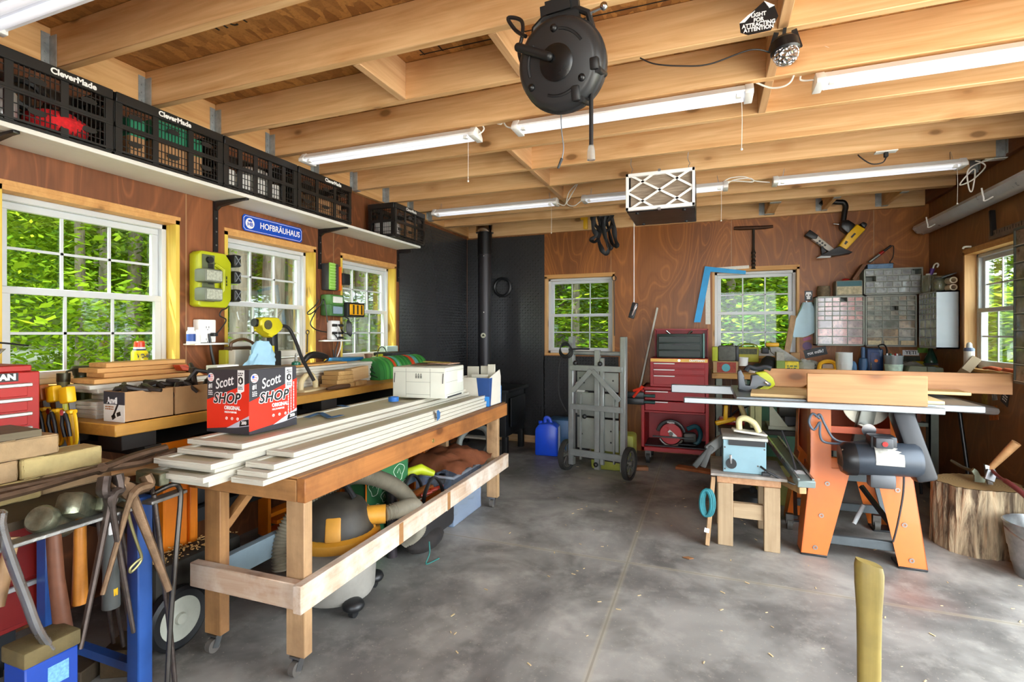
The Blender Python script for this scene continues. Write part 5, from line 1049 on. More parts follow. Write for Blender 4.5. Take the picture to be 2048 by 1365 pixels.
# ---- towel box ----
x0, y0, x1, y1 = -1.92, 1.515, -1.69, 1.765; bh = .257; T = thing('towel_box', 'red and black carton of 200 shop towels standing on the white panels', 'box', ((x0 + x1)/2, (y0 + y1)/2, ZA))
BKB = mat('#35343a', .5, 0, .05); RDB = mat('#e0301a', .45, 0, .04); GYB = mat('#b9bccb', .5, 0, .04)
MB().box(x0, y0, ZA, x1, y1, ZA + bh, .002).build('carton', BKB, T, True)
for o, r, w, nm in ((V((x0, y0, ZA)), XV, x1 - x0, 'end'), (V((x1, y0, ZA)), YV, y1 - y0, 'side')):
    n = r.cross(ZV); u = ZV
    MB().prism([(0, .012), (w, .035), (w, .205), (0, .13)], o, r, u, .0008).build('red_band', RDB, T, True)
    MB().prism([(w*.42, .015), (w, .035), (w, .075)], o + n*.0008, r, u, .0004).build('grey_corner', GYB, T, True); MB().prism([(0, 0), (w, 0), (w, .03), (0, .012)], o + n*.0009, r, u, .0004).build('dark_base', BKB, T, True)
    MB().prism([(w*.78, .03), (w, .038), (w, .062), (w*.8, .053)], o + n*.0013, r, u, .0004).build('count_patch', BLK, T, True)
    P = lambda a, b: o + r*(a*w) + u*b + n*.0012
    text('Scott', .058, P(.42, .203), (r + u*.22), (u - r*.22), WPL, T, bold=.0004, sx=.82, shear=.3); 
    for bd, m_, lf in ((.0042, WPL, .0012), (.0012, BLK, .0022)): text('SHOP', .056, P(.48, .139), r + u*.05, u, m_, T, bold=bd, sx=1.0, shear=.25, lift=lf, sp=1.08)
    text('ORIGINAL', .021, P(.62, .102), r, u, WPL, T, bold=.0008, sx=.9); text('MULTI-PURPOSE', .01, P(.58, .085), r, u, WPL, T, bold=.0003, sx=.9)
    text('200', .018, P(.89, .046), r + u*.06, u, WPL, T, bold=.0006); text('#1', .026, P(.1, .187), r, u, WPL, T, bold=.0006, sx=.8); dashes(P(.1, .16), r, u, 3, .024, .0075, WPL, T)
    MB().lathe([(0, 0), (.018, 0), (.018, .0006), (0, .0006)], P(.1, .222), n, 24).build('flag_badge', WPL, T, True); mb = MB()
    for k in range(4): mb.prism([(-.013 + .0, -.012 + .007*k), (.013, -.012 + .007*k), (.013, -.0095 + .007*k), (-.013, -.0095 + .007*k)], P(.1, .222) + n*.0006, r, u, .0004)
    mb.build('flag_stripe', RDB, T, True); MB().prism([(-.013, .0), (-.002, 0), (-.002, .012), (-.012, .011)], P(.1, .222) + n*.0012, r, u, .0004).build('flag_canton', BLUE, T, True)
    MB().prism([(w*.8 - w*.06, bh - .002), (w*.8 - w*.06, bh - .1), (w*.8 + w*.09, bh - .085), (w*.8 + w*.09, bh - .002)], o, r, u, .0016).build('ribbon', WPL, T, True); q = P(.815, bh - .045)
    MB().prism([(-.012, -.008), (0, -.015), (.012, -.008), (.012, .01), (0, .017), (-.012, .01)], q, r, u, .0014).build('drop_emblem', BLK, T, True); MB().prism([(0, .012), (-.006, -.003), (0, -.009), (.006, -.003)], q + n*.0014, r, u, .0005).build('drop', WPL, T, True)
    dashes(P(.815, bh - .018), r, u, 2, .026, .008, BLK, T); dashes(P(.815, bh - .073), r, u, 2, .024, .007, BLK, T)
    mb = MB()
    for k in range(3): c = P(.48 + .13*k, .06); mb.lathe([(.004, 0), (.006, 0), (.006, .0005), (.004, .0005)], c, n, 14); mb.bar(c - r*.005 - u*.003, c + r*.005 + u*.004, .0015, .0008, n)
    mb.build('icon', WPL, T, True)
    if nm == 'side':
        for k in range(3): dashes(P(.8 + .06*k, .11 + .012*k), u, -r, 1, .12, .008, WPL, T)
MB().box(x0 + .003, y0 + .003, ZA + bh, x1 - .003, y1 - .003, ZA + bh + .002).build('flap', mat('#5a5148', .8), T, True)
# ---- white case with papers ----
PW = mat('#cfd0c3', .45, 0, .03); T = thing('white_case', 'off-white boxy plastic machine with panel seams sitting on the white panels', 'machine', (-1.64, 2.83, ZA), math.radians(5))
W2, D2, H2 = .35, .3, .195
MB().box(-W2/2, -D2/2, .008, W2/2, D2/2, H2, .007).build('shell', PW, T)
mb = MB()
for x in (-.085, .075): mb.box(x, -D2/2 - .0006, .015, x + .002, -D2/2 + .001, H2 - .008)
for z in (.03, .105, .165): mb.box(-.085 if z < .12 else -W2/2 + .01, -D2/2 - .0006, z, .075 if z < .12 else W2/2 - .01, -D2/2 + .001, z + .002)
for z in (.03, .105, .17): mb.box(W2/2 - .001, -D2/2 + .01, z, W2/2 + .0006, D2/2 - .01, z + .002)
mb.build('seam', mat('#8e8f86', .6), T)
mb = MB()
for k in range(3): mb.box(-.022 + .016*k, -D2/2 - .0012, .128, -.011 + .016*k, -D2/2, .146)
for k in range(3): mb.prism([(-.006, 0), (.006, 0), (0, .012)], (-.0165 + .016*k, -D2/2 - .0003, .148), XV, ZV, .001)
mb.build('crown_logo', mat('#6f7068', .5), T)
MB().box(W2/2, .04, .09, W2/2 + .001, .12, .16).build('label_plate', mat('#e9e9ea', .6), T); mb = MB()
for x in (-W2/2 + .012, W2/2 - .018): mb.bar((x, -D2/2 - .001, .1), (x + .004, -D2/2 - .001, .16), .004, .003, YV)
mb.each('latch', BLK, T); MB().box(W2/2, -.12, .012, W2/2 + .004, .1, .02).build('vent_edge', DKG, T)
for k, (x, y, c, a, lab) in enumerate(((-.06, .02, '#6e5238', .1, 'brown crumpled paper lying on the white machine, left'), (.06, .04, '#c9a48a', -.2, 'pinkish paper sheet lying on the white machine, right'), (-.0, .06, '#a08b3a', .4, 'yellowish leaflet under the other papers on the white machine'))):
    one('leaflet', mat(c, .8, 0, .3, 50), MB().ob((-1.64 + x, 2.87 + y, ZA + H2 + .008 + .005*k), (.17, .12, .003), a, .06 - .04*k, .05*(k - 1)), lab, 'paper', 'papers on the white machine')
p = at(787, 803, Z=ZA); one('tape_roll', mat('#1763b0', .5), MB().lathe([(.018, 0), (.03, 0), (.03, .026), (.018, .026), (.018, 0)], (p.x, p.y, ZA), n=28), 'roll of blue masking tape beside the white machine', 'tape roll')
BT = mat('#2e5f93', .7)
for pts, lab in (([(612, 838), (640, 828), (660, 838), (684, 833)], 'torn blue tape strip on the panels right of the towel box'), ([(678, 813), (695, 816)], 'short blue tape scrap on the panels before the rear bench')):
    q = [at(u, v, Z=ZA - .004) for u, v in pts]; mb = MB()
    for a, b in zip(q, q[1:]): mb.bar(a + ZV*.006, b + ZV*.006, .03, .001, ZV)
    one('tape_strip', BT, mb, lab, 'tape')
p = at(793, 858, X=-1.42); MBX = MB().prism([(-.012, -.03), (.02, -.02), (.025, .012), (.005, .03), (-.014, .028)], bp(1.1, .05, WBZ + .055), ad, ZV, .0015); one('tape_strip', BT, MBX, 'blue tape strip hanging over the front edge of the narrow stack', 'tape')
# ---- white bin with blue flash ----
x0, y0, x1, y1, h = -1.69, 3.3, -1.43, 3.51, .2; T = open_box('display_bin', 'open white carton with a blue flash at the far bench end, boards sticking out', x0, y0, x1, y1, WBZ + .001, h, mat('#d4cfc2', .6, 0, .05))
n_ = .0008; MB().prism([(.16, h), (.185, 0), (.26, 0), (.26, h)], (x0, y0 - n_, WBZ + .001), XV, ZV, n_).build('blue_flash', mat('#1f4480', .5), T, True); MB().prism([(.176, .07), (.185, 0), (.26, 0), (.26, .07)], (x0, y0 - 2*n_, WBZ + .001), XV, ZV, n_).build('light_blue_base', mat('#2b83cf', .5), T, True)
MB().prism([(0, 0), (.02, 0), (.05, h), (0, h)], (x1, y0, WBZ + .001), YV, ZV, n_).build('blue_flash', mat('#1f4480', .5), T, True); MB().prism([(0, h), (.21, h), (.19, h + .05), (.03, h + .012)], (x1 - .004, y0, WBZ), YV, ZV, .004).build('flap', mat('#d4cfc2', .6, 0, .05), T, True)
for k, (a, b, top, y) in enumerate(((-1.68, -1.59, .27, 3.46), (-1.575, -1.51, .275, 3.47), (-1.505, -1.45, .29, 3.44), (-1.6, -1.47, .22, 3.36))): one('white_offcut', WTR, MB().box(a, y, WBZ + .006, b, y + .018, WBZ + top, .002), 'white board offcut standing in the white carton, ' + ('left one', 'second from the left', 'tallest, at the right', 'short front one')[k], 'board', 'board offcuts in the white carton')
one('blue_bottle', mat('#2f6fb5', .4, 0, .5, 60), MB().lathe([(0, 0), (.022, 0), (.022, .12), (.008, .15), (.008, .17), (0, .17)], bp(BL + .0, .07, WBZ + .001), n=16), 'blue and white bottle at the right end of the workbench', 'bottle')
# ================= under the workbench =================
def ribbed(pts, r, n=10, step=.014, amp=.18, nseg=10):
    q = spline(pts, 24); L = [0]
    for a, b in zip(q, q[1:]): L.append(L[-1] + (b - a).length)
    out, rr, s_, i, k = [], [], 0, 0, 0
    while s_ < L[-1]:
        while L[i + 1] < s_: i += 1
        t = (s_ - L[i])/max(1e-6, L[i + 1] - L[i]); out.append(q[i].lerp(q[i + 1], t)); rr.append(r*(1 + (amp if k % 2 else -amp*.4))); s_ += step/2; k += 1
    return MB().tube(out, rr, n)
HOSE = mat('#77705f', .6, 0, .15, 20); VC = V((-1.65, 1.98, 0))
T = thing('shop_vacuum', 'dusty yellow and grey shop vacuum under the front of the workbench', 'vacuum', VC)
MB().lathe([(0, .05), (.165, .05), (.175, .07), (.19, .3), (0, .3)], VC, n=36).build('drum', mat('#8f8b83', .6, 0, .2, 8), T, True); MB().lathe([(0, .3), (.2, .295), (.205, .31), (.2, .335), (.17, .35), (0, .35)], VC, n=36).build('rim', mat('#c98f2a', .5, 0, .15), T, True)
MB().lathe([(.175, .345), (.17, .37), (.15, .43), (.12, .475), (.06, .5), (0, .505)], VC, n=32).build('motor_head', mat('#312c24', .6, 0, .35, 14), T, True)
mb = MB()
for a in (.6, 2.2, 3.7, 5.3): mb.bar(VC + V((math.cos(a)*.17, math.sin(a)*.17, .34)), VC + V((math.cos(a)*.13, math.sin(a)*.13, .44)), .07, .03, V((math.cos(a), math.sin(a), 0)), .01)
mb.each('head_bracket', mat('#c0872a', .5, 0, .15), T, True); MB().tube([VC + V((-.1, 0, .5)), VC + V((-.06, 0, .55)), VC + V((.06, 0, .55)), VC + V((.1, 0, .5))], .014, 8).build('carry_handle', BLK, T, True)
pc = VC + V((.15, .08, .4)); MB().cyl(VC + V((.1, .05, .4)), VC + V((.195, .115, .4)), .045, 18).build('hose_port', mat('#c0872a', .5, 0, .15), T, True)
ribbed([VC + V((.19, .11, .4)), VC + V((.22, .18, .4)), VC + V((.21, .36, .36)), VC + V((.17, .46, .2)), VC + V((.06, .5, .1))], .034).build('hose', HOSE, T, True)
for k, a in enumerate((-.5, 1.1, 2.6, 4.2)):
    c = VC + V((math.cos(a)*.19, math.sin(a)*.19, 0)); f = MB().sphere(c + ZV*.055, .05, 12, .6).build('caster_foot', BLK, T, True); MB().cyl(c + V((-.012, 0, .022)), c + V((.012, 0, .022)), .022, 14).build('wheel', BLK, f, True)
one('vacuum_hose', HOSE, ribbed([V((-1.8, 1.79, .2)), V((-1.82, 1.82, .34)), V((-1.77, 1.92, .48)), V((-1.66, 2.1, .56)), V((-1.58, 2.32, .47)), V((-1.54, 2.48, .3)), V((-1.56, 2.56, .1)), V((-1.62, 2.54, .04))], .037, 12), 'long ribbed grey hose arching over the shop vacuum', 'hose')
one('black_pipe', mat('#3a3438', .3), MB().lathe([(.03, 0), (.03, .3), (.034, .31), (.034, .4), (.028, .4), (.028, 0)], (-1.68, 2.48, 0), n=18), 'upright black tailpipe-like vacuum tube under the workbench', 'tube')
T = thing('green_crate', 'green box with white line drawings behind the black upright tube', 'box', (-1.785, 2.5, 0)); MB().box(-1.845, 2.3, 0, -1.725, 2.72, .52, .004).build('carton', mat('#2e6b40', .6), T, True)
mb = MB()
for (y, z, s_) in ((2.38, .42, .05), (2.47, .34, .03), (2.62, .44, .05), (2.68, .36, .02), (2.4, .3, .02)): mb.tube([V((-1.7245, y + s_*math.cos(t)*(1 + .3*math.sin(3*t)), z + s_*math.sin(t))) for t in [i*PI/9 for i in range(18)]], .0016, 5, True); mb.tube([V((-1.7245, y - s_*.4, z)), V((-1.7245, y, z + s_*.5)), V((-1.7245, y + s_*.4, z - s_*.3))], .0014, 5)
mb.build('line_drawing', mat('#dfe8d8', .7), T, True); MB().box(-1.725, 2.295, 0, -1.722, 2.305, .52).build('edge_strip', ORG, T, True)
T = thing('tool_bag', 'black and orange tool bag with white bands and looped handle', 'bag', (-1.62, 2.75, 0)); BG2 = mat('#1d1a1a', .8, 0, .3, 30)
MB().box(-1.715, 2.52, .06, -1.5, 2.92, .26, .03).build('body', BG2, T, True); MB().box(-1.72, 2.515, .2, -1.497, 2.925, .232, .006).build('white_band', mat('#b9b5aa', .7), T, True)
MB().box(-1.705, 2.55, .26, -1.64, 2.9, .3, .015).build('orange_pocket', mat('#b5622a', .7), T, True); MB().box(-1.6, 2.6, .255, -1.52, 2.9, .28, .01).build('orange_pocket', mat('#c26a20', .7), T, True); MB().box(-1.66, 2.53, .262, -1.61, 2.88, .28, .008).build('white_band', mat('#b9b5aa', .7), T, True)
for x in (-1.7, -1.55): MB().tube(spline([(x, 2.6, .25), (x, 2.63, .34), (x, 2.72, .4), (x, 2.81, .34), (x, 2.85, .25)], 6), .013, 8, flat=.6).build('handle', BG2, T, True)
MB().tube([(-1.495, 2.8 + .02*math.cos(t), .2 + .02*math.sin(t)) for t in [i*PI/8 for i in range(16)]], .003, 6, True).build('ring', STEEL, T, True)
for k in range(3): one('red_screwdriver', mat('#c23a1c', .4), MB().tube([(-1.6, 2.66 + .06*k, .3), (-1.56, 2.72 + .07*k, .31)], [.012, .009], 8), 'red handled driver in the tool bag, ' + ('nearest', 'middle', 'farthest')[k], 'screwdriver', 'red drivers in the tool bag')
one('lime_flashlight', mat('#b9c41f', .45), MB().tube([(-1.8, 2.78, .38), (-1.72, 2.86, .4), (-1.66, 2.92, .36)], [.028, .035, .02], 12), 'lime green tool lying behind the tool bag handles', 'tool')
one('cloth_bag', mat('#211c1a', .85, 0, .4, 20, .4, 50), MB().sphere((-1.55, 2.62, .07), .13, 16, .5, .7, 1.3), 'dark cloth bag on the floor below the tool bag', 'bag')
one('teal_string', mat('#24655e', .6), MB().tube(spline([(-1.45, 2.5, .11), (-1.43, 2.47, .06), (-1.44, 2.45, .01), (-1.42, 2.5, .007), (-1.41, 2.54, .007)], 6), .004, 6), 'thin teal cord trailing from the dark cloth bag', 'string')
# clear tote
tx = (-1.83, 2.98, -1.55, 3.42); TT = NT('tote_plastic'); tb = TT.n('BsdfTransparent'); tb.inputs[0].default_value = (.78, .85, .95, 1); TT.t.links.new(TT.b.outputs[0], TT.out.inputs[0])
TT.fin((.62, .7, .8), .25); ms = TT.n('MixShader'); ms.inputs[0].default_value = .26; TT.set(ms.inputs[1], tb.outputs[0]); TT.set(ms.inputs[2], TT.b.outputs[0]); TT.set(TT.out.inputs[0], ms.outputs[0])
T = thing('clear_tote', 'clear plastic tote of tools under the far half of the workbench', 'tote', (-1.74, 3.23, 0)); mb = MB()
for a in ((tx[0], tx[1], .004, tx[2], tx[3], .008), (tx[0], tx[1], .004, tx[0] + .004, tx[3], .33), (tx[2] - .004, tx[1], .004, tx[2], tx[3], .33), (tx[0], tx[1], .004, tx[2], tx[1] + .004, .33), (tx[0], tx[3] - .004, .004, tx[2], tx[3], .33)): mb.box(*a)
mb.build('tub', TT.m, T, True); mb = MB()
for a in ((tx[0] - .015, tx[1] - .015, tx[0] + .005, tx[3] + .015), (tx[2] - .005, tx[1] - .015, tx[2] + .015, tx[3] + .015), (tx[0], tx[1] - .015, tx[2], tx[1] + .005), (tx[0], tx[3] - .005, tx[2], tx[3] + .015)): mb.box(a[0], a[1], .32, a[2], a[3], .335, .003)
mb.build('rim', mat('#c3cbd6', .3), T, True)
for k, (x, y, z, c, lab) in enumerate(((-1.72, 3.08, .09, '#1f4a6b', 'blue bodied power tool inside the clear tote, near end'), (-1.7, 3.3, .1, '#20242b', 'black power tool inside the clear tote, far end'), (-1.74, 3.2, .2, '#1e6a86', 'teal power tool lying high in the clear tote'))):
    Q = thing('cordless_tool', lab, 'power tool', (x, y, z - .07), k*.9, 'tools in the clear tote'); MB().box(-.09, -.04, 0, .09, .04, .09, .02).build('housing', mat(c, .45, 0, .3, 20), Q); MB().cyl((.09, 0, .05), (.14, 0, .05), .025, 12).build('chuck', DSTEEL, Q); MB().box(-.06, -.025, .09, -.01, .025, .16, .012).build('grip', BLK, Q)
# leather apron
mb = MB(); N = 20; vs = []
for j in range(N + 1):
    for i in range(N + 1):
        a, b = i/N, j/N; x, y = -1.9 + .44*a, 2.92 + .5*b; e = max(0, a - .86, (.14 - a), (b - .88), (.12 - b))
        z = .425 + .035*NZ.noise(V((a*4.5, b*4.5, 2))) + .02*NZ.noise(V((a*11, b*11, 5))) + .05*math.sin(PI*a)*math.sin(PI*b) - e*.35
        vs.append(V((x + .03*NZ.noise(V((a*3, b*3, 9))), y + .03*NZ.noise(V((a*3, b*3, 19))), z)))
mb._mk(vs, [(j*(N+1) + i, j*(N+1) + i + 1, (j+1)*(N+1) + i + 1, (j+1)*(N+1) + i) for j in range(N) for i in range(N)])
bmesh.ops.solidify(mb.bm, geom=mb.bm.faces[:], thickness=.006)
one('leather_apron', mat('#96593a', .65, 0, .25, 10, .3, 40), mb, 'crumpled brown leather apron draped over the clear tote', 'apron', ang=80)
T = thing('vacuum_attachment', 'looped grey vacuum hose with a black brush nozzle right of the apron', 'hose', (-1.6, 3.5, .34)); MB().tube(spline([(-1.74, 3.45, .36), (-1.76, 3.5, .46), (-1.68, 3.53, .56), (-1.57, 3.55, .54), (-1.53, 3.52, .44), (-1.56, 3.46, .36)], 8), .023, 12).build('hose', mat('#6f726c', .5), T, True)
MB().tube([(-1.56, 3.46, .37), (-1.6, 3.38, .345), (-1.62, 3.32, .345)], [.02, .03, .022], 12, flat=.5).build('nozzle', BLK, T, True)
# ================= stove corner =================
T = thing('wood_stove', 'black cast iron wood stove on legs in the tread plate corner', 'stove', (-2.3, 5.15, 0)); STV = mat('#1b1b1c', .5, .4, .2, 20, .2, 40)
MB().box(-2.68, 4.86, .2, -1.92, 5.42, .66, .015).build('firebox', STV, T, True); MB().box(-2.72, 4.82, .66, -1.88, 5.46, .69, .006).build('top_plate', STV, T, True)
for x in (-2.66, -1.98):
    for y in (4.88, 5.36): MB().box(x, y, 0, x + .06, y + .06, .2, .006).build('leg', STV, T, True)
d = MB().box(-2.5, 4.835, .26, -2.1, 4.862, .6, .01).build('door', STV, T, True); MB().tube([(-2.14, 4.83, .4), (-2.14, 4.8, .42), (-2.14, 4.8, .5), (-2.14, 4.83, .52)], .009, 8).build('handle', STEEL, d, True); MB().box(-2.55, 4.78, .18, -2.05, 4.88, .2, .004).build('ash_lip', mat('#8a8378', .6), T, True)
MB().box(-1.9, 4.92, .3, -1.885, 5.36, .6, .006).build('side_panel', STV, T, True)
T = thing('stove_pipe', 'matte black stove pipe rising from the stove to a galvanised collar', 'pipe', (-2.31, 5.2, .69)); pc = V((-2.31, 5.2, 0)); PM = mat('#2a272b', .42, .3, .12, 6)
MB().cyl(pc + ZV*.69, pc + ZV*1.5, .073, 32).build('lower_pipe', PM, T, True); MB().cyl(pc + ZV*1.48, pc + ZV*2.16, .0745, 32).build('middle_pipe', PM, T, True); MB().cyl(pc + ZV*2.14, pc + ZV*2.4, .08, 32).build('upper_pipe', mat('#121214', .35, .3, .1), T, True)
MB().lathe([(.081, 2.38), (.1, 2.385), (.1, 2.41), (.095, 2.43), (.095, 2.62), (.081, 2.62)], pc, n=32).build('collar', CHROME, T, True)
mb = MB()
for z in (1.5, 2.12): mb.sphere(pc + V((.02, -.073, z)), .006, 8)
mb.each('screw', WPL, T, True); g_ = MB().lathe([(0, 0), (.028, 0), (.028, .006), (0, .006)], pc + V((.015, -.072, 1.245)), (.2, -1, 0), 20).build('thermometer', mat('#c9c9b4', .3, .5), T, True); MB().prism([(-.018, -.008), (.018, -.008), (0, .018)], pc + V((.017, -.0795, 1.245)), XV, ZV, .001).build('dial', mat('#26301a', .5), g_, True)
c = at(1005, 575, Y=YB - .03); one('rubber_ring', BLK, MB().lathe([(.088, -.012), (.1, -.02), (.116, -.012), (.12, 0), (.116, .012), (.1, .018), (.088, .012), (.084, 0), (.088, -.012)], c, (0, 1, 0), 40), 'black rubber ring hung on the tread plate right of the stove pipe', 'ring')
# ---- blue jug ----
def jug(name, lab, cat, m, p, w, d, h, rz, hm=None):
    T = thing(name, lab, cat, p, rz); pf = [(-w/2, .0), (w/2, 0), (w/2, h*.78), (w/2 - .05, h*.88), (.03, h*.9), (-w/2 + .04, h*.86), (-w/2, h*.72)]
    MB().prism(pf, (0, d/2, 0), XV, ZV, d, .018).build('body', m, T); mb = MB().tube(spline([(-w*.12, 0, h*.84), (-w*.1, 0, h*1.0), (w*.06, 0, h*.99), (w*.14, 0, h*.86)], 5), .02, 8, flat=.7); mb.build('handle', hm or m, T)
    MB().lathe([(0, 0), (.022, 0), (.022, .03), (0, .03)], (-w*.32, 0, h*.84), n=16).build('cap', hm or m, T); return T
p = at(1092, 912, Z=0); T = jug('water_jug', 'bright blue plastic jug on the floor against the tread plate', 'jug', mat('#1c50de', .35, 0, .08), (p.x, p.y + .06, 0), .24, .17, .38, .1)
MB().box(.1205, -.05, .03, .1215, .06, .3).build('label_band', mat('#dfe6f0', .6, 0, .1, 60), T)
# ================= back wall and counter =================
def yb(u0, v0, u1, v1, Y, d, z0=None):
    a, b = at(u0, v1, Y=Y), at(u1, v0, Y=Y); a2, b2 = at((u0 + u1)/2, v1, Y=Y).z, at((u0 + u1)/2, v0, Y=Y).z
    return (a.x, Y, a2 if z0 is None else z0, b.x, Y + d, b2)
def yx(name, lab, cat, m, u0, v0, u1, v1, Y, d, z0=None, bev=.004, group=None): return one(name, m, MB().box(*yb(u0, v0, u1, v1, Y, d, z0), bev), lab, cat, group)
def yp(mb, pts, Y, h, bev=0):
    """prism from picture points on the plane y=Y, thickness h towards the room"""
    q = [at(u, v, Y=Y) for u, v in pts]; return mb.prism([(p.x, p.z) for p in q], (0, Y, 0), XV, ZV, h, bev)
# ---- floor nailer on the wall ----
def nl(*p): return [(1480 + x/4.876, 380 + y/4.876) for x, y in p]
NY = YB - .02; T = thing('floor_nailer', 'yellow and black flooring nailer hung on the back wall', 'nailer', at(1690, 517, Y=NY))
q = [at(u, v, Y=NY - .05) for u, v in nl((790, 145), (830, 115), (960, 120), (1010, 125), (1030, 165), (1020, 220), (1005, 320))]; MB().tube(spline(q, 5), [.024]*31, 10).build('handle', BLKM, T, True)
yp(MB(), nl((965, 320), (1030, 310), (1105, 360), (1030, 445), (960, 385)), NY, .1, .01).build('grip_housing', BLKM, T, True); yp(MB(), nl((1110, 350), (1200, 402), (1012, 600), (938, 560), (1030, 440)), NY, .1, .012).build('body', mat('#eab617', .4), T, True)
yp(MB(), nl((1150, 350), (1180, 325), (1222, 345), (1205, 385), (1180, 380)), NY, .08, .01).build('end_cap', BLK, T, True); yp(MB(), nl((740, 668), (800, 632), (880, 605), (940, 568), (1010, 602), (1068, 622), (1060, 632), (910, 655)), NY, .12, .006).build('foot', mat('#37383b', .5), T, True)
yp(MB(), nl((742, 668), (790, 645), (890, 645), (880, 662)), NY - .12, .004).build('shoe_plate', LGRY, T, True)
mg = yp(MB(), nl((735, 448), (912, 590), (850, 608), (690, 490)), NY, .06, .004).build('magazine', mat('#c2bcb2', .5), T, True); mb = MB()
for i in range(3):
    for k in range(2):
        x, y = 775 + 26*i - 24*k, 488 + 20*i + 18*k; yp(mb, nl((x, y), (x + 16, y + 10), (x + 4, y + 24), (x - 12, y + 13)), NY - .06, .002)
mb.each('magazine_window', BLK, mg, True); yp(MB(), nl((670, 400), (750, 455), (735, 490), (690, 488), (620, 455)), NY, .07, .006).build('magazine_end', BLK, T, True); yp(MB(), nl((780, 560), (830, 605), (790, 640)), NY, .05).build('guard', BLK, T, True)
mb = MB(); yp(mb, nl((1115, 420), (1132, 428), (1092, 470), (1078, 460)), NY - .1, .002); yp(mb, nl((1032, 495), (1055, 508), (1030, 535), (1016, 525)), NY - .1, .002); mb.each('vent_slot', BLK, T, True); MB().cyl(at(*nl((965, 335))[0], Y=NY - .05), at(*nl((910, 330))[0], Y=NY - .05), .008, 8).build('air_fitting', CHROME, T, True)
# ---- auger ----
T = thing('hand_auger', 'rusty T-handled hand auger hung above the right back window', 'auger', at(1508, 536, Y=YB - .03)); AU = mat('#4a2f20', .6, .6, .3, 20, .3, 60)
MB().tube([at(1468, 457, Y=YB - .03), at(1480, 457, Y=YB - .03), at(1530, 455, Y=YB - .03), at(1546, 453, Y=YB - .03)], [.016, .02, .018, .014], 10).build('handle', AU, T, True); q = [at(1507, v, Y=YB - .03) for v in range(458, 540, 4)]
MB().tube(q, [.012]*11 + [.014 + .008*(k % 2) for k in range(len(q) - 11)], 8).build('twist_bit', mat('#3a3129', .6, .6, .3), T, True)
# ---- framing squares, stick ----
mb = MB(); yp(mb, [(1410, 533), (1492, 542), (1491, 549), (1421, 544), (1401, 645), (1388, 645)], YB - .035, .005); one('framing_square', mat('#0b87bd', .4, .2, .12), mb, 'bright blue framing square hung over the corner of the right back window', 'square')
mb = MB(); yp(mb, [(1411, 537), (1498, 531), (1498, 537), (1420, 543), (1421, 649), (1411, 649)], YB - .005, .004); one('framing_square', mat('#c7c0b2', .5, .3, .1, 60), mb, 'pale steel framing square on the wall behind the blue one', 'square')
one('white_stick', WTR, MB().bar(at(1275, 800, Y=5.5), at(1315, 616, Y=5.6), .035, .018, XV, .002), 'white wooden stick leaning on the wall left of the red tool chest', 'stick')
T = thing('eye_rod', 'thin black rod with a ring hung by the left back window', 'rod', at(1229, 640, Y=YB - .02)); MB().tube([at(1228, 563, Y=YB - .02), at(1229, 672, Y=YB - .02)], .005, 8).tube([at(1228.5 + 4*math.cos(t), 557 + 5*math.sin(t), Y=YB - .02) for t in [i*PI/8 for i in range(16)]], .004, 6, True).build('rod', BLK, T, True)
# ---- drawer cabinets ----
CAB = mat('#9a9f97', .5, 0, .06); LIP = mat('#c3c6be', .4)
def dmat(a, b, sd):
    s = NT('drawer_%d' % sd); n = s.noise(s.co(), 45, 4, .7); n2 = s.noise(s.co(), 16, 2, .5)
    return s.fin(s.mix(s.ramp(n, .5, .72), s.mix(s.ramp(n2, .35, .65), srgb(a), srgb(b)), (.2, .19, .18)), .22, Coat_Weight=.5)
DP = [dmat('#a88486', '#dbb0aa', 1), dmat('#94868a', '#c2aeaa', 2), dmat('#bd8480', '#eab6ae', 3)]; DM = [dmat('#8b887c', '#c4c2b6', 4), dmat('#747c76', '#a8aea6', 5), dmat('#948472', '#ccb89a', 6)]; DG_ = [dmat('#687658', '#a4b286', 7), dmat('#606e54', '#8e9e70', 8)]; DS = [dmat('#9aa0a4', '#c6cccc', 9), dmat('#868c90', '#b4babc', 10)]
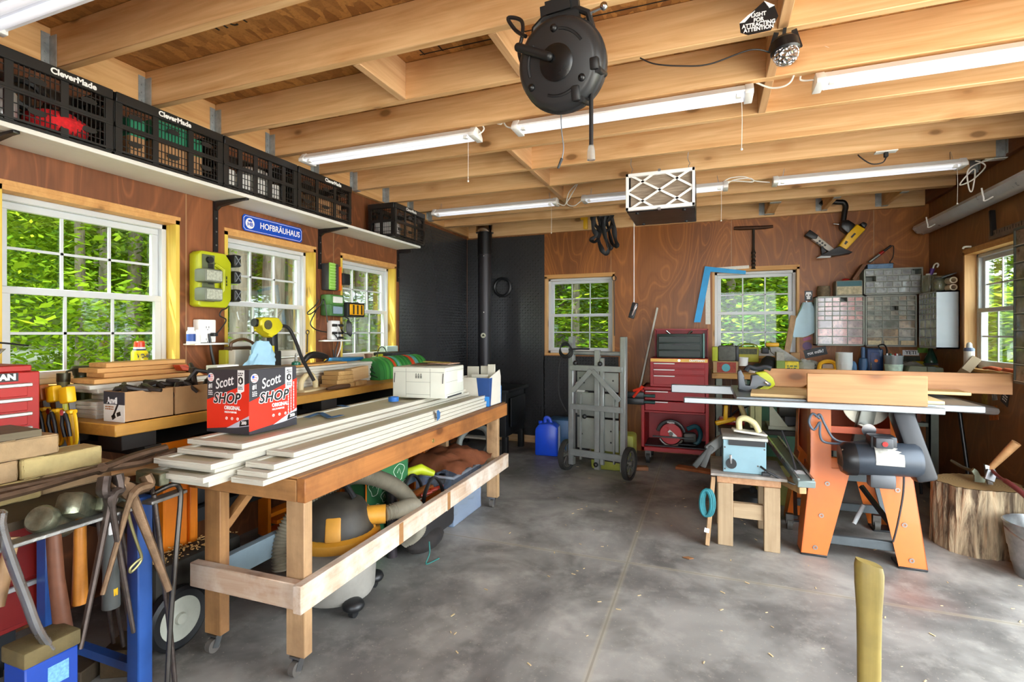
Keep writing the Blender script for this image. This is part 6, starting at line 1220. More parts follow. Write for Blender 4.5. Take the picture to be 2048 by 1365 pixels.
def drawers(name, lab, o, r, w, h, d, ms, rows, gap=None, side=None, group='drawer cabinets on the walls'):
    """o lower corner of the front, r along the front, depth d behind; rows: list of (height share, count)"""
    o, r = V(o), V(r); n = r.cross(ZV); c = o + r*w/2 - n*d/2; T = thing(name, lab, 'cabinet', c, 0, group); mb = MB(); t = .011
    def bx(mb, a0, a1, z0, z1, b0, b1, bev=0):
        p, q = o + r*a0 + ZV*z0 + n*b0, o + r*a1 + ZV*z1 + n*b1; mb.box(*[min(x, y) for x, y in zip(p, q)], *[max(x, y) for x, y in zip(p, q)], bev)
    for a in ((0, t, 0, h), (w - t, w, 0, h), (0, w, 0, t), (0, w, h - t, h)): bx(mb, *a, -d, 0)
    bx(mb, 0, w, 0, h, -d, -d + .006); tot = sum(q[0] for q in rows); z = h - t
    for hh, k in rows:
        dz = (h - 2*t)*hh/tot; bx(mb, t, w - t, z - .0025, z + .0025, -d*.6, -.001)
        for q in range(1, k): a = t + (w - 2*t)*q/k; bx(mb, a - .003, a + .003, z - dz, z, -d*.5, -.001)
        z -= dz
    mb.build('body', side or CAB, T, True); z = h - t; i = 0
    for hh, k in rows:
        dz = (h - 2*t)*hh/tot; dw = (w - 2*t)/k
        for q in range(k):
            i += 1
            if gap and i in gap: continue
            a0, a1 = t + dw*q + .004, t + dw*(q + 1) - .004; m_ = MB(); bx(m_, a0, a1, z - dz + .003, z - .004, -.05, -.005); bx(m_, a0 + .004, a1 - .004, z - dz + .003, z - dz + .007, -.005, .004)
            dr = m_.build('drawer', R.choice(ms), T, True)
            m_ = MB(); bx(m_, a0, a1, z - dz + .0035, z - dz + .0065, .0, .005); m_.build('drawer_edge', LIP, dr, True)
        z -= dz
    return T
RW_ = [(1, 6)]*5 + [(1.75, 3)]*3
drawers('drawer_cabinet', 'grey small-parts cabinet with pinkish drawers, left of three on the back wall', (.955, 5.49, 1.155), XV, .385, .46, .155, DP, RW_, (4,))
drawers('drawer_cabinet', 'grey small-parts cabinet with brownish drawers and cream labels, middle of three', (1.346, 5.49, 1.15), XV, .385, .465, .155, DM, RW_, (16,))
drawers('drawer_cabinet', 'wide low grey parts cabinet with clear drawers on top of the brownish one', (1.335, 5.49, 1.62), XV, .44, .235, .155, DS, [(1, 6), (1, 5), (1, 6), (1, 5)], (7, 6))
drawers('drawer_cabinet', 'grey parts cabinet turned sideways on the right wall with a plain pale side', (1.717, 5.4, 1.148), -YV, .36, .465, .148, DG_, RW_, None, mat('#a9b0b8', .5, 0, .05))
drawers('drawer_cabinet', 'dark parts cabinet beside the right window, cut by the photo edge', (1.63, 3.74, .99), -YV, .4, .88, .24, [dmat('#4b4d46', '#7d7d70', 12), dmat('#5a5147', '#8a7c6a', 13)], [(1, 3)]*9, None, mat('#4c534e', .5))
mb = MB()
for k in range(3): mb.box(1.352 + .012 + .124*k, 5.482, 1.167, 1.352 + .11 + .124*k, 5.485, 1.205)
one('drawer_label', mat('#d9cba6', .7, 0, .2, 60), mb, 'cream paper labels on the bottom drawers of the middle cabinet', 'label', kind='stuff')
# ---- on top of the cabinets ----
one('camo_can_cooler', mat('#6b5a44', .8, 0, .5, 26), MB().lathe([(0, 0), (.05, 0), (.055, .05), (.05, .1), (.045, .1), (.045, .01), (0, .01)], (1.03, 5.57, 1.6165), n=18), 'brown camouflage can sleeve on the left drawer cabinet', 'sleeve')
T = thing('tackle_box', 'clear hinged tackle box with teal band on the left drawer cabinet', 'box', (1.22, 5.56, 1.6165)); MB().box(1.115, 5.5, 1.6165, 1.33, 5.62, 1.76, .012).build('shell', mat('#8f8a7d', .35, 0, .1), T, True); MB().box(1.125, 5.497, 1.705, 1.32, 5.5, 1.75).build('teal_band', mat('#2f5f68', .5, 0, .2), T, True); MB().box(1.125, 5.4972, 1.63, 1.32, 5.5, 1.7).build('window_panel', mat('#b3a684', .5, 0, .45, 40), T, True)
one('hardcover_book', mat('#6f4a30', .7, 0, .2), MB().bar((1.26, 5.56, 1.762), (1.345, 5.56, 1.9), .1, .03, XV, .002), 'brown book leaning on the grey cabinet above the tackle box', 'book')
one('parts_case', mat('#5f82a8', .35, 0, .3, 30), MB().box(1.365, 5.5, 1.8555, 1.56, 5.6, 1.9, .004), 'flat blue and red parts case on the top cabinet', 'case')
one('red_cap', RED, MB().lathe([(0, 0), (.035, 0), (.03, .012), (.01, .022), (0, .022)], (1.2, 5.53, 1.7605), n=16), 'small red cap on the clear tackle box', 'cap')  # low round plastic cap
T = thing('soldering_iron', 'red and black soldering iron with a wire stand on the flat case', 'soldering iron', at(1760, 532, Y=5.55)); a, b = at(1738, 525, Y=5.55), at(1782, 492, Y=5.55)
MB().cyl(a, a.lerp(b, .5), .013, 10).build('wire_coil', mat('#8c8b86', .4, .8, .5, 120), T, True); MB().cyl(a.lerp(b, .48), a.lerp(b, .66), .015, 10).build('red_grip', RED, T, True); MB().cyl(a.lerp(b, .64), b, .01, 10).build('handle', BLK, T, True); MB().tube(spline([b, b + V((.02, 0, -.01)), b + V((.015, 0, -.1)), b + V((-.01, 0, -.15)), b + V((.02, 0, -.16))], 6), .004, 6).build('cord', BCORD, T, True)
T = thing('glass_jar', 'glass jar of lime green ear plugs on the sideways cabinet', 'jar', (1.79, 5.2, 1.614)); JG = mat('#b9bca0', .1, 0, .1, trans=.7)
MB().lathe([(0, 0), (.045, 0), (.05, .01), (.05, .1), (.042, .115), (.042, .13), (.04, .13), (.04, .115), (.046, .1), (.046, .012), (0, .012)], n=22).build('glass', JG, T); mb = MB()
for k in range(40): mb.tube([V((R.uniform(-.03, .03), R.uniform(-.03, .03), R.uniform(.02, .08))) + V((0, 0, 0)), V((R.uniform(-.03, .03), R.uniform(-.03, .03), R.uniform(.02, .09)))], .006, 6)
f = mb.build('ear_plugs', mat('#c9d23a', .6), T); f['kind'] = 'stuff'
T = thing('glass_jar', 'glass jar holding a purple and white tool on the wide low cabinet', 'jar', (1.73, 5.5, 1.8555)) if 0 else thing('glass_jar', 'glass jar holding a purple and white tool, left of the ear plug jar', 'jar', (1.77, 5.33, 1.614)); MB().lathe([(0, 0), (.05, 0), (.055, .01), (.055, .12), (.046, .135), (.046, .15), (.044, .15), (.044, .135), (.05, .12), (.05, .012), (0, .012)], n=22).build('glass', JG, T)
T = thing('purple_brush', 'purple handled tool with a white hook standing in the glass jar', 'brush', (1.77, 5.33, 1.63)); MB().tube([(0, 0, 0), (.0, 0, .12), (.02, 0, .19)], [.012, .012, .018], 10).build('handle', mat('#5c2f86', .4), T); MB().tube(spline([(.02, 0, .18), (.03, 0, .22), (.05, 0, .235), (.06, 0, .22), (.05, 0, .2)], 5), .006, 8).build('hook', WPL, T); MB().tube([(-.03, -.02, .14), (.05, .02, .15)], .007, 8).build('bristle_bar', WPL, T)
for k, z in enumerate((1.64, 1.697)): one('cardboard_tube', mat('#d8c7ac', .7), MB().lathe([(.017, -.1), (.026, -.1), (.026, .1), (.017, .1), (.017, -.1)], (1.835, 5.16, z), (0, 1, 0), 24), 'pale cardboard tube end beside the window jamb, ' + ('lower', 'upper')[k], 'tube', 'cardboard tubes on the sideways cabinet')
one('dark_sheet', BLK, MB().ob((1.8, 5.14, 1.735), (.1, .2, .008), 0, 0, -.35), 'black folded sheet over the cardboard tubes', 'sheet')
# ---- wall dressings right of the window ----
def sticker(u0, v0, u1, v1, lab, m, txt=None, tm=None, sz=.03, rot=0, X=None, shape=None):
    if X is None: a, b = at(u0, v1, Y=YB - .001), at(u1, v0, Y=YB - .001); c = (a + b)/2; r = (XV*math.cos(rot) + ZV*math.sin(rot)); w_, h_ = abs(b.x - a.x), abs(b.z - a.z)
    else: a, b = at(u0, v1, X=XR - .001), at(u1, v0, X=XR - .001); c = (a + b)/2; r = (-YV*math.cos(rot) + ZV*math.sin(rot)); w_, h_ = abs(b.y - a.y), abs(b.z - a.z)
    n = r.cross(ZV).normalized(); u = n.cross(r); T = thing('wall_sticker', lab, 'sticker', c - ZV*h_/2)
    pl = shape or [(-.5, -.5), (.5, -.5), (.5, .5), (-.5, .5)]
    MB().prism([(x*w_, y*h_) for x, y in pl], c, r, u, .0015).build('sheet', m, T, True)
    if X and m is BLK and not txt: dashes(c + n*.0006, r, u, 3, w_*.6, h_*.2, WPL, T)
    if txt: text(txt, sz, c + n*.001, r, u, tm, T, bold=.0008, sx=.95)
    return T, c, r, u, n, w_, h_
rd = [(.5*math.cos(t), .5*math.sin(t)) for t in [i*PI/10 for i in range(20)]]
T, c, r, u, n, w_, h_ = sticker(1609, 582, 1625, 602, 'black and white skull sticker above the blue cloth', BLK); MB().prism([(-.25*w_, -.1*h_), (.25*w_, -.1*h_), (.38*w_, .1*h_), (.3*w_, .38*h_), (-.3*w_, .38*h_), (-.38*w_, .1*h_)], c + n*.0015, r, u, .0008).prism([(-.2*w_, -.35*h_), (.2*w_, -.35*h_), (.22*w_, -.12*h_), (-.22*w_, -.12*h_)], c + n*.0015, r, u, .0008).build('skull_print', WPL, T, True)
mb = MB(); mb.lathe([(0, 0), (.008, 0), (.008, .0006), (0, .0006)], c + n*.0024 + r*.014 + u*.006, n, 10); mb.lathe([(0, 0), (.008, 0), (.008, .0006), (0, .0006)], c + n*.0024 - r*.014 + u*.006, n, 10); mb.build('eye_print', BLK, T, True)
sticker(1605, 684, 1624, 701, 'round purple sticker with a pale band below the blue cloth', mat('#5f3f6b', .5), None, None, rot=.5, shape=rd); sticker(1606, 675, 1622, 681, 'small pink script sticker under the blue cloth', mat('#b0527a', .5), None, None, rot=.3)
sticker(1608, 697, 1654, 713, 'black bumper sticker with white words on the back wall', BLK, 'got milk?', WPL, .042, .24); sticker(1805, 701, 1838, 711, 'white YETI sticker with black letters under the drawer cabinets'.replace('YETI', 'rectangular'), WPL, 'YETI', BLK, .044); sticker(1835, 696, 1856, 706, 'green and orange sticker under the middle drawer cabinet', mat('#7fae3a', .5, 0, .5, 30)); sticker(1803, 713, 1840, 730, 'dark camouflage sticker with pale letters under the white rectangular one', mat('#2f352b', .7, 0, .5, 40), None, None)
T = thing('paper_roll_cloth', 'pale blue cloth draped from a hook beside the left drawer cabinet', 'cloth', at(1613, 675, Y=YB - .05)); mb = MB(); N = 14; vs = []
for j in range(N + 1):
    for i in range(N):
        h = j/N; a = 2*PI*i/N; cx_, ww = 1613 + (2 - 6*h), (9 + 16*min(1, h*1.8) - 6*max(0, h - .7)); p = at(cx_ + ww*math.cos(a)*(1 + .12*math.sin(3*a + 4*h)), 605 + 70*h + (12*max(0, math.cos(a))*-h), Y=YB - .05); vs.append(p + YV*(.035*math.sin(a)*(.4 + .6*h) + .008*math.sin(5*a)))
mb._mk(vs, [(j*N + i, j*N + (i + 1) % N, (j + 1)*N + (i + 1) % N, (j + 1)*N + i) for j in range(N) for i in range(N)] + [tuple(range(N))]); mb.build('cloth', mat('#bcd9e6', .9, 0, .05), T, True, ang=70); MB().cyl(at(1613, 604, Y=YB), at(1613, 604, Y=YB - .06), .006, 8).build('hook', STEEL, T, True)
one('green_float', mat('#5c6a58', .4), MB().sphere(at(1622, 608, Y=YB - .03), .022, 12), 'round grey-green float on the wall above the blue cloth', 'float'); 
one('leaning_stick', OLDWZ, MB().bar(at(1572, 712, Y=5.52), at(1587, 632, Y=5.6), .03, .05, XV, .003), 'wooden stick leaning across the corner of the right back window', 'stick')
# ---- counter ----
KZ = .9; T = thing('back_counter', 'cluttered orange-edged wooden counter along the back wall below the drawer cabinets', 'counter', (.95, 5.38, 0))
MB().box(.04, 5.1, KZ - .05, XR - .005, YB - .005, KZ, .003).build('counter_top', wood('#a5722f', '#cc9a50', 0, .6, .5), T, True); GP = mat('#6c7166', .5, .4, .15)
for x in (.07, .28, 1.0, 1.7): MB().box(x, 5.12, 0, x + .06, 5.14, KZ - .05).box(x, 5.12, 0, x + .008, 5.2, KZ - .05).build('leg', GP, T, True)
MB().box(.3, 5.16, .12, .95, 5.6, KZ - .06, .004).build('green_cabinet', mat('#1c4a2e', .5), T, True); MB().box(.62, 5.155, .15, .635, 5.16, KZ - .08).build('door_gap', BLK, T, True); MB().box(1.06, 5.15, .5, 1.7, 5.6, .53).build('shelf', GP, T, True); MB().box(1.06, 5.15, .2, 1.7, 5.6, .23).build('shelf', GP, T, True)
for k, (x0, x1, z, h, c, lab) in enumerate(((1.1, 1.3, .53, .2, '#5d2a22', 'dark red box on the counter under-shelf, left'), (1.34, 1.66, .53, .22, '#6b3a2c', 'brown-red padded box on the counter under-shelf, right'), (1.12, 1.4, .23, .2, '#a9917a', 'printed carton on the bottom shelf under the counter'))): one('storage_box', mat(c, .7, 0, .2, 14), MB().box(x0, 5.16, z, x1, 5.45, z + h, .015 if k < 2 else .003), lab, 'box')
# ---- on the counter, left to right ----
T = thing('wooden_crate', 'small tan and red box with a round teal label at the left counter end', 'box', (.17, 5.25, KZ)); MB().box(*yb(1426, 723, 1476, 752, 5.13, .2, KZ), .003).build('box', mat('#a3855a', .7), T, True); b = yb(1434, 725, 1472, 752, 5.128, .002, KZ + .006); MB().box(*b).build('red_print', mat('#8f3220', .6, 0, .35, 40), T, True); MB().lathe([(0, 0), (.036, 0), (.036, .001), (0, .001)], at(1452, 736, Y=5.1275), (0, -1, 0), 24).build('round_label', mat('#4fa0a8', .5), T, True)
T = thing('sling_bag', 'grey and black tool bag with lime piping standing on the tan box', 'bag', at(1452, 723, Y=5.25)); b = yb(1436, 692, 1472, 723, 5.15, .14); MB().box(*b, .02).build('body', mat('#5b5a52', .8, 0, .2, 30), T, True); MB().box(*yb(1424, 694, 1436, 724, 5.16, .12), .01).build('lime_side', mat('#a7b020', .6), T, True); MB().box(*yb(1470, 692, 1478, 724, 5.16, .12), .01).build('strap', BLK, T, True)
T = thing('saw_blade_case', 'olive-yellow plastic case of bits standing on the right back window sill', 'case', at(1497, 722, Y=5.5)); MB().box(*yb(1474, 695, 1518, 725, 5.5, .08), .012).build('case', mat('#b0a82a', .5), T, True); MB().box(*yb(1477, 698, 1514, 709, 5.497, .003)).build('bit_row', mat('#4b4a2a', .6, 0, .6, 70), T, True); MB().tube(spline([at(1480, 696, Y=5.53), at(1486, 690, Y=5.53), at(1510, 690, Y=5.53), at(1515, 696, Y=5.53)], 5), .006, 6).build('handle', mat('#7d781e', .5), T, True)
p = at(1486, 732, Y=5.35); one('white_pot', WHT, MB().lathe([(0, 0), (.042, 0), (.048, .08), (.044, .08), (.038, .006), (0, .006)], (p.x, p.y, KZ + .06), n=22), 'white plastic pot on the counter behind the grey tool', 'pot'); p = at(1506, 735, Y=5.3); one('white_dish', WHT, MB().lathe([(0, 0), (.038, 0), (.05, .06), (.046, .06), (.035, .006), (0, .006)], (p.x, p.y, KZ), n=22), 'white tapered dish right of the white pot', 'dish'); yx('cigar_box', 'brown box under the white pot on the counter', 'box', mat('#8a4a30', .6), 1474, 745, 1522, 732, 5.32, .14, KZ)
p = at(1535, 722, Y=5.35); one('black_hat', mat('#161515', .8, 0, .2), MB().lathe([(0, .0), (.13, .0), (.125, .012), (.085, .03), (.08, .09), (.06, .125), (0, .13)], (p.x, p.y, KZ + .02), (.35, -.3, 1), 22), 'black rounded cap-like cover on the counter below the window', 'cover')
T = thing('belt_sander', 'yellow handled tool on a grey pad in front of the window', 'tool', at(1545, 706, Y=5.45)); MB().box(*yb(1532, 686, 1559, 694, 5.42, .08), .012).build('handle', mat('#e0a51a', .4), T, True); MB().box(*yb(1524, 696, 1538, 708, 5.43, .1), .006).build('dark_base', DKG, T, True); yp(MB(), [(1538, 694), (1556, 694), (1600, 722), (1572, 730), (1540, 704)], 5.45, .06, .006).build('grey_body', mat('#94918a', .5, 0, .25, 20), T, True)
T = thing('product_carton', 'yellow and green product carton with a grey label face on the counter', 'carton', at(1570, 740, Y=5.3)); MB().box(*yb(1553, 722, 1570, 742, 5.2, .16, KZ), .002).build('green_end', mat('#7b9142', .6), T, True); MB().box(*yb(1570, 724, 1598, 742, 5.2, .16, KZ), .002).build('yellow_side', mat('#d9c02a', .6, 0, .3, 30), T, True); MB().box(*yb(1553, 705, 1569, 722, 5.21, .1), .002).build('grey_flap', mat('#9c978a', .6, 0, .2, 40), T, True); dashes(at(1584, 735, Y=5.199), XV, ZV, 2, .08, .02, mat('#2f5a34', .5), T)
yx('kraft_box', 'small brown box of tools under the leaning stick', 'box', CARD, 1581, 722, 1600, 706, 5.45, .1); blob('plastic_bag', mat('#c2c2b8', .25, 0, .1, trans=.4), at(1615, 733, Y=5.3), .1, 'crumpled clear plastic bag on the counter', 'bag', 16, .6, 1.1, .7, .55, sd=4)
yx('flat_carton', 'flat brown carton under the bumper sticker', 'carton', mat('#a08a76', .7), 1596, 745, 1650, 716, 5.48, .06, KZ)
T = thing('grip_block', 'yellow arched plastic handle block on the counter left of the white cups', 'grip', at(1655, 742, Y=5.25)); q = spline([at(u, v, Y=5.22) for u, v in ((1638, 742), (1641, 728), (1655, 723), (1669, 727), (1673, 742))], 6); MB().tube(q, .017, 8).build('arch', mat('#e0a91e', .4), T, True); MB().box(*yb(1637, 738, 1674, 746, 5.2, .08, KZ), .006).build('base', mat('#d49a1a', .45), T, True); MB().box(*yb(1645, 729, 1668, 738, 5.23, .02)).build('plate', mat('#a08d78', .5), T, True)
p = at(1688, 742, Y=5.2); cz = KZ
for k in range(9): one('white_cup', mat('#d9dad8', .45, 0, .02), MB().lathe([(0, 0), (.05, 0), (.0635, .1), (.066, .104), (.063, .104), (.048, .004), (0, .004)], (p.x, p.y, cz + .0125*k), n=24), 'translucent white cup in the tall stack on the counter, ' + ('bottom', 'second from the bottom', 'third from the bottom', 'fourth from the bottom', 'fifth from the bottom', 'fourth from the top', 'third from the top', 'second from the top', 'topmost')[k], 'cup', 'white cups stacked on the counter')
NB = mat('#2a4a6e', .45, 0, .15); T = thing('trim_router', 'blue plunge tool with an upright pole beside the white cups', 'router', at(1722, 742, Y=5.25)); b = at(1726, 742, Y=5.25); MB().lathe([(0, 0), (.05, 0), (.05, .02), (.03, .03), (.035, .1), (.03, .15), (.016, .16), (.014, .25), (0, .25)], (b.x, b.y, KZ), n=20).build('motor', NB, T, True); MB().sphere((b.x - .075, b.y - .01, KZ + .07), .04, 12, 1.5, .7, 1).build('side_handle', mat('#4a6f92', .4), T, True); MB().tube([(b.x + .05, b.y - .03, KZ), (b.x + .05, b.y - .03, KZ + .12)], .006, 8).build('post', CHROME, T, True)
T = thing('finish_sander', 'dark blue boxy tool with an orange dial and black strap on the counter', 'tool', at(1752, 742, Y=5.35)); MB().box(*yb(1734, 697, 1768, 742, 5.32, .16, KZ), .02).build('housing', mat('#203a66', .45, 0, .15), T, True); MB().box(*yb(1741, 705, 1760, 728, 5.317, .004), .002).build('panel', mat('#2b3d6e', .4, 0, .5, 40), T, True); MB().lathe([(0, 0), (.014, 0), (.014, .006), (0, .006)], at(1752, 722, Y=5.316), (0, -1, 0), 14).build('dial', ORG, T, True); MB().tube(spline([at(1762, 700, Y=5.3), at(1757, 692, Y=5.3), at(1768, 690, Y=5.3), at(1774, 702, Y=5.3), at(1770, 722, Y=5.3), at(1775, 742, Y=5.3)], 5), .011, 8, flat=.5).build('strap', BLK, T, True)
T = thing('marker_tub', 'clear tub of pens and markers with a green label on the counter', 'tub', at(1787, 743, Y=5.2)); p = at(1787, 743, Y=5.2); MB().lathe([(0, 0), (.055, 0), (.07, .185), (.066, .185), (.052, .005), (0, .005)], (p.x, p.y, KZ), n=22).build('tub', mat('#c9d0d2', .15, 0, .05, trans=.65), T, True); MB().lathe([(.058, .02), (.066, .11)], (p.x, p.y, KZ), n=22).build('label_band', mat('#b9cfc0', .5, 0, .3, 20), T, True)
for k in range(7): a = R.uniform(0, 6.28); one('marker_pen', mat(('#d8d8d8', '#b02020', '#222222', '#e8e8e8', '#2f7a5a', '#cccccc', '#444444')[k], .4), MB().cyl((p.x + .025*math.cos(k), p.y + .025*math.sin(k), KZ + .01), (p.x + .045*math.cos(k), p.y + .045*math.sin(k), KZ + .2), .006, 8), ('white', 'red', 'black', 'pale', 'green', 'light grey', 'dark grey')[k] + ' pen standing in the clear marker tub', 'pen', 'pens in the clear tub')
p = at(1757, 744, Y=5.15); one('tan_cup', mat('#b59a78', .6, 0, .3, 60), MB().lathe([(0, 0), (.035, 0), (.037, .045), (.033, .045), (.031, .005), (0, .005)], (p.x, p.y, KZ), n=18), 'small tan printed cup in front of the dark blue tool', 'cup')
T = thing('olive_case', 'olive-grey flat case with rounded lid in front of the marker tub', 'case', at(1832, 745, Y=5.15)); yp(MB(), [(1796, 747), (1802, 729), (1868, 733), (1868, 747)], 5.32, .2, .012).build('lid', mat('#5d5e4a', .5), T, True); MB().box(*yb(1855, 734, 1872, 746, 5.11, .1, KZ), .006).build('end_clip', mat('#4a4b3f', .5), T, True)
p = at(1848, 728, Y=5.45); one('yellow_disc', mat('#d6c018', .45), MB().lathe([(0, 0), (.08, .0), (.1, .015), (.095, .02), (0, .006)], (p.x, p.y, KZ + .08), (.1, -.25, 1), 24), 'yellow plastic disc lying behind the olive case', 'disc')
T = thing('green_flask', 'dark green conical bottle under the sideways cabinet', 'bottle', at(1862, 722, Y=5.5)); p = at(1862, 722, Y=5.5); MB().lathe([(0, 0), (.05, 0), (.052, .02), (.02, .1), (.012, .13), (0, .13)], (p.x, p.y, KZ + .11), n=18).build('body', mat('#2f5a48', .2, trans=.3), T, True); MB().box(p.x - .06, p.y - .05, KZ, p.x + .06, p.y + .05, KZ + .11, .004).build('stand_block', DKG, T, True)
blob('grey_bag', mat('#6f6c66', .5, 0, .35, 16), (1.62, 5.3, KZ + .055), .1, 'crumpled grey plastic bag on the counter below the sideways cabinet', 'bag', 16, .5, 1., .8, .7, sd=9); one('pink_rag', mat('#b05c78', .8), MB().ob((1.5, 5.16, KZ + .012), (.11, .08, .02), .3, bev=.008), 'pink rag on the counter front', 'rag')
T = thing('spray_paint', 'white spray can with a blue ring standing on the right window sill', 'can', (1.82, 4.86, 1.01)); p = V((1.835, 4.8, 1.0085)); MB().lathe([(0, 0), (.032, 0), (.032, .13), (0, .13)], p, n=20).build('can', mat('#d5cfc6', .35), T, True); MB().lathe([(.033, .13), (.033, .145), (.026, .155), (0, .155)], p, n=20).build('blue_ring', mat('#52607a', .4), T, True); MB().lathe([(.02, .152), (.016, .185), (.008, .195), (0, .195)], p, n=16).build('cap', LGRY, T, True)
one('kraft_sleeve', mat('#9a8469', .75), MB().bar(at(1925, 748, Y=4.75), at(1948, 722, Y=4.8), .12, .06, XV, .003), 'brown carton sleeve leaning against the right window jamb', 'carton')
for k in range(2): one('work_glove', mat('#d0603a', .8, 0, .2), MB().tube(spline([(1.87 + .03*k, 4.66 - .2*k, 1.02), (1.88, 4.6 - .2*k, 1.027), (1.89, 4.5 - .2*k, 1.022)], 5), [.016]*5 + [.022]*5 + [.012], 10, flat=.6), 'orange-red glove on the right window sill, ' + ('farther one', 'nearer one')[k], 'glove', 'gloves on the right sill')
# ================= right wall =================
T = thing('gutter_channel', 'long silver gutter hung on white hooks along the right wall', 'gutter', (1.78, 4.5, 2.14)); pr = [(-.09, .06), (-.1, .03), (-.06, -.02), (.0, -.035), (.06, -.02), (.075, .07), (.068, .07), (.055, -.015), (0, -.028), (-.055, -.013), (-.092, .03), (-.083, .06)]
o = V((1.78, 5.5, 2.17)); MB().prism([(x*.8, z*.8) for x, z in pr], o - YV*2.3, XV, ZV, -2.3).build('channel', mat('#c4c5c8', .3, .35, .1), T, True); MB().box(1.84, 3.2, 2.26, 1.868, 5.2, 2.29, .002).build('back_strip', mat('#6a4a34', .6), T, True)
for y in (5.1, 4.2, 3.5): MB().tube(spline([(1.865, y, 2.26), (1.7, y, 2.14), (1.68, y, 2.16), (1.67, y, 2.22)], 5), .005, 8).build('hook', WPL, T, True)
one('hanging_strap', BLKM, MB().bar((XR - .015, 4.52, 2.13), (XR - .015, 4.5, 1.95), .02, .035, XV, .004), 'black strap hanging on the right wall under the gutter', 'strap'); one('white_hook', WPL, MB().tube(spline([(XR, 4.86, 1.93), (XR - .04, 4.86, 1.93), (XR - .05, 4.86, 1.915)], 4), .007, 8), 'small white hook screwed to the right wall', 'hook')
T = thing('wood_sign', 'weathered grey plank with faint markings over the right window', 'sign', (XR - .01, 4.3, 1.95)); MB().box(XR - .02, 4.05, 1.93, XR - .002, 4.55, 1.985, .002).build('plank', mat('#7d6a5c', .8, 0, .25, 14), T, True)
mb = MB()
for k in range(14): mb.box(XR - .0212, 4.08 + .033*k, 1.955, XR - .02, 4.085 + .033*k, 1.97 + .006*(k % 3))
mb.build('tick_marks', INK, T, True)
sticker(1972, 788, 1990, 808, 'tilted black sticker with white lettering on the right wall', BLK, 'OBEY', WPL, .03, -.4, 1) if 0 else sticker(2003, 785, 2018, 808, 'tilted black sticker with white lettering on the right wall', BLK, None, None, .03, -.35, 1); sticker(1984, 782, 1994, 800, 'white and black torn sticker left of the tilted black one', mat('#8a8a88', .6, 0, .7, 50), None, None, .02, .2, 1); sticker(1964, 788, 1975, 812, 'narrow yellow-brown sticker on the right wall', mat('#8f7433', .6, 0, .5, 40), None, None, .02, 0, 1); sticker(1978, 815, 1996, 838, 'orange sticker low on the right wall', mat('#c46a2c', .6, 0, .4, 30), None, None, .02, .2, 1)
T = thing('tubular_frame', 'black tubular folding leg frame against the right wall', 'frame', (1.72, 4.9, 0)); q = [V((1.35, 5.0, .72)), V((1.7, 4.75, .72)), V((1.74, 4.72, .7)), V((1.75, 4.7, .6)), V((1.78, 4.6, .0))]; MB().tube(spline(q, 6), .013, 10).build('leg_tube', BLKM, T, True); MB().tube([(1.52, 4.88, .72), (1.56, 4.86, .02)], .011, 10).build('leg_tube', BLKM, T, True)
one('plastic_sheet', mat('#a9a5a0', .25, 0, .15, 6), MB().ob((1.55, 4.6, .765), (.55, .5, .06), .15, .03, .06, .03), 'grey glossy plastic cover on the folding leg frame', 'cover')
# ================= floor pieces by the back wall =================
AL = mat('#9da19e', .4, .6, .12, 10); ALP = mat('#8e918a', .5, .4, .12, 6)
T = thing('rolling_saw_stand', 'folded aluminium rolling stand on two wheels standing upright', 'stand', (-.95, 4.58, 0)); Lp, Rp = V((-1.17, 4.62, 0)), V((-.68, 4.51, 0)); sr = (Rp - Lp).normalized(); sn = V((sr.y, -sr.x, 0)); SWD = (Rp - Lp).length
def sp_(a, z, b=0): return Lp + sr*a + ZV*z + sn*b
for a in (0, SWD): MB().bar(sp_(a, .06), sp_(a, 1.24), .05, .055, sn, .004).build('side_rail', AL, T, True); MB().bar(sp_(a, 1.2), sp_(a, 1.27), .06, .065, sn, .006).build('end_cap', DKG, T, True) if 0 else None
for z, h, b in ((.955, .05, .03), (.6, .05, .03), (.18, .06, .03)): MB().bar(sp_(0, z, b), sp_(SWD, z, b), .012, h, sn if 0 else ZV, .002).build('cross_bar', AL, T, True) if 0 else MB().bar(sp_(0, z, b), sp_(SWD, z, b), .02, h, ZV, .002).build('cross_bar', AL, T, True)
MB().cyl(sp_(0, 1.09), sp_(SWD, 1.09), .02, 14).build('round_bar', AL, T, True); MB().bar(sp_(SWD*.52, .05, .01), sp_(SWD*.52, 1.12, .01), .05, .04, sn, .003).build('centre_post', AL, T, True); MB().bar(sp_(SWD*.62, .1, .02), sp_(SWD*.62, 1.05, .02), .035, .03, sn, .003).build('inner_post', AL, T, True)
for a0, a1, z1 in ((SWD*.42, .03, .74), (SWD*.44, SWD - .02, .68)): MB().bar(sp_(a0, .94, .035), sp_(a1, z1, .035), .012, .045, sn, .002).build('diagonal_strut', AL, T, True) if 0 else MB().bar(sp_(a0, .94, .04), sp_(a1, z1, .04), .045, .012, sn, .002).build('diagonal_strut', AL, T, True)
for z0, z1 in ((.22, .54), (.56, .74), (.76, .94)): MB().bar(sp_(SWD/2, z0, -.02), sp_(SWD/2, z1, -.02), SWD - .1 if 0 else .01, SWD - .08, sn if 0 else sr, .002).build('panel', ALP, T, True) if 0 else MB().box(-1e-3, 0, 0, 0, 0, 0).bm.free()
mb2 = []
for z0, z1 in ((.22, .5), (.52, .73), (.75, .92)): MB().prism([(.05, z0), (SWD - .05, z0), (SWD - .05, z1), (.05, z1)], Lp - sn*.02, sr, ZV, .012, .002).build('panel', ALP, T, True)
for a in (.1, SWD - .08): MB().bar(sp_(a, .12, .02), sp_(a, .72, .02), .014, .02, sn).build('thin_rail', AL, T, True)
mb = MB()
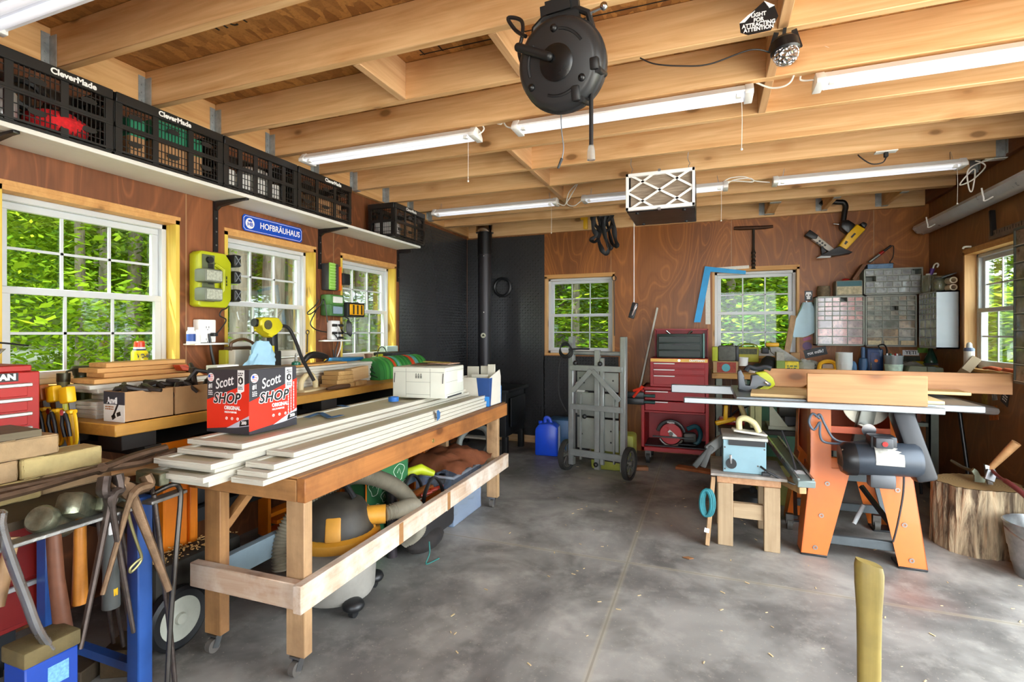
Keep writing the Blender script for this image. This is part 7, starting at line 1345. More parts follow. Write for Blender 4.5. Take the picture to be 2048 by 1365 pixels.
for a, z in ((.08, .86), (.12, .82), (SWD - .1, .85), (SWD - .14, .8), (SWD - .12, .4), (SWD - .12, .3), (.1, .35)): mb.lathe([(0, 0), (.008, 0), (.008, .002), (0, .002)], sp_(a, z, -.005), sn, 8)
mb.build('bolt_hole', BLK, T, True)
for a in (-.05, SWD + .05):
    c = sp_(a, .14); w = MB().lathe([(.115, -.02), (.14, -.022), (.142, 0), (.14, .022), (.115, .02), (.115, -.02)], c, sr, 32).build('wheel', mat('#2a2826', .7, 0, .2), T, True); mb = MB().lathe([(0, -.03), (.025, -.03), (.025, .03), (0, .03)], c, sr, 14); mb.lathe([(.1, -.01), (.116, -.012), (.116, .012), (.1, .01), (.1, -.01)], c, sr, 28)
    for k in range(8): d_ = (ZV*math.cos(k*PI/4) + sn*math.sin(k*PI/4)); mb.bar(c + d_*.02, c + d_*.105, .012, .008, sr)
    mb.build('spoked_hub', mat('#77756f', .5, .6), w, True)
MB().cyl(sp_(-.05, .14), sp_(SWD + .05, .14), .01, 10).build('axle', DSTEEL, T, True); mb = MB()
for a, z in ((.06, 1.0), (SWD*.6, 1.0), (SWD*.3, .52), (SWD*.52, .1)): mb.sphere(sp_(a, z, .05), .022, 10)
mb.each('knob', BLK, T, True)
mb = MB()
for k in range(4): mb.tube([sp_(-.03 + .07*math.cos(t)*(1 - .1*k), 1.1 + .06*math.sin(t) + .01*k, .06 + .005*k) for t in [i*PI/10 for i in range(20)]], .005, 6, True)
mb.tube(spline([sp_(-.06, 1.08, .06), sp_(-.1, .95, .06), sp_(-.1, .7, .06), sp_(-.03, .55, .05)], 6), .005, 6); mb.tube(spline([sp_(0, 1.12, .06), sp_(.1, 1.13, .06), sp_(.2, 1.13, .05)], 4), .009, 6); mb.build('coiled_cord', BCORD, T, True)
one('yellow_bin', mat('#8f9138', .55, 0, .2), MB().box(-1.02, 4.72, 0, -.62, 4.95, .34, .03), 'dirty yellow-green plastic bin behind the rolling stand', 'bin'); one('blue_tote', mat('#3f668f', .4, 0, .15), MB().box(-1.62, 5.28, 0, -1.37, 5.55, .34, .01), 'blue-grey tote against the tread plate beside the jug', 'tote')
T = thing('paper_towel_tub', 'white tub with a tuft of white paper left of the rolling stand', 'tub', (-1.26, 5.2, 0)); MB().lathe([(0, .42), (.075, .42), (.08, .64), (0, .64)], (-1.27, 5.4, 0), n=20).build('tub', mat('#a9aaa6', .5), T, True); MB().prism([(-.03, .62), (.04, .62), (.07, .76), (.02, .73), (-.02, .77), (-.06, .72)], (-1.27, 5.4, 0), XV, ZV, .02).build('paper_tuft', WHT, T, True); MB().box(-1.35, 5.33, 0, -1.19, 5.5, .42, .004).build('post_block', DKG, T, True)
# ---- red tool chest ----
RD2 = mat('#9a0c12', .45, 0, .12, 5); T = thing('rolling_tool_chest', 'red rolling tool chest with open shelf and a top box, lid raised', 'tool chest', (-.29, 5.35, 0)); X0, X1, F = -.6, .015, 5.1
mb = MB()
for a in ((X0, F, .13, X0 + .03, 5.55, .75), (X1 - .03, F, .13, X1, 5.55, .75), (X0, 5.53, .13, X1, 5.55, .75), (X0, F, .13, X1, 5.55, .17), (X0, F, .72, X1, 5.55, .75), (X0, F + .02, .5, X1, 5.55, .52)): mb.box(*a, .003)
mb.build('lower_cabinet', RD2, T, True)
for z0, z1 in ((.625, .715), (.525, .615)):
    d = MB().box(X0 + .035, F - .004, z0, X1 - .035, F + .04, z1, .003).build('drawer', RD2, T, True); MB().box(X0 + .04, F - .014, z1 - .012, X0 + .25, F - .002, z1 - .002, .002).build('pull', ALU, d, True)
MB().box(X0 + .03, F + .05, .17, X1 - .03, 5.5, .18).build('shelf_liner', BLK, T, True)
for x in (X0 + .06, X1 - .06):
    for y in (F + .06, 5.48): c = MB().cyl((x - .018, y, .05), (x + .018, y, .05), .05, 16).build('caster_wheel', mat('#2b2a29', .6), T, True); MB().box(x - .028, y - .02, .06, x + .028, y + .02, .13).build('caster_fork', DSTEEL, c, True)
MB().box(-.52, F + .03, .752, .012, 5.5, 1.03, .004).build('top_box', RD2, T, True)
for z0, z1 in ((.935, .985), (.875, .925), (.775, .865)):
    d = MB().box(-.49, F + .024, z0, -.02, F + .06, z1, .003).build('drawer', RD2, T, True); MB().box(-.485, F + .014, z1 - .012, -.29, F + .026, z1 - .002, .002).build('pull', ALU, d, True)
MB().box(-.515, F + .026, .995, .005, F + .03, 1.025).build('header_plate', mat('#b98f45', .4, .5), T, True); text('CRAFTSMAN', .024, (-.09, F + .0255, 1.01), XV, ZV, WPL, T, bold=.0012); MB().lathe([(0, 0), (.011, 0), (.011, .004), (0, .004)], (-.25, F + .026, 1.01), (0, -1, 0), 14).build('lock', CHROME, T, True)
l = MB(); l.box(-.5, 5.48, 1.03, .01, 5.5, 1.315, .003); l.box(-.5, 5.4, 1.3, .01, 5.5, 1.315); l.box(-.5, 5.4, 1.03, -.49, 5.5, 1.31); l.box(0, 5.4, 1.03, .01, 5.5, 1.31); l.build('lid', RD2, T, True)
T = thing('green_tray_box', 'dark green three drawer tray box standing in the open red chest top', 'tray box', (-.25, 5.25, 1.031)); GD = mat('#20302a', .5, 0, .15); MB().box(-.46, 5.19, 1.031, -.03, 5.38, 1.265, .006).build('body', GD, T, True)
for k in range(3):
    z = 1.04 + .07*k; d = MB().box(-.445, 5.178, z, -.06, 5.2, z + .062, .004).build('drawer', mat('#343b37', .55), T, True); yp(MB(), [], 5.17, .001) if 0 else MB().prism([(-.33, z + .045), (-.29, z + .06), (-.2, z + .06), (-.16, z + .045)], (0, 5.178, 0), XV, ZV, .008).build('pull', BLK, d, True)
MB().box(-.04, 5.17, 1.031, -.02, 5.2, 1.27, .004).build('corner_post', mat('#4d6d66', .4, .4), T, True)
for k, (u0, u1) in enumerate(((1333, 1341), (1384, 1376))): one('socket_wrench', CHROME, MB().tube([at(u0, 662, Y=5.3), at(u1, 669, Y=5.3)], [.014, .008], 10), 'chrome socket extension on the green tray box, ' + ('left', 'right')[k], 'wrench', 'chrome sockets on the red chest')
# circular saw
T = thing('circular_saw', 'circular saw with a red blade on the open shelf of the red chest', 'saw', (-.27, 5.25, .18)); c = V((-.33, 5.2, .29)); MB().lathe([(0, 0), (.1, 0), (.1, .003), (0, .003)], c, (0, -1, 0), 40).build('blade', mat('#b8141c', .3, 0, .1), T, True)
MB().tube([c + V((.125*math.cos(t), -.0, .125*math.sin(t))) for t in [PI*.06 + PI*.88*i/16 for i in range(17)]], [.016]*17, 8).build('upper_guard', mat('#5a5c5c', .4, .5), T, True); MB().tube([c + V((.118*math.cos(t), 0, .118*math.sin(t))) for t in [-PI*.85 + PI*.7*i/12 for i in range(13)]], .01, 6).build('lower_guard', mat('#9a9a98', .35, .7), T, True); MB().lathe([(0, 0), (.02, 0), (.02, .008), (0, .008)], c - YV*.003, (0, -1, 0), 14).build('arbor_nut', DSTEEL, T, True)
MB().box(-.5, 5.17, .255, -.12, 5.185, .268).build('shoe', mat('#3a3c3c', .4, .6), T, True); MB().bar((-.22, 5.24, .26), (-.1, 5.26, .26), .09, .09, ZV, .02).build('motor', mat('#4a4a47', .45, .3), T, True); MB().tube(spline([(-.18, 5.24, .34), (-.1, 5.24, .37), (-.06, 5.25, .3), (-.08, 5.25, .22), (-.12, 5.25, .2)], 5), .022, 8).build('handle', mat('#0d5563', .45), T, True); MB().box(-.26, 5.18, .19, -.1, 5.3, .205, .004).build('base_rest', BLK, T, True)
text('Makita', .026, c + V((0, -.02, .113)), XV, ZV, WPL, T, bold=.0008); mb = MB(); mb.bar(c + V((-.02, -.004, .03)), c + V((.05, -.004, -.03)), .03, .001, YV); mb.build('blade_stripe', WPL, T, True)
for k, (z, a) in enumerate(((.66, .0), (.6, .08))):
    T = thing('bar_clamp', 'red and black sliding bar clamp beside the red chest, ' + ('upper', 'lower')[k], 'clamp', (-.66, 5.0, z), 0, 'red bar clamps'); MB().box(-.12, -.008, .0, .16, .008, .03, .002).build('bar', mat('#b3201c', .4), T); MB().box(-.1, -.02, -.012, .1, .02, .05, .01).build('jaw', BLK, T); MB().tube([(.0, -.03, .06), (.09, -.03, .09 + a)], [.012, .016], 8).build('trigger', mat('#d8341c', .4), T); MB().cyl((.1, 0, .015), (.2, 0, .015), .016, 10).build('grip', mat('#123f3c', .45), T)
one('cedar_offcut', mat('#a0572c', .7, 0, .2, 20), MB().ob((-.1, 5.0, .015), (.34, .1, .025), -.25, bev=.002), 'reddish board offcut on the floor below the red chest', 'offcut'); one('cedar_offcut', mat('#8a5a3a', .7, 0, .2, 20), MB().ob((-.58, 4.85, .02), (.14, .07, .035), .3, bev=.004), 'small brown offcut beside the right wheel of the stand', 'offcut')
# ================= table saw =================
SO = mat('#c9661f', .38, 0, .08, 6, coat=.2); SOD = mat('#b8502a', .45, 0, .12, 6); SG = mat('#6f787c', .5, .2, .12, 8); TOPM = mat('#83888a', .35, .7, .15, 10); ALR = mat('#8a8e92', .3, .5, .05)
T = thing('table_saw', 'table saw on splayed orange legs, seen from its motor side, boards on top', 'table saw', (.8, 3.7, 0)); SY0, SY1 = 3.3, 4.0; TZ = .9
MB().box(.16, SY0, TZ - .035, 1.33, SY1, TZ, .004).build('table_top', TOPM, T, True)
for y, x0, x1, h in ((3.25, -.13, 1.14, .034), (SY1 + .02, -.25, 1.1, .06)): r_ = MB().box(x0, y - .02, TZ - .01 - h, x1, y + .02, TZ - .01, .004).build('fence_rail', ALR, T, True); MB().box(x0 - .002, y - .018, TZ - .008 - h, x0, y + .018, TZ - .012).build('rail_end', DKG, r_, True)
def leg(f, k, t, w0, w1, w2, m, name='leg'):
    """folded sheet steel leg: foot f, knee k, top t"""
    f, k, t = V(f), V(k), V(t); mb = MB(); sx = 1 if f.x > .8 else -1; sy = 1 if f.y > 3.7 else -1
    for a, b, wa, wb in ((f, k, w0, w1), (k, t, w2, w2)):
        z = (b - a).normalized()
        for ax, dr in ((XV, -sx), (YV, -sy)):
            mb._mk([a, a + ax*wa*dr, b + ax*wb*dr, b, *[p + (YV if ax is XV else XV)*(-sy if ax is XV else -sx)*.004 for p in (a, a + ax*wa*dr, b + ax*wb*dr, b)]], [(0, 1, 2, 3), (7, 6, 5, 4), (0, 4, 5, 1), (1, 5, 6, 2), (2, 6, 7, 3), (3, 7, 4, 0)])
    l = mb.build(name, m, T, True); mb = MB()
    for q in (.08, .45, .82):
        c = f.lerp(k, q) + XV*(-sx)*(w0*.5 + (w1 - w0)*q*.5) + YV*sy*.001; mb.lathe([(.006, .0), (.013, 0), (.013, .003), (.006, .003)], c, (0, sy, 0), 14)
    mb.build('bolt_hole', mat('#9a8f86', .4, .6), l, True); MB().box(min(f.x, f.x - sx*w0), f.y - .005 if sy < 0 else f.y - w0, .0, max(f.x, f.x - sx*w0), f.y + w0 if sy < 0 else f.y + .005, .012, .003).build('foot_pad', BLK, l, True); return l
leg((.505, 3.345, .01), (.56, 3.39, .5), (.565, 3.42, TZ - .036), .13, .2, .105, SO); leg((1.1, 3.335, .01), (1.05, 3.39, .5), (1.04, 3.42, TZ - .036), .13, .17, .09, SO); leg((.5, 4.02, .01), (.56, 3.95, .5), (.57, 3.94, TZ - .036), .12, .18, .1, SO); leg((1.12, 4.02, .01), (1.05, 3.95, .5), (1.04, 3.94, TZ - .036), .12, .18, .1, SO)
mb = MB(); mb.box(.58, 3.5, .52, .6, 3.92, TZ - .036); mb.box(1.02, 3.5, .52, 1.04, 3.92, TZ - .036); mb.box(.6, 3.9, .5, 1.02, 3.92, TZ - .036); mb.build('cabinet', SOD, T, True); MB().box(.565, 3.4, .47, .79, 3.43, .56, .004).build('lower_rail', SO, T, True); MB().box(.56, 3.41, .7, 1.04, 3.425, .74, .002).build('cabinet_slot', SOD, T, True)
MB().prism([(.62, .46), (1.02, .46), (1.06, .14), (1.0, .14), (.95, .36), (.72, .36), (.67, .14), (.61, .14)], (0, 3.72, 0), XV, ZV, .02).build('sheet_skirt', SG, T, True); MB().lathe([(0, 0), (.12, 0), (.12, .008), (0, .008)], (.86, 3.5, .86), (0, -1, 0), 36).build('saw_blade', mat('#a8a396', .35, .8), T, True)
MB().bar((.82, 3.5, .6), (.86, 3.46, .84), .05, .08, XV, .01).build('arbor_bracket', mat('#8b8d86', .4, .6), T, True); MB().cyl((.84, 3.36, .735), (.84, 3.48, .735), .035, 14).build('arbor_nut', CHROME, T, True)
MC_ = V((.87, 3.26, .6)); MB().lathe([(0, -.185), (.07, -.185), (.085, -.16), (.088, .15), (.075, .17), (0, .17)], MC_, (1, 0, .06), 28).build('motor', mat('#343c46', .4, .2, .12), T, True)
mb = MB()
for k in range(7): mb.bar(MC_ + V((-.188, -.05 + .016*k, -.05)), MC_ + V((-.188, -.05 + .016*k, .05)), .003, .007, XV)
mb.build('motor_vents', RUST, T, True); mb = MB(); N = 8
for k in range(N): 
    a0, a1 = PI*(.95 + .55*k/N), PI*(.95 + .55*(k + 1)/N); p = [MC_ + V((x, .0895*math.cos(a), .0895*math.sin(a)*-1 + 0)) for x, a in ((-.045, a0), (.08, a0), (.08, a1), (-.045, a1))]; mb.quad(*p)
lp_ = mb.build('motor_label', mat('#a8a69e', .6, 0, .25, 90), T, True)
MB().box(MC_.x - .06, MC_.y - .05, MC_.z + .06, MC_.x + .06, MC_.y + .05, MC_.z + .13, .01).build('switch_box', mat('#262a30', .45), T, True); MB().box(MC_.x - .05, MC_.y - .1, MC_.z + .075, MC_.x + .03, MC_.y - .04, MC_.z + .13, .008).build('switch_cover', mat('#3a3d42', .45), T, True); MB().lathe([(0, 0), (.013, 0), (.013, .006), (0, .006)], MC_ + V((-.01, -.1, .1)), (0, -1, 0), 14).build('red_switch', RED, T, True)
MB().box(MC_.x - .06, MC_.y - .04, MC_.z - .15, MC_.x + .06, MC_.y + .04, MC_.z - .07, .015).build('motor_mount', mat('#55585c', .45, .4), T, True); MB().bar(MC_ + V((.2, .02, -.1)), MC_ + V((.1, .06, .26)), .1, .11, YV, .02).build('belt_guard', mat('#202328', .45), T, True); MB().lathe([(0, -.19), (.072, -.19), (.089, -.165), (.09, -.12), (.0885, -.12)], MC_, (1, 0, .06), 28).build('end_bell', BLKM, T, True)
for k, pts in enumerate(([(1640, 838), (1625, 828), (1618, 845), (1628, 860), (1640, 845), (1640, 870), (1650, 885), (1690, 888), (1730, 884), (1760, 870)], [(1632, 835), (1640, 830), (1650, 850), (1668, 878), (1700, 886), (1740, 880), (1775, 872)])): MB().tube(spline([at(u, v, Y=3.34) for u, v in pts], 7), .0065, 8).build('power_cord', mat('#4f5a68', .45), T, True)
MB().tube(spline([at(u, v, Y=3.26) for u, v in ((1808, 945), (1806, 990), (1795, 1050), (1786, 1085))], 6), .005, 6).build('lower_cord', BCORD, T, True)
MB().bar((.86, 3.6, .36), (1.03, 3.4, .1), .022, .022).build('brace', BLK, T, True); MB().bar((.56, 3.95, .2), (.5, 3.5, .16), .022, .022).build('brace', BLK, T, True)
for y, z, h in ((3.38, .1, .05), (3.9, .14, .05)): MB().box(.56, y - .015, z - h/2, 1.06, y + .015, z + h/2, .003).build('base_bar', mat('#4c5255', .5, .3, .2), T, True)
for x, y in ((.5, 3.75), (1.03, 3.48), (1.02, 3.92)): c = MB().cyl((x - .015, y, .035), (x + .015, y, .035), .035, 14).build('caster_wheel', mat('#4a463f', .6), T, True); MB().box(x - .022, y - .018, .04, x + .022, y + .018, .1).build('caster_fork', DSTEEL, c, True)
MB().cyl((.86, 3.55, .26), (.8, 3.5, .16), .012, 10).build('lever', LGRY, T, True)
# ---- boards on the saw ----
PN = wood('#99683f', '#c0905f', 0, 2., .55, .8)
one('plywood_sheet', wood('#b99a68', '#dcc08c', 0, 0, .6), MB().prism([(.24, 3.33), (1.16, 3.3), (1.2, 3.86), (.3, 3.95)], (0, 0, TZ + .001), XV, YV, .017, .001), 'flat plywood sheet lying on the table saw under the upright boards', 'sheet')
ZS = TZ + .019; one('pine_board', PN, MB().ob((.797, 3.262, .9715), (.55, .019, .16), -.0, bev=.002), 'knotty pine board on edge on the saw, the shorter one in front', 'board'); one('pine_board', PN, MB().ob((1.0, 3.8, ZS + .06), (1.29, .02, .12), -.02, bev=.002), 'long pine board on edge on the saw behind the shorter one', 'board')
one('pale_board', wood('#cfa76c', '#e8c893', 0, .3), MB().ob((1.0, 3.72, ZS + .01), (.8, .16, .018), -.03, bev=.002), 'thin pale board lying flat between the two upright boards', 'board')
p = at(1512, 783, Z=TZ); T = thing('cordless_nailer', 'grey and lime cordless tool lying on the left end of the saw table', 'tool', (p.x, p.y, TZ)); NY2 = p.y
def np(m, nm, pts, h, bev=.006, d=0): return yp(MB(), pts, NY2 + .05 - d, h, bev).build(nm, m, T, True)
GT2 = mat('#62676c', .45, 0, .1); np(GT2, 'body', [(1474, 742), (1480, 738), (1487, 752), (1487, 770), (1500, 772), (1501, 750), (1512, 748), (1540, 765), (1538, 771), (1515, 768), (1500, 783), (1476, 776)], .09); np(LIME, 'lime_housing', [(1508, 744), (1530, 742), (1544, 755), (1548, 768), (1540, 775), (1526, 778), (1526, 783), (1510, 784), (1510, 776), (1536, 768), (1520, 756)], .08, .008, -.01); np(BLK, 'sole', [(1475, 775), (1500, 783), (1510, 781), (1510, 785), (1498, 787), (1475, 779)], .1, .002)
MB().tube(spline([at(u, v, Y=NY2 + .02) for u, v in ((1492, 742), (1498, 735), (1512, 738), (1530, 735), (1542, 738))], 5), .016, 8).build('grip', mat('#22272d', .5), T, True); MB().cyl(at(1530, 764, Y=NY2 - .045), at(1536, 768, Y=NY2 - .045), .01, 10).build('chrome_clip', CHROME, T, True)
# ================= little work stand with the grey machine =================
LW2 = wood('#8f7658', '#bda583', 2, .8, .7, dirt='#8d7253'); LWX = wood('#8f7658', '#bda583', 0, .8, .7, dirt='#8d7253')
T = thing('plank_stand', 'rough wooden stand of two-by-fours carrying a grey-blue machine', 'stand', (.2, 3.5, 0))
for x, y in ((.06, 3.32), (.31, 3.31), (.06, 3.68), (.31, 3.68)): MB().box(x, y, 0, x + .085, y + .04, .375, .003).build('leg', LW2, T, True)
for y in (3.32, 3.68): MB().box(.055, y, .375, .4, y + .04, .42, .003).build('top_rail', wood('#9c6b48', '#c79c74', 1, .4), T, True)
MB().box(.145, 3.33, .17, .31, 3.368, .26, .003).build('cross_rail', LWX, T, True); MB().box(.02, 3.29, .42, .43, 3.75, .437, .002).build('board_top', mat('#8f8880', .8, 0, .3, 12, .3, 40), T, True)
GM = mat('#7fa0ab', .45, .1, .1, 5); T = thing('spindle_machine', 'grey-blue boxy bench machine with a black crank knob on the wooden stand', 'machine', (.2, 3.45, .4375)); z = .4375
MB().box(.09, 3.34, z, .325, 3.36, z + .2, .003).box(.09, 3.36, z, .1, 3.6, z + .19).box(.31, 3.36, z, .325, 3.6, z + .19).box(.09, 3.6, z, .325, 3.61, z + .19).build('housing', GM, T, True); MB().box(.085, 3.335, z + .195, .335, 3.62, z + .215, .003).build('table', mat('#a9a8a2', .45, .4), T, True); MB().box(.12, 3.333, z + .165, .32, 3.34, z + .195).build('black_edge', BLK, T, True)
c = V((.135, 3.338, z + .055)); MB().lathe([(0, 0), (.03, 0), (.03, .014), (0, .014)], c, (0, -1, 0), 20).build('crank_knob', BLK, T, True); MB().bar(c + V((0, -.012, 0)), c + V((-.005, -.02, .055)), .014, .014, YV, .003).build('crank_arm', CHROME, T, True)
mb = MB()
for x, zz in ((.1, .02), (.315, .02), (.1, .15), (.315, .15), (.28, .05)): mb.lathe([(0, 0), (.005, 0), (.005, .003), (0, .003)], (x, 3.34, z + zz), (0, -1, 0), 8)
mb.each('screw', DSTEEL, T, True); mb = MB().tube(spline([(.295, 3.338, z + .05), (.33, 3.31, z + .03), (.42, 3.3, z - .01), (.48, 3.32, z - .02), (.47, 3.38, z + .1), (.42, 3.45, z + .25)], 6), .006, 6); mb.build('cord', BCORD, T, True); MB().box(.3, 3.32, z, .345, 3.345, z + .02, .003).build('foot', DKG, T, True)
T = thing('push_pad', 'white push pad with a cream arched handle on the grey-blue machine', 'push block', (.24, 3.45, z + .216)); MB().ob((.24, 3.44, z + .232), (.19, .09, .014), .1, 0, .12, .004).build('pad', mat('#cfcabc', .5), T, True); MB().tube(spline([(.185, 3.44, z + .245), (.185, 3.44, z + .3), (.22, 3.44, z + .315), (.27, 3.44, z + .285), (.295, 3.44, z + .235)], 5), .018, 10).build('handle', mat('#d9cf9c', .45), T, True)
T = thing('dust_nozzle', 'black split rubber dust nozzle jutting left from the grey-blue machine', 'nozzle', (.02, 3.42, .6)); MB().bar((.1, 3.42, z + .19), (.0, 3.38, z + .11), .06, .04, YV, .01).build('neck', mat('#4d4f4c', .5), T, True)
for k in range(2): MB().bar((.03 - .01*k, 3.38, z + .14), (-.075 + .05*k, 3.36, z + .01 + .0*k), .035, .03, YV, .008).build('rubber_flap', mat('#2f302e', .6), T, True)
one('leaning_board', OLDWZ, MB().bar((-.0, 3.3, .0), (.035, 3.36, .4), .025, .07, YV, .003), 'weathered board with a white stripe leaning on the left of the wooden stand', 'board'); one('white_stripe_tape', WPL, MB().bar((-.004, 3.262, .085), (.0, 3.263, .11), .027, .002, YV), 'white tape patch on the leaning weathered board', 'tape')
mb = MB()
for k in range(5): mb.tube([V((.0 + .012*math.sin(k), 3.285 - .006*k, .26)) + V((.03*math.cos(t), .02*math.sin(t)*.3, .075*math.sin(t))) for t in [i*PI/9 for i in range(18)]], .009, 7, True)
one('teal_rope', mat('#1d6a72', .7, 0, .2, 30), mb, 'coil of teal rope hung on the side of the wooden stand', 'rope')
T = thing('miter_rail', 'long dark aluminium saw rail leaning between the stand and the orange leg', 'rail', (.45, 3.5, .4)); a, b = at(1545, 880, Y=3.9), at(1612, 968, Y=3.22); dd = (b - a); sd = dd.cross(ZV).normalized()
MB().bar(a, b, .085, .03, ZV, .004).build('channel', mat('#6d706c', .35, .7, .2), T, True)
for s_ in (-.036, .036): MB().bar(a + sd*s_ + ZV*.02, b + sd*s_ + ZV*.02, .012, .016, ZV).build('edge_lip', mat('#b5b8b4', .25, .8), T, True)
MB().bar(b - dd*.12, b + dd*.02, .09, .04, ZV, .004).build('end_block', mat('#7d8a88', .45, .3), T, True); MB().bar(b - dd*.2 + ZV*.017, b - dd*.12 + ZV*.017, .05, .002, ZV).build('label_plate', mat('#c9cacb', .5, 0, .3, 60), T, True)
one('crossing_plank', wood('#a88455', '#d0ab78', 0, .4), MB().bar(at(1555, 955, Y=3.6), at(1606, 980, Y=3.3), .04, .05, ZV, .003), 'wooden plank end under the leaning rail', 'plank')
# machines behind, on a low black bench
T = thing('low_bench', 'low dark bench behind the wooden stand holding grinder and clamps', 'bench', (.42, 4.35, 0)); MB().box(.08, 4.15, .53, .85, 4.6, .56, .003).build('top', mat('#37332e', .6, .2, .3), T, True)
for x in (.1, .8): MB().box(x, 4.17, 0, x + .03, 4.2, .53).box(x, 4.55, 0, x + .03, 4.58, .53).build('leg', DKG, T, True)
T = thing('bench_grinder', 'grey belt and disc grinder on the low bench under the saw rail', 'grinder', (.6, 4.3, .561)); z = .561; MB().box(.42, 4.2, z, .78, 4.42, z + .03, .004).build('base', mat('#8c8b78', .45, .4, .15), T, True); MB().cyl((.5, 4.32, z + .16), (.68, 4.32, z + .16), .085, 24).build('motor', mat('#4c4d48', .45, .3), T, True); MB().lathe([(0, -.015), (.11, -.015), (.11, .015), (0, .015)], (.71, 4.32, z + .15), (1, 0, 0), 30).build('disc', mat('#8f8e74', .5, .3), T, True); MB().prism([(0, 0), (.12, 0), (.02, .14), (0, .14)], (.43, 4.22, z + .03), XV, ZV, .03).build('support', mat('#8c8b78', .45, .4), T, True); MB().box(.54, 4.27, z + .03, .64, 4.37, z + .1).build('pedestal', DKG, T, True)
mb = MB().box(.33, 4.16, z, .375, 4.4, z + .25, .002)
for k in range(9): mb.box(.3, 4.18 + .024*k, z + .01, .33, 4.186 + .024*k, z + .24)
o = one('heat_sink', mat('#8a875c', .45, .5, .15), mb, 'finned aluminium extrusion standing on edge left of the grinder', 'extrusion')
T = thing('yellow_clamp', 'small yellow spring clamp on the low bench near the red chest', 'clamp', (.14, 4.25, z)); MB().bar((.06, 4.22, z + .02), (.2, 4.25, z + .06), .05, .03, ZV, .008).build('body', YEL, T, True); MB().bar((.13, 4.23, z + .05), (.135, 4.23, z + .16), .03, .03, YV, .008).build('handle', YEL, T, True)
one('red_toolcase', RED, MB().box(.05 + .04, 4.3, z, .27, 4.5, z + .035, .006), 'flat red case on the low bench below the yellow clamp', 'case'); one('looped_wire', BCORD, MB().tube(spline([(.16, 4.36, z + .05), (.22, 4.3, z + .12), (.3, 4.24, z + .17), (.36, 4.3, z + .28), (.2, 4.4, z + .2), (.17, 4.3, z + .06)], 7), .007, 6), 'black wire looping over the low bench', 'wire'); one('wooden_grip', mat('#c2b078', .5), MB().tube([(.22, 4.22, z + .2), (.28, 4.2, z + .05)], [.016, .02], 10), 'cream wooden grip leaning by the finned extrusion', 'grip')
blob('floor_machine', mat('#232424', .5, 0, .2), (.28, 3.98, .09), .12, 'dark wheeled machine on the floor behind the wooden stand', 'machine', 14, .3, 1., .9, .7, sd=3); one('olive_box', mat('#6f6a2c', .6, 0, .2), MB().box(.34, 4.22, 0, .6, 4.5, .3, .01), 'olive plastic box on the floor under the low bench', 'box')
# ================= stump, hatchets, bucket =================
SC = V((1.5, 3.83, 0)); BK = NT('stump_bark'); n1 = BK.noise(BK.co((14, 14, 2.2), False), 1.2, 5, .65, .5); BK.bump(n1, .9, .03); BKM = BK.fin(BK.mix(BK.ramp(n1, .38, .6), srgb('#4f4030'), srgb('#c2ad8c')), .9)
RG = NT('end_grain'); sp = RG.n('SeparateXYZ'); cc = RG.n('VectorMath', operation='LENGTH'); mpp = RG.n('Mapping'); RG.set(mpp.inputs[0], RG.co(rnd=False)); mpp.inputs['Scale'].default_value = (1, 1, 0); RG.set(cc.inputs[0], mpp.outputs[0]); rg = RG.math('FRACT', RG.math('ADD', RG.math('MULTIPLY', cc.outputs['Value'], 70.), RG.math('MULTIPLY', RG.noise(RG.co(), 4), 2.)))
RGM = RG.fin(RG.mix(RG.math('MULTIPLY', rg, .6), srgb('#a98c5c'), srgb('#6f5634')), .85)
T = thing('chopping_stump', 'upright log stump with rough bark by the right wall, hatchets stuck in it', 'stump', SC); mb = MB(); N = 120; J = 14; SH = .385; vs = []
def srad(a, h): return .205*(1 + .05*math.sin(2*a + 1) + .035*math.sin(5*a) + .1*max(0, .12 - h)) + .014*NZ.noise(V((math.cos(a)*9, math.sin(a)*9, h*3))) + .018*abs(NZ.noise(V((math.cos(a)*13, math.sin(a)*13, h*2.2 + 7)))) - .008
for j in range(J + 1):
    for i in range(N): a = 2*PI*i/N; r = srad(a, SH*j/J); vs.append(SC + V((r*math.cos(a), r*math.sin(a), SH*j/J)))
mb._mk(vs, [(j*N + i, j*N + (i + 1) % N, (j + 1)*N + (i + 1) % N, (j + 1)*N + i) for j in range(J) for i in range(N)] + [tuple(range(N))[::-1]]); mb.build('bark', BKM, T, True, ang=70)
mb = MB(); mb._mk([SC + V((srad(2*PI*i/N, SH)*.985*math.cos(2*PI*i/N), srad(2*PI*i/N, SH)*.985*math.sin(2*PI*i/N), SH + .002)) for i in range(N)], [tuple(range(N))]); mb.build('cut_top', RGM, T, True)
HS = mat('#8b8b8c', .35, .9, .2, 20)
p = at(1978, 962, Y=3.78); T = thing('hatchet', 'hatchet with a short thick pale handle, its steel head stuck in the stump', 'hatchet', (p.x, p.y, SH + .001)); h0, h1 = at(1980, 938, Y=3.76), at(2033, 886, Y=3.7)
MB().tube([h0, h0.lerp(h1, .5), h1], [.015, .02, .023], 12).build('handle', mat('#b58a5c', .55, 0, .25, 16), T, True); yp(MB(), [(1966, 928), (1984, 933), (1990, 944), (1980, 960), (1984, 969), (1972, 968)], 3.77, .022, .003).build('head', HS, T, True)
T = thing('hatchet', 'hatchet with a maroon handle reaching past the right edge of the photo', 'hatchet', at(1990, 950, Y=3.72)); q = [at(1984, 942, Y=3.74), at(2000, 956, Y=3.66), at(2020, 968, Y=3.58), at(2050, 992, Y=3.48), at(2065, 1010, Y=3.45)]; MB().tube(spline(q, 5), [.009]*8 + [.014]*13, 10).build('handle', mat('#6b2f30', .5), T, True); MB().bar(q[0], at(1978, 962, Y=3.72), .05, .014, YV, .003).build('head', HS, T, True)
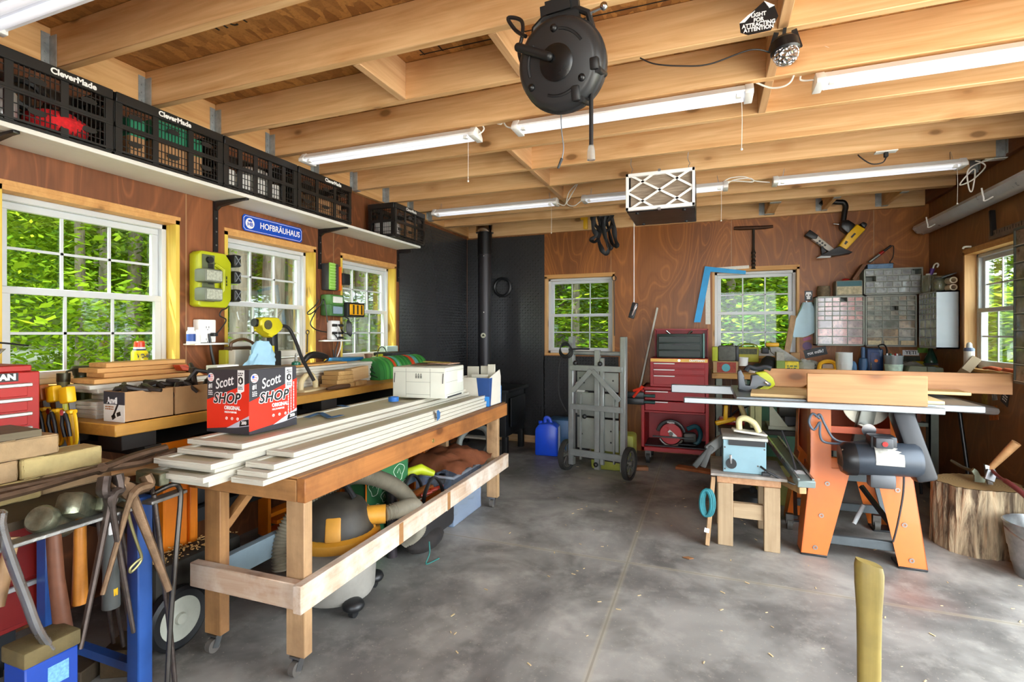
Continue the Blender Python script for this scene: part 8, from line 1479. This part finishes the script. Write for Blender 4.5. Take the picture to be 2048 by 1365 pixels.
T = thing('hatchet', 'small green-grey axe head with a dark handle on the left of the stump top', 'hatchet', at(1950, 965, Y=3.8)); MB().tube([at(1945, 943, Y=3.86), at(1925, 935, Y=4.0), at(1903, 922, Y=4.1)], [.012, .01, .009], 8).build('handle', mat('#57503f', .6), T, True); yp(MB(), [(1940, 942), (1946, 936), (1953, 941), (1958, 952), (1968, 958), (1966, 968), (1945, 964), (1947, 950)], 3.85, .02, .002).build('head', mat('#8d9480', .5, .4, .2), T, True)
BC = V((1.635, 3.46, 0)); GV = mat('#a9adad', .35, .8, .3, 16); T = thing('galvanised_bucket', 'galvanised metal bucket on the floor in front of the stump', 'bucket', BC)
MB().lathe([(0, .004), (.105, .004), (.112, 0), (.125, .06), (.128, .062), (.14, .15), (.144, .152), (.158, .27), (.165, .278), (.158, .284), (.152, .27), (.108, .012), (0, .012)], BC, n=40).build('pail', GV, T, True); MB().tube([BC + V((.165*math.cos(t), .165*math.sin(t), .255 - .05*math.sin(t)*0 - .06*abs(math.sin(t)))) for t in [PI + PI*i/14 for i in range(15)]], .004, 6).build('bail_handle', STEEL, T, True)
# foreground axe standing on its head
T = thing('felling_axe', 'olive-stained axe handle standing upright in the near foreground', 'axe', (.285, 1.12, 0)); AX = at(1738, 1130, Y=1.12); bx_ = V((AX.x, 1.12, 0)); AW = wood('#7a6a2e', '#a8924a', 2, .4, .55, 1.4, dirt='#4f4622'); mb = MB(); zs = (.06, .3, .5, .62, .7, .76, .81, .84, .853); ws = (.017, .0175, .018, .0185, .019, .02, .0228, .0235, .021); N = 16; vs = []
for zz, w_ in zip(zs, ws):
    for i in range(N): a = 2*PI*i/N; vs.append(bx_ + V((w_*math.copysign(abs(math.cos(a))**.7, math.cos(a)), w_*.62*math.copysign(abs(math.sin(a))**.7, math.sin(a)), zz - (.006*math.cos(a) if zz > .83 else 0))))
mb._mk(vs, [(j*N + i, j*N + (i + 1) % N, (j + 1)*N + (i + 1) % N, (j + 1)*N + i) for j in range(len(zs) - 1) for i in range(N)] + [tuple(range(N))[::-1], tuple((len(zs) - 1)*N + i for i in range(N))]); mb.build('handle', AW, T, True, ang=50)
MB().prism([(-.09, .0), (.09, .0), (.07, .02), (.03, .045), (.03, .085), (-.03, .085), (-.03, .045), (-.075, .02)], bx_ + V((0, .03, 0)), XV, ZV, .06, .004).build('head', HS, T, True)
# litter on the slab
mb = MB()
for k in range(150):
    x, y = R.uniform(-1.2, 1.8), R.uniform(1.2, 4.8); s_ = R.uniform(.004, .013); mb.ob((x, y, .002), (s_*2, s_*.5, .002), R.uniform(0, 3))
one('sawdust_chips', mat('#cbb48a', .9), mb, 'small wood chips scattered over the concrete slab', 'chips', kind='stuff')
one('dry_leaf', mat('#8a5f3a', .8), MB().prism([(-.03, 0), (0, .018), (.03, .004), (.005, -.014)], (-.1, 3.05, .003), XV, YV, .004), 'single dry leaf on the slab between workbench and wooden stand', 'leaf')
meshify()
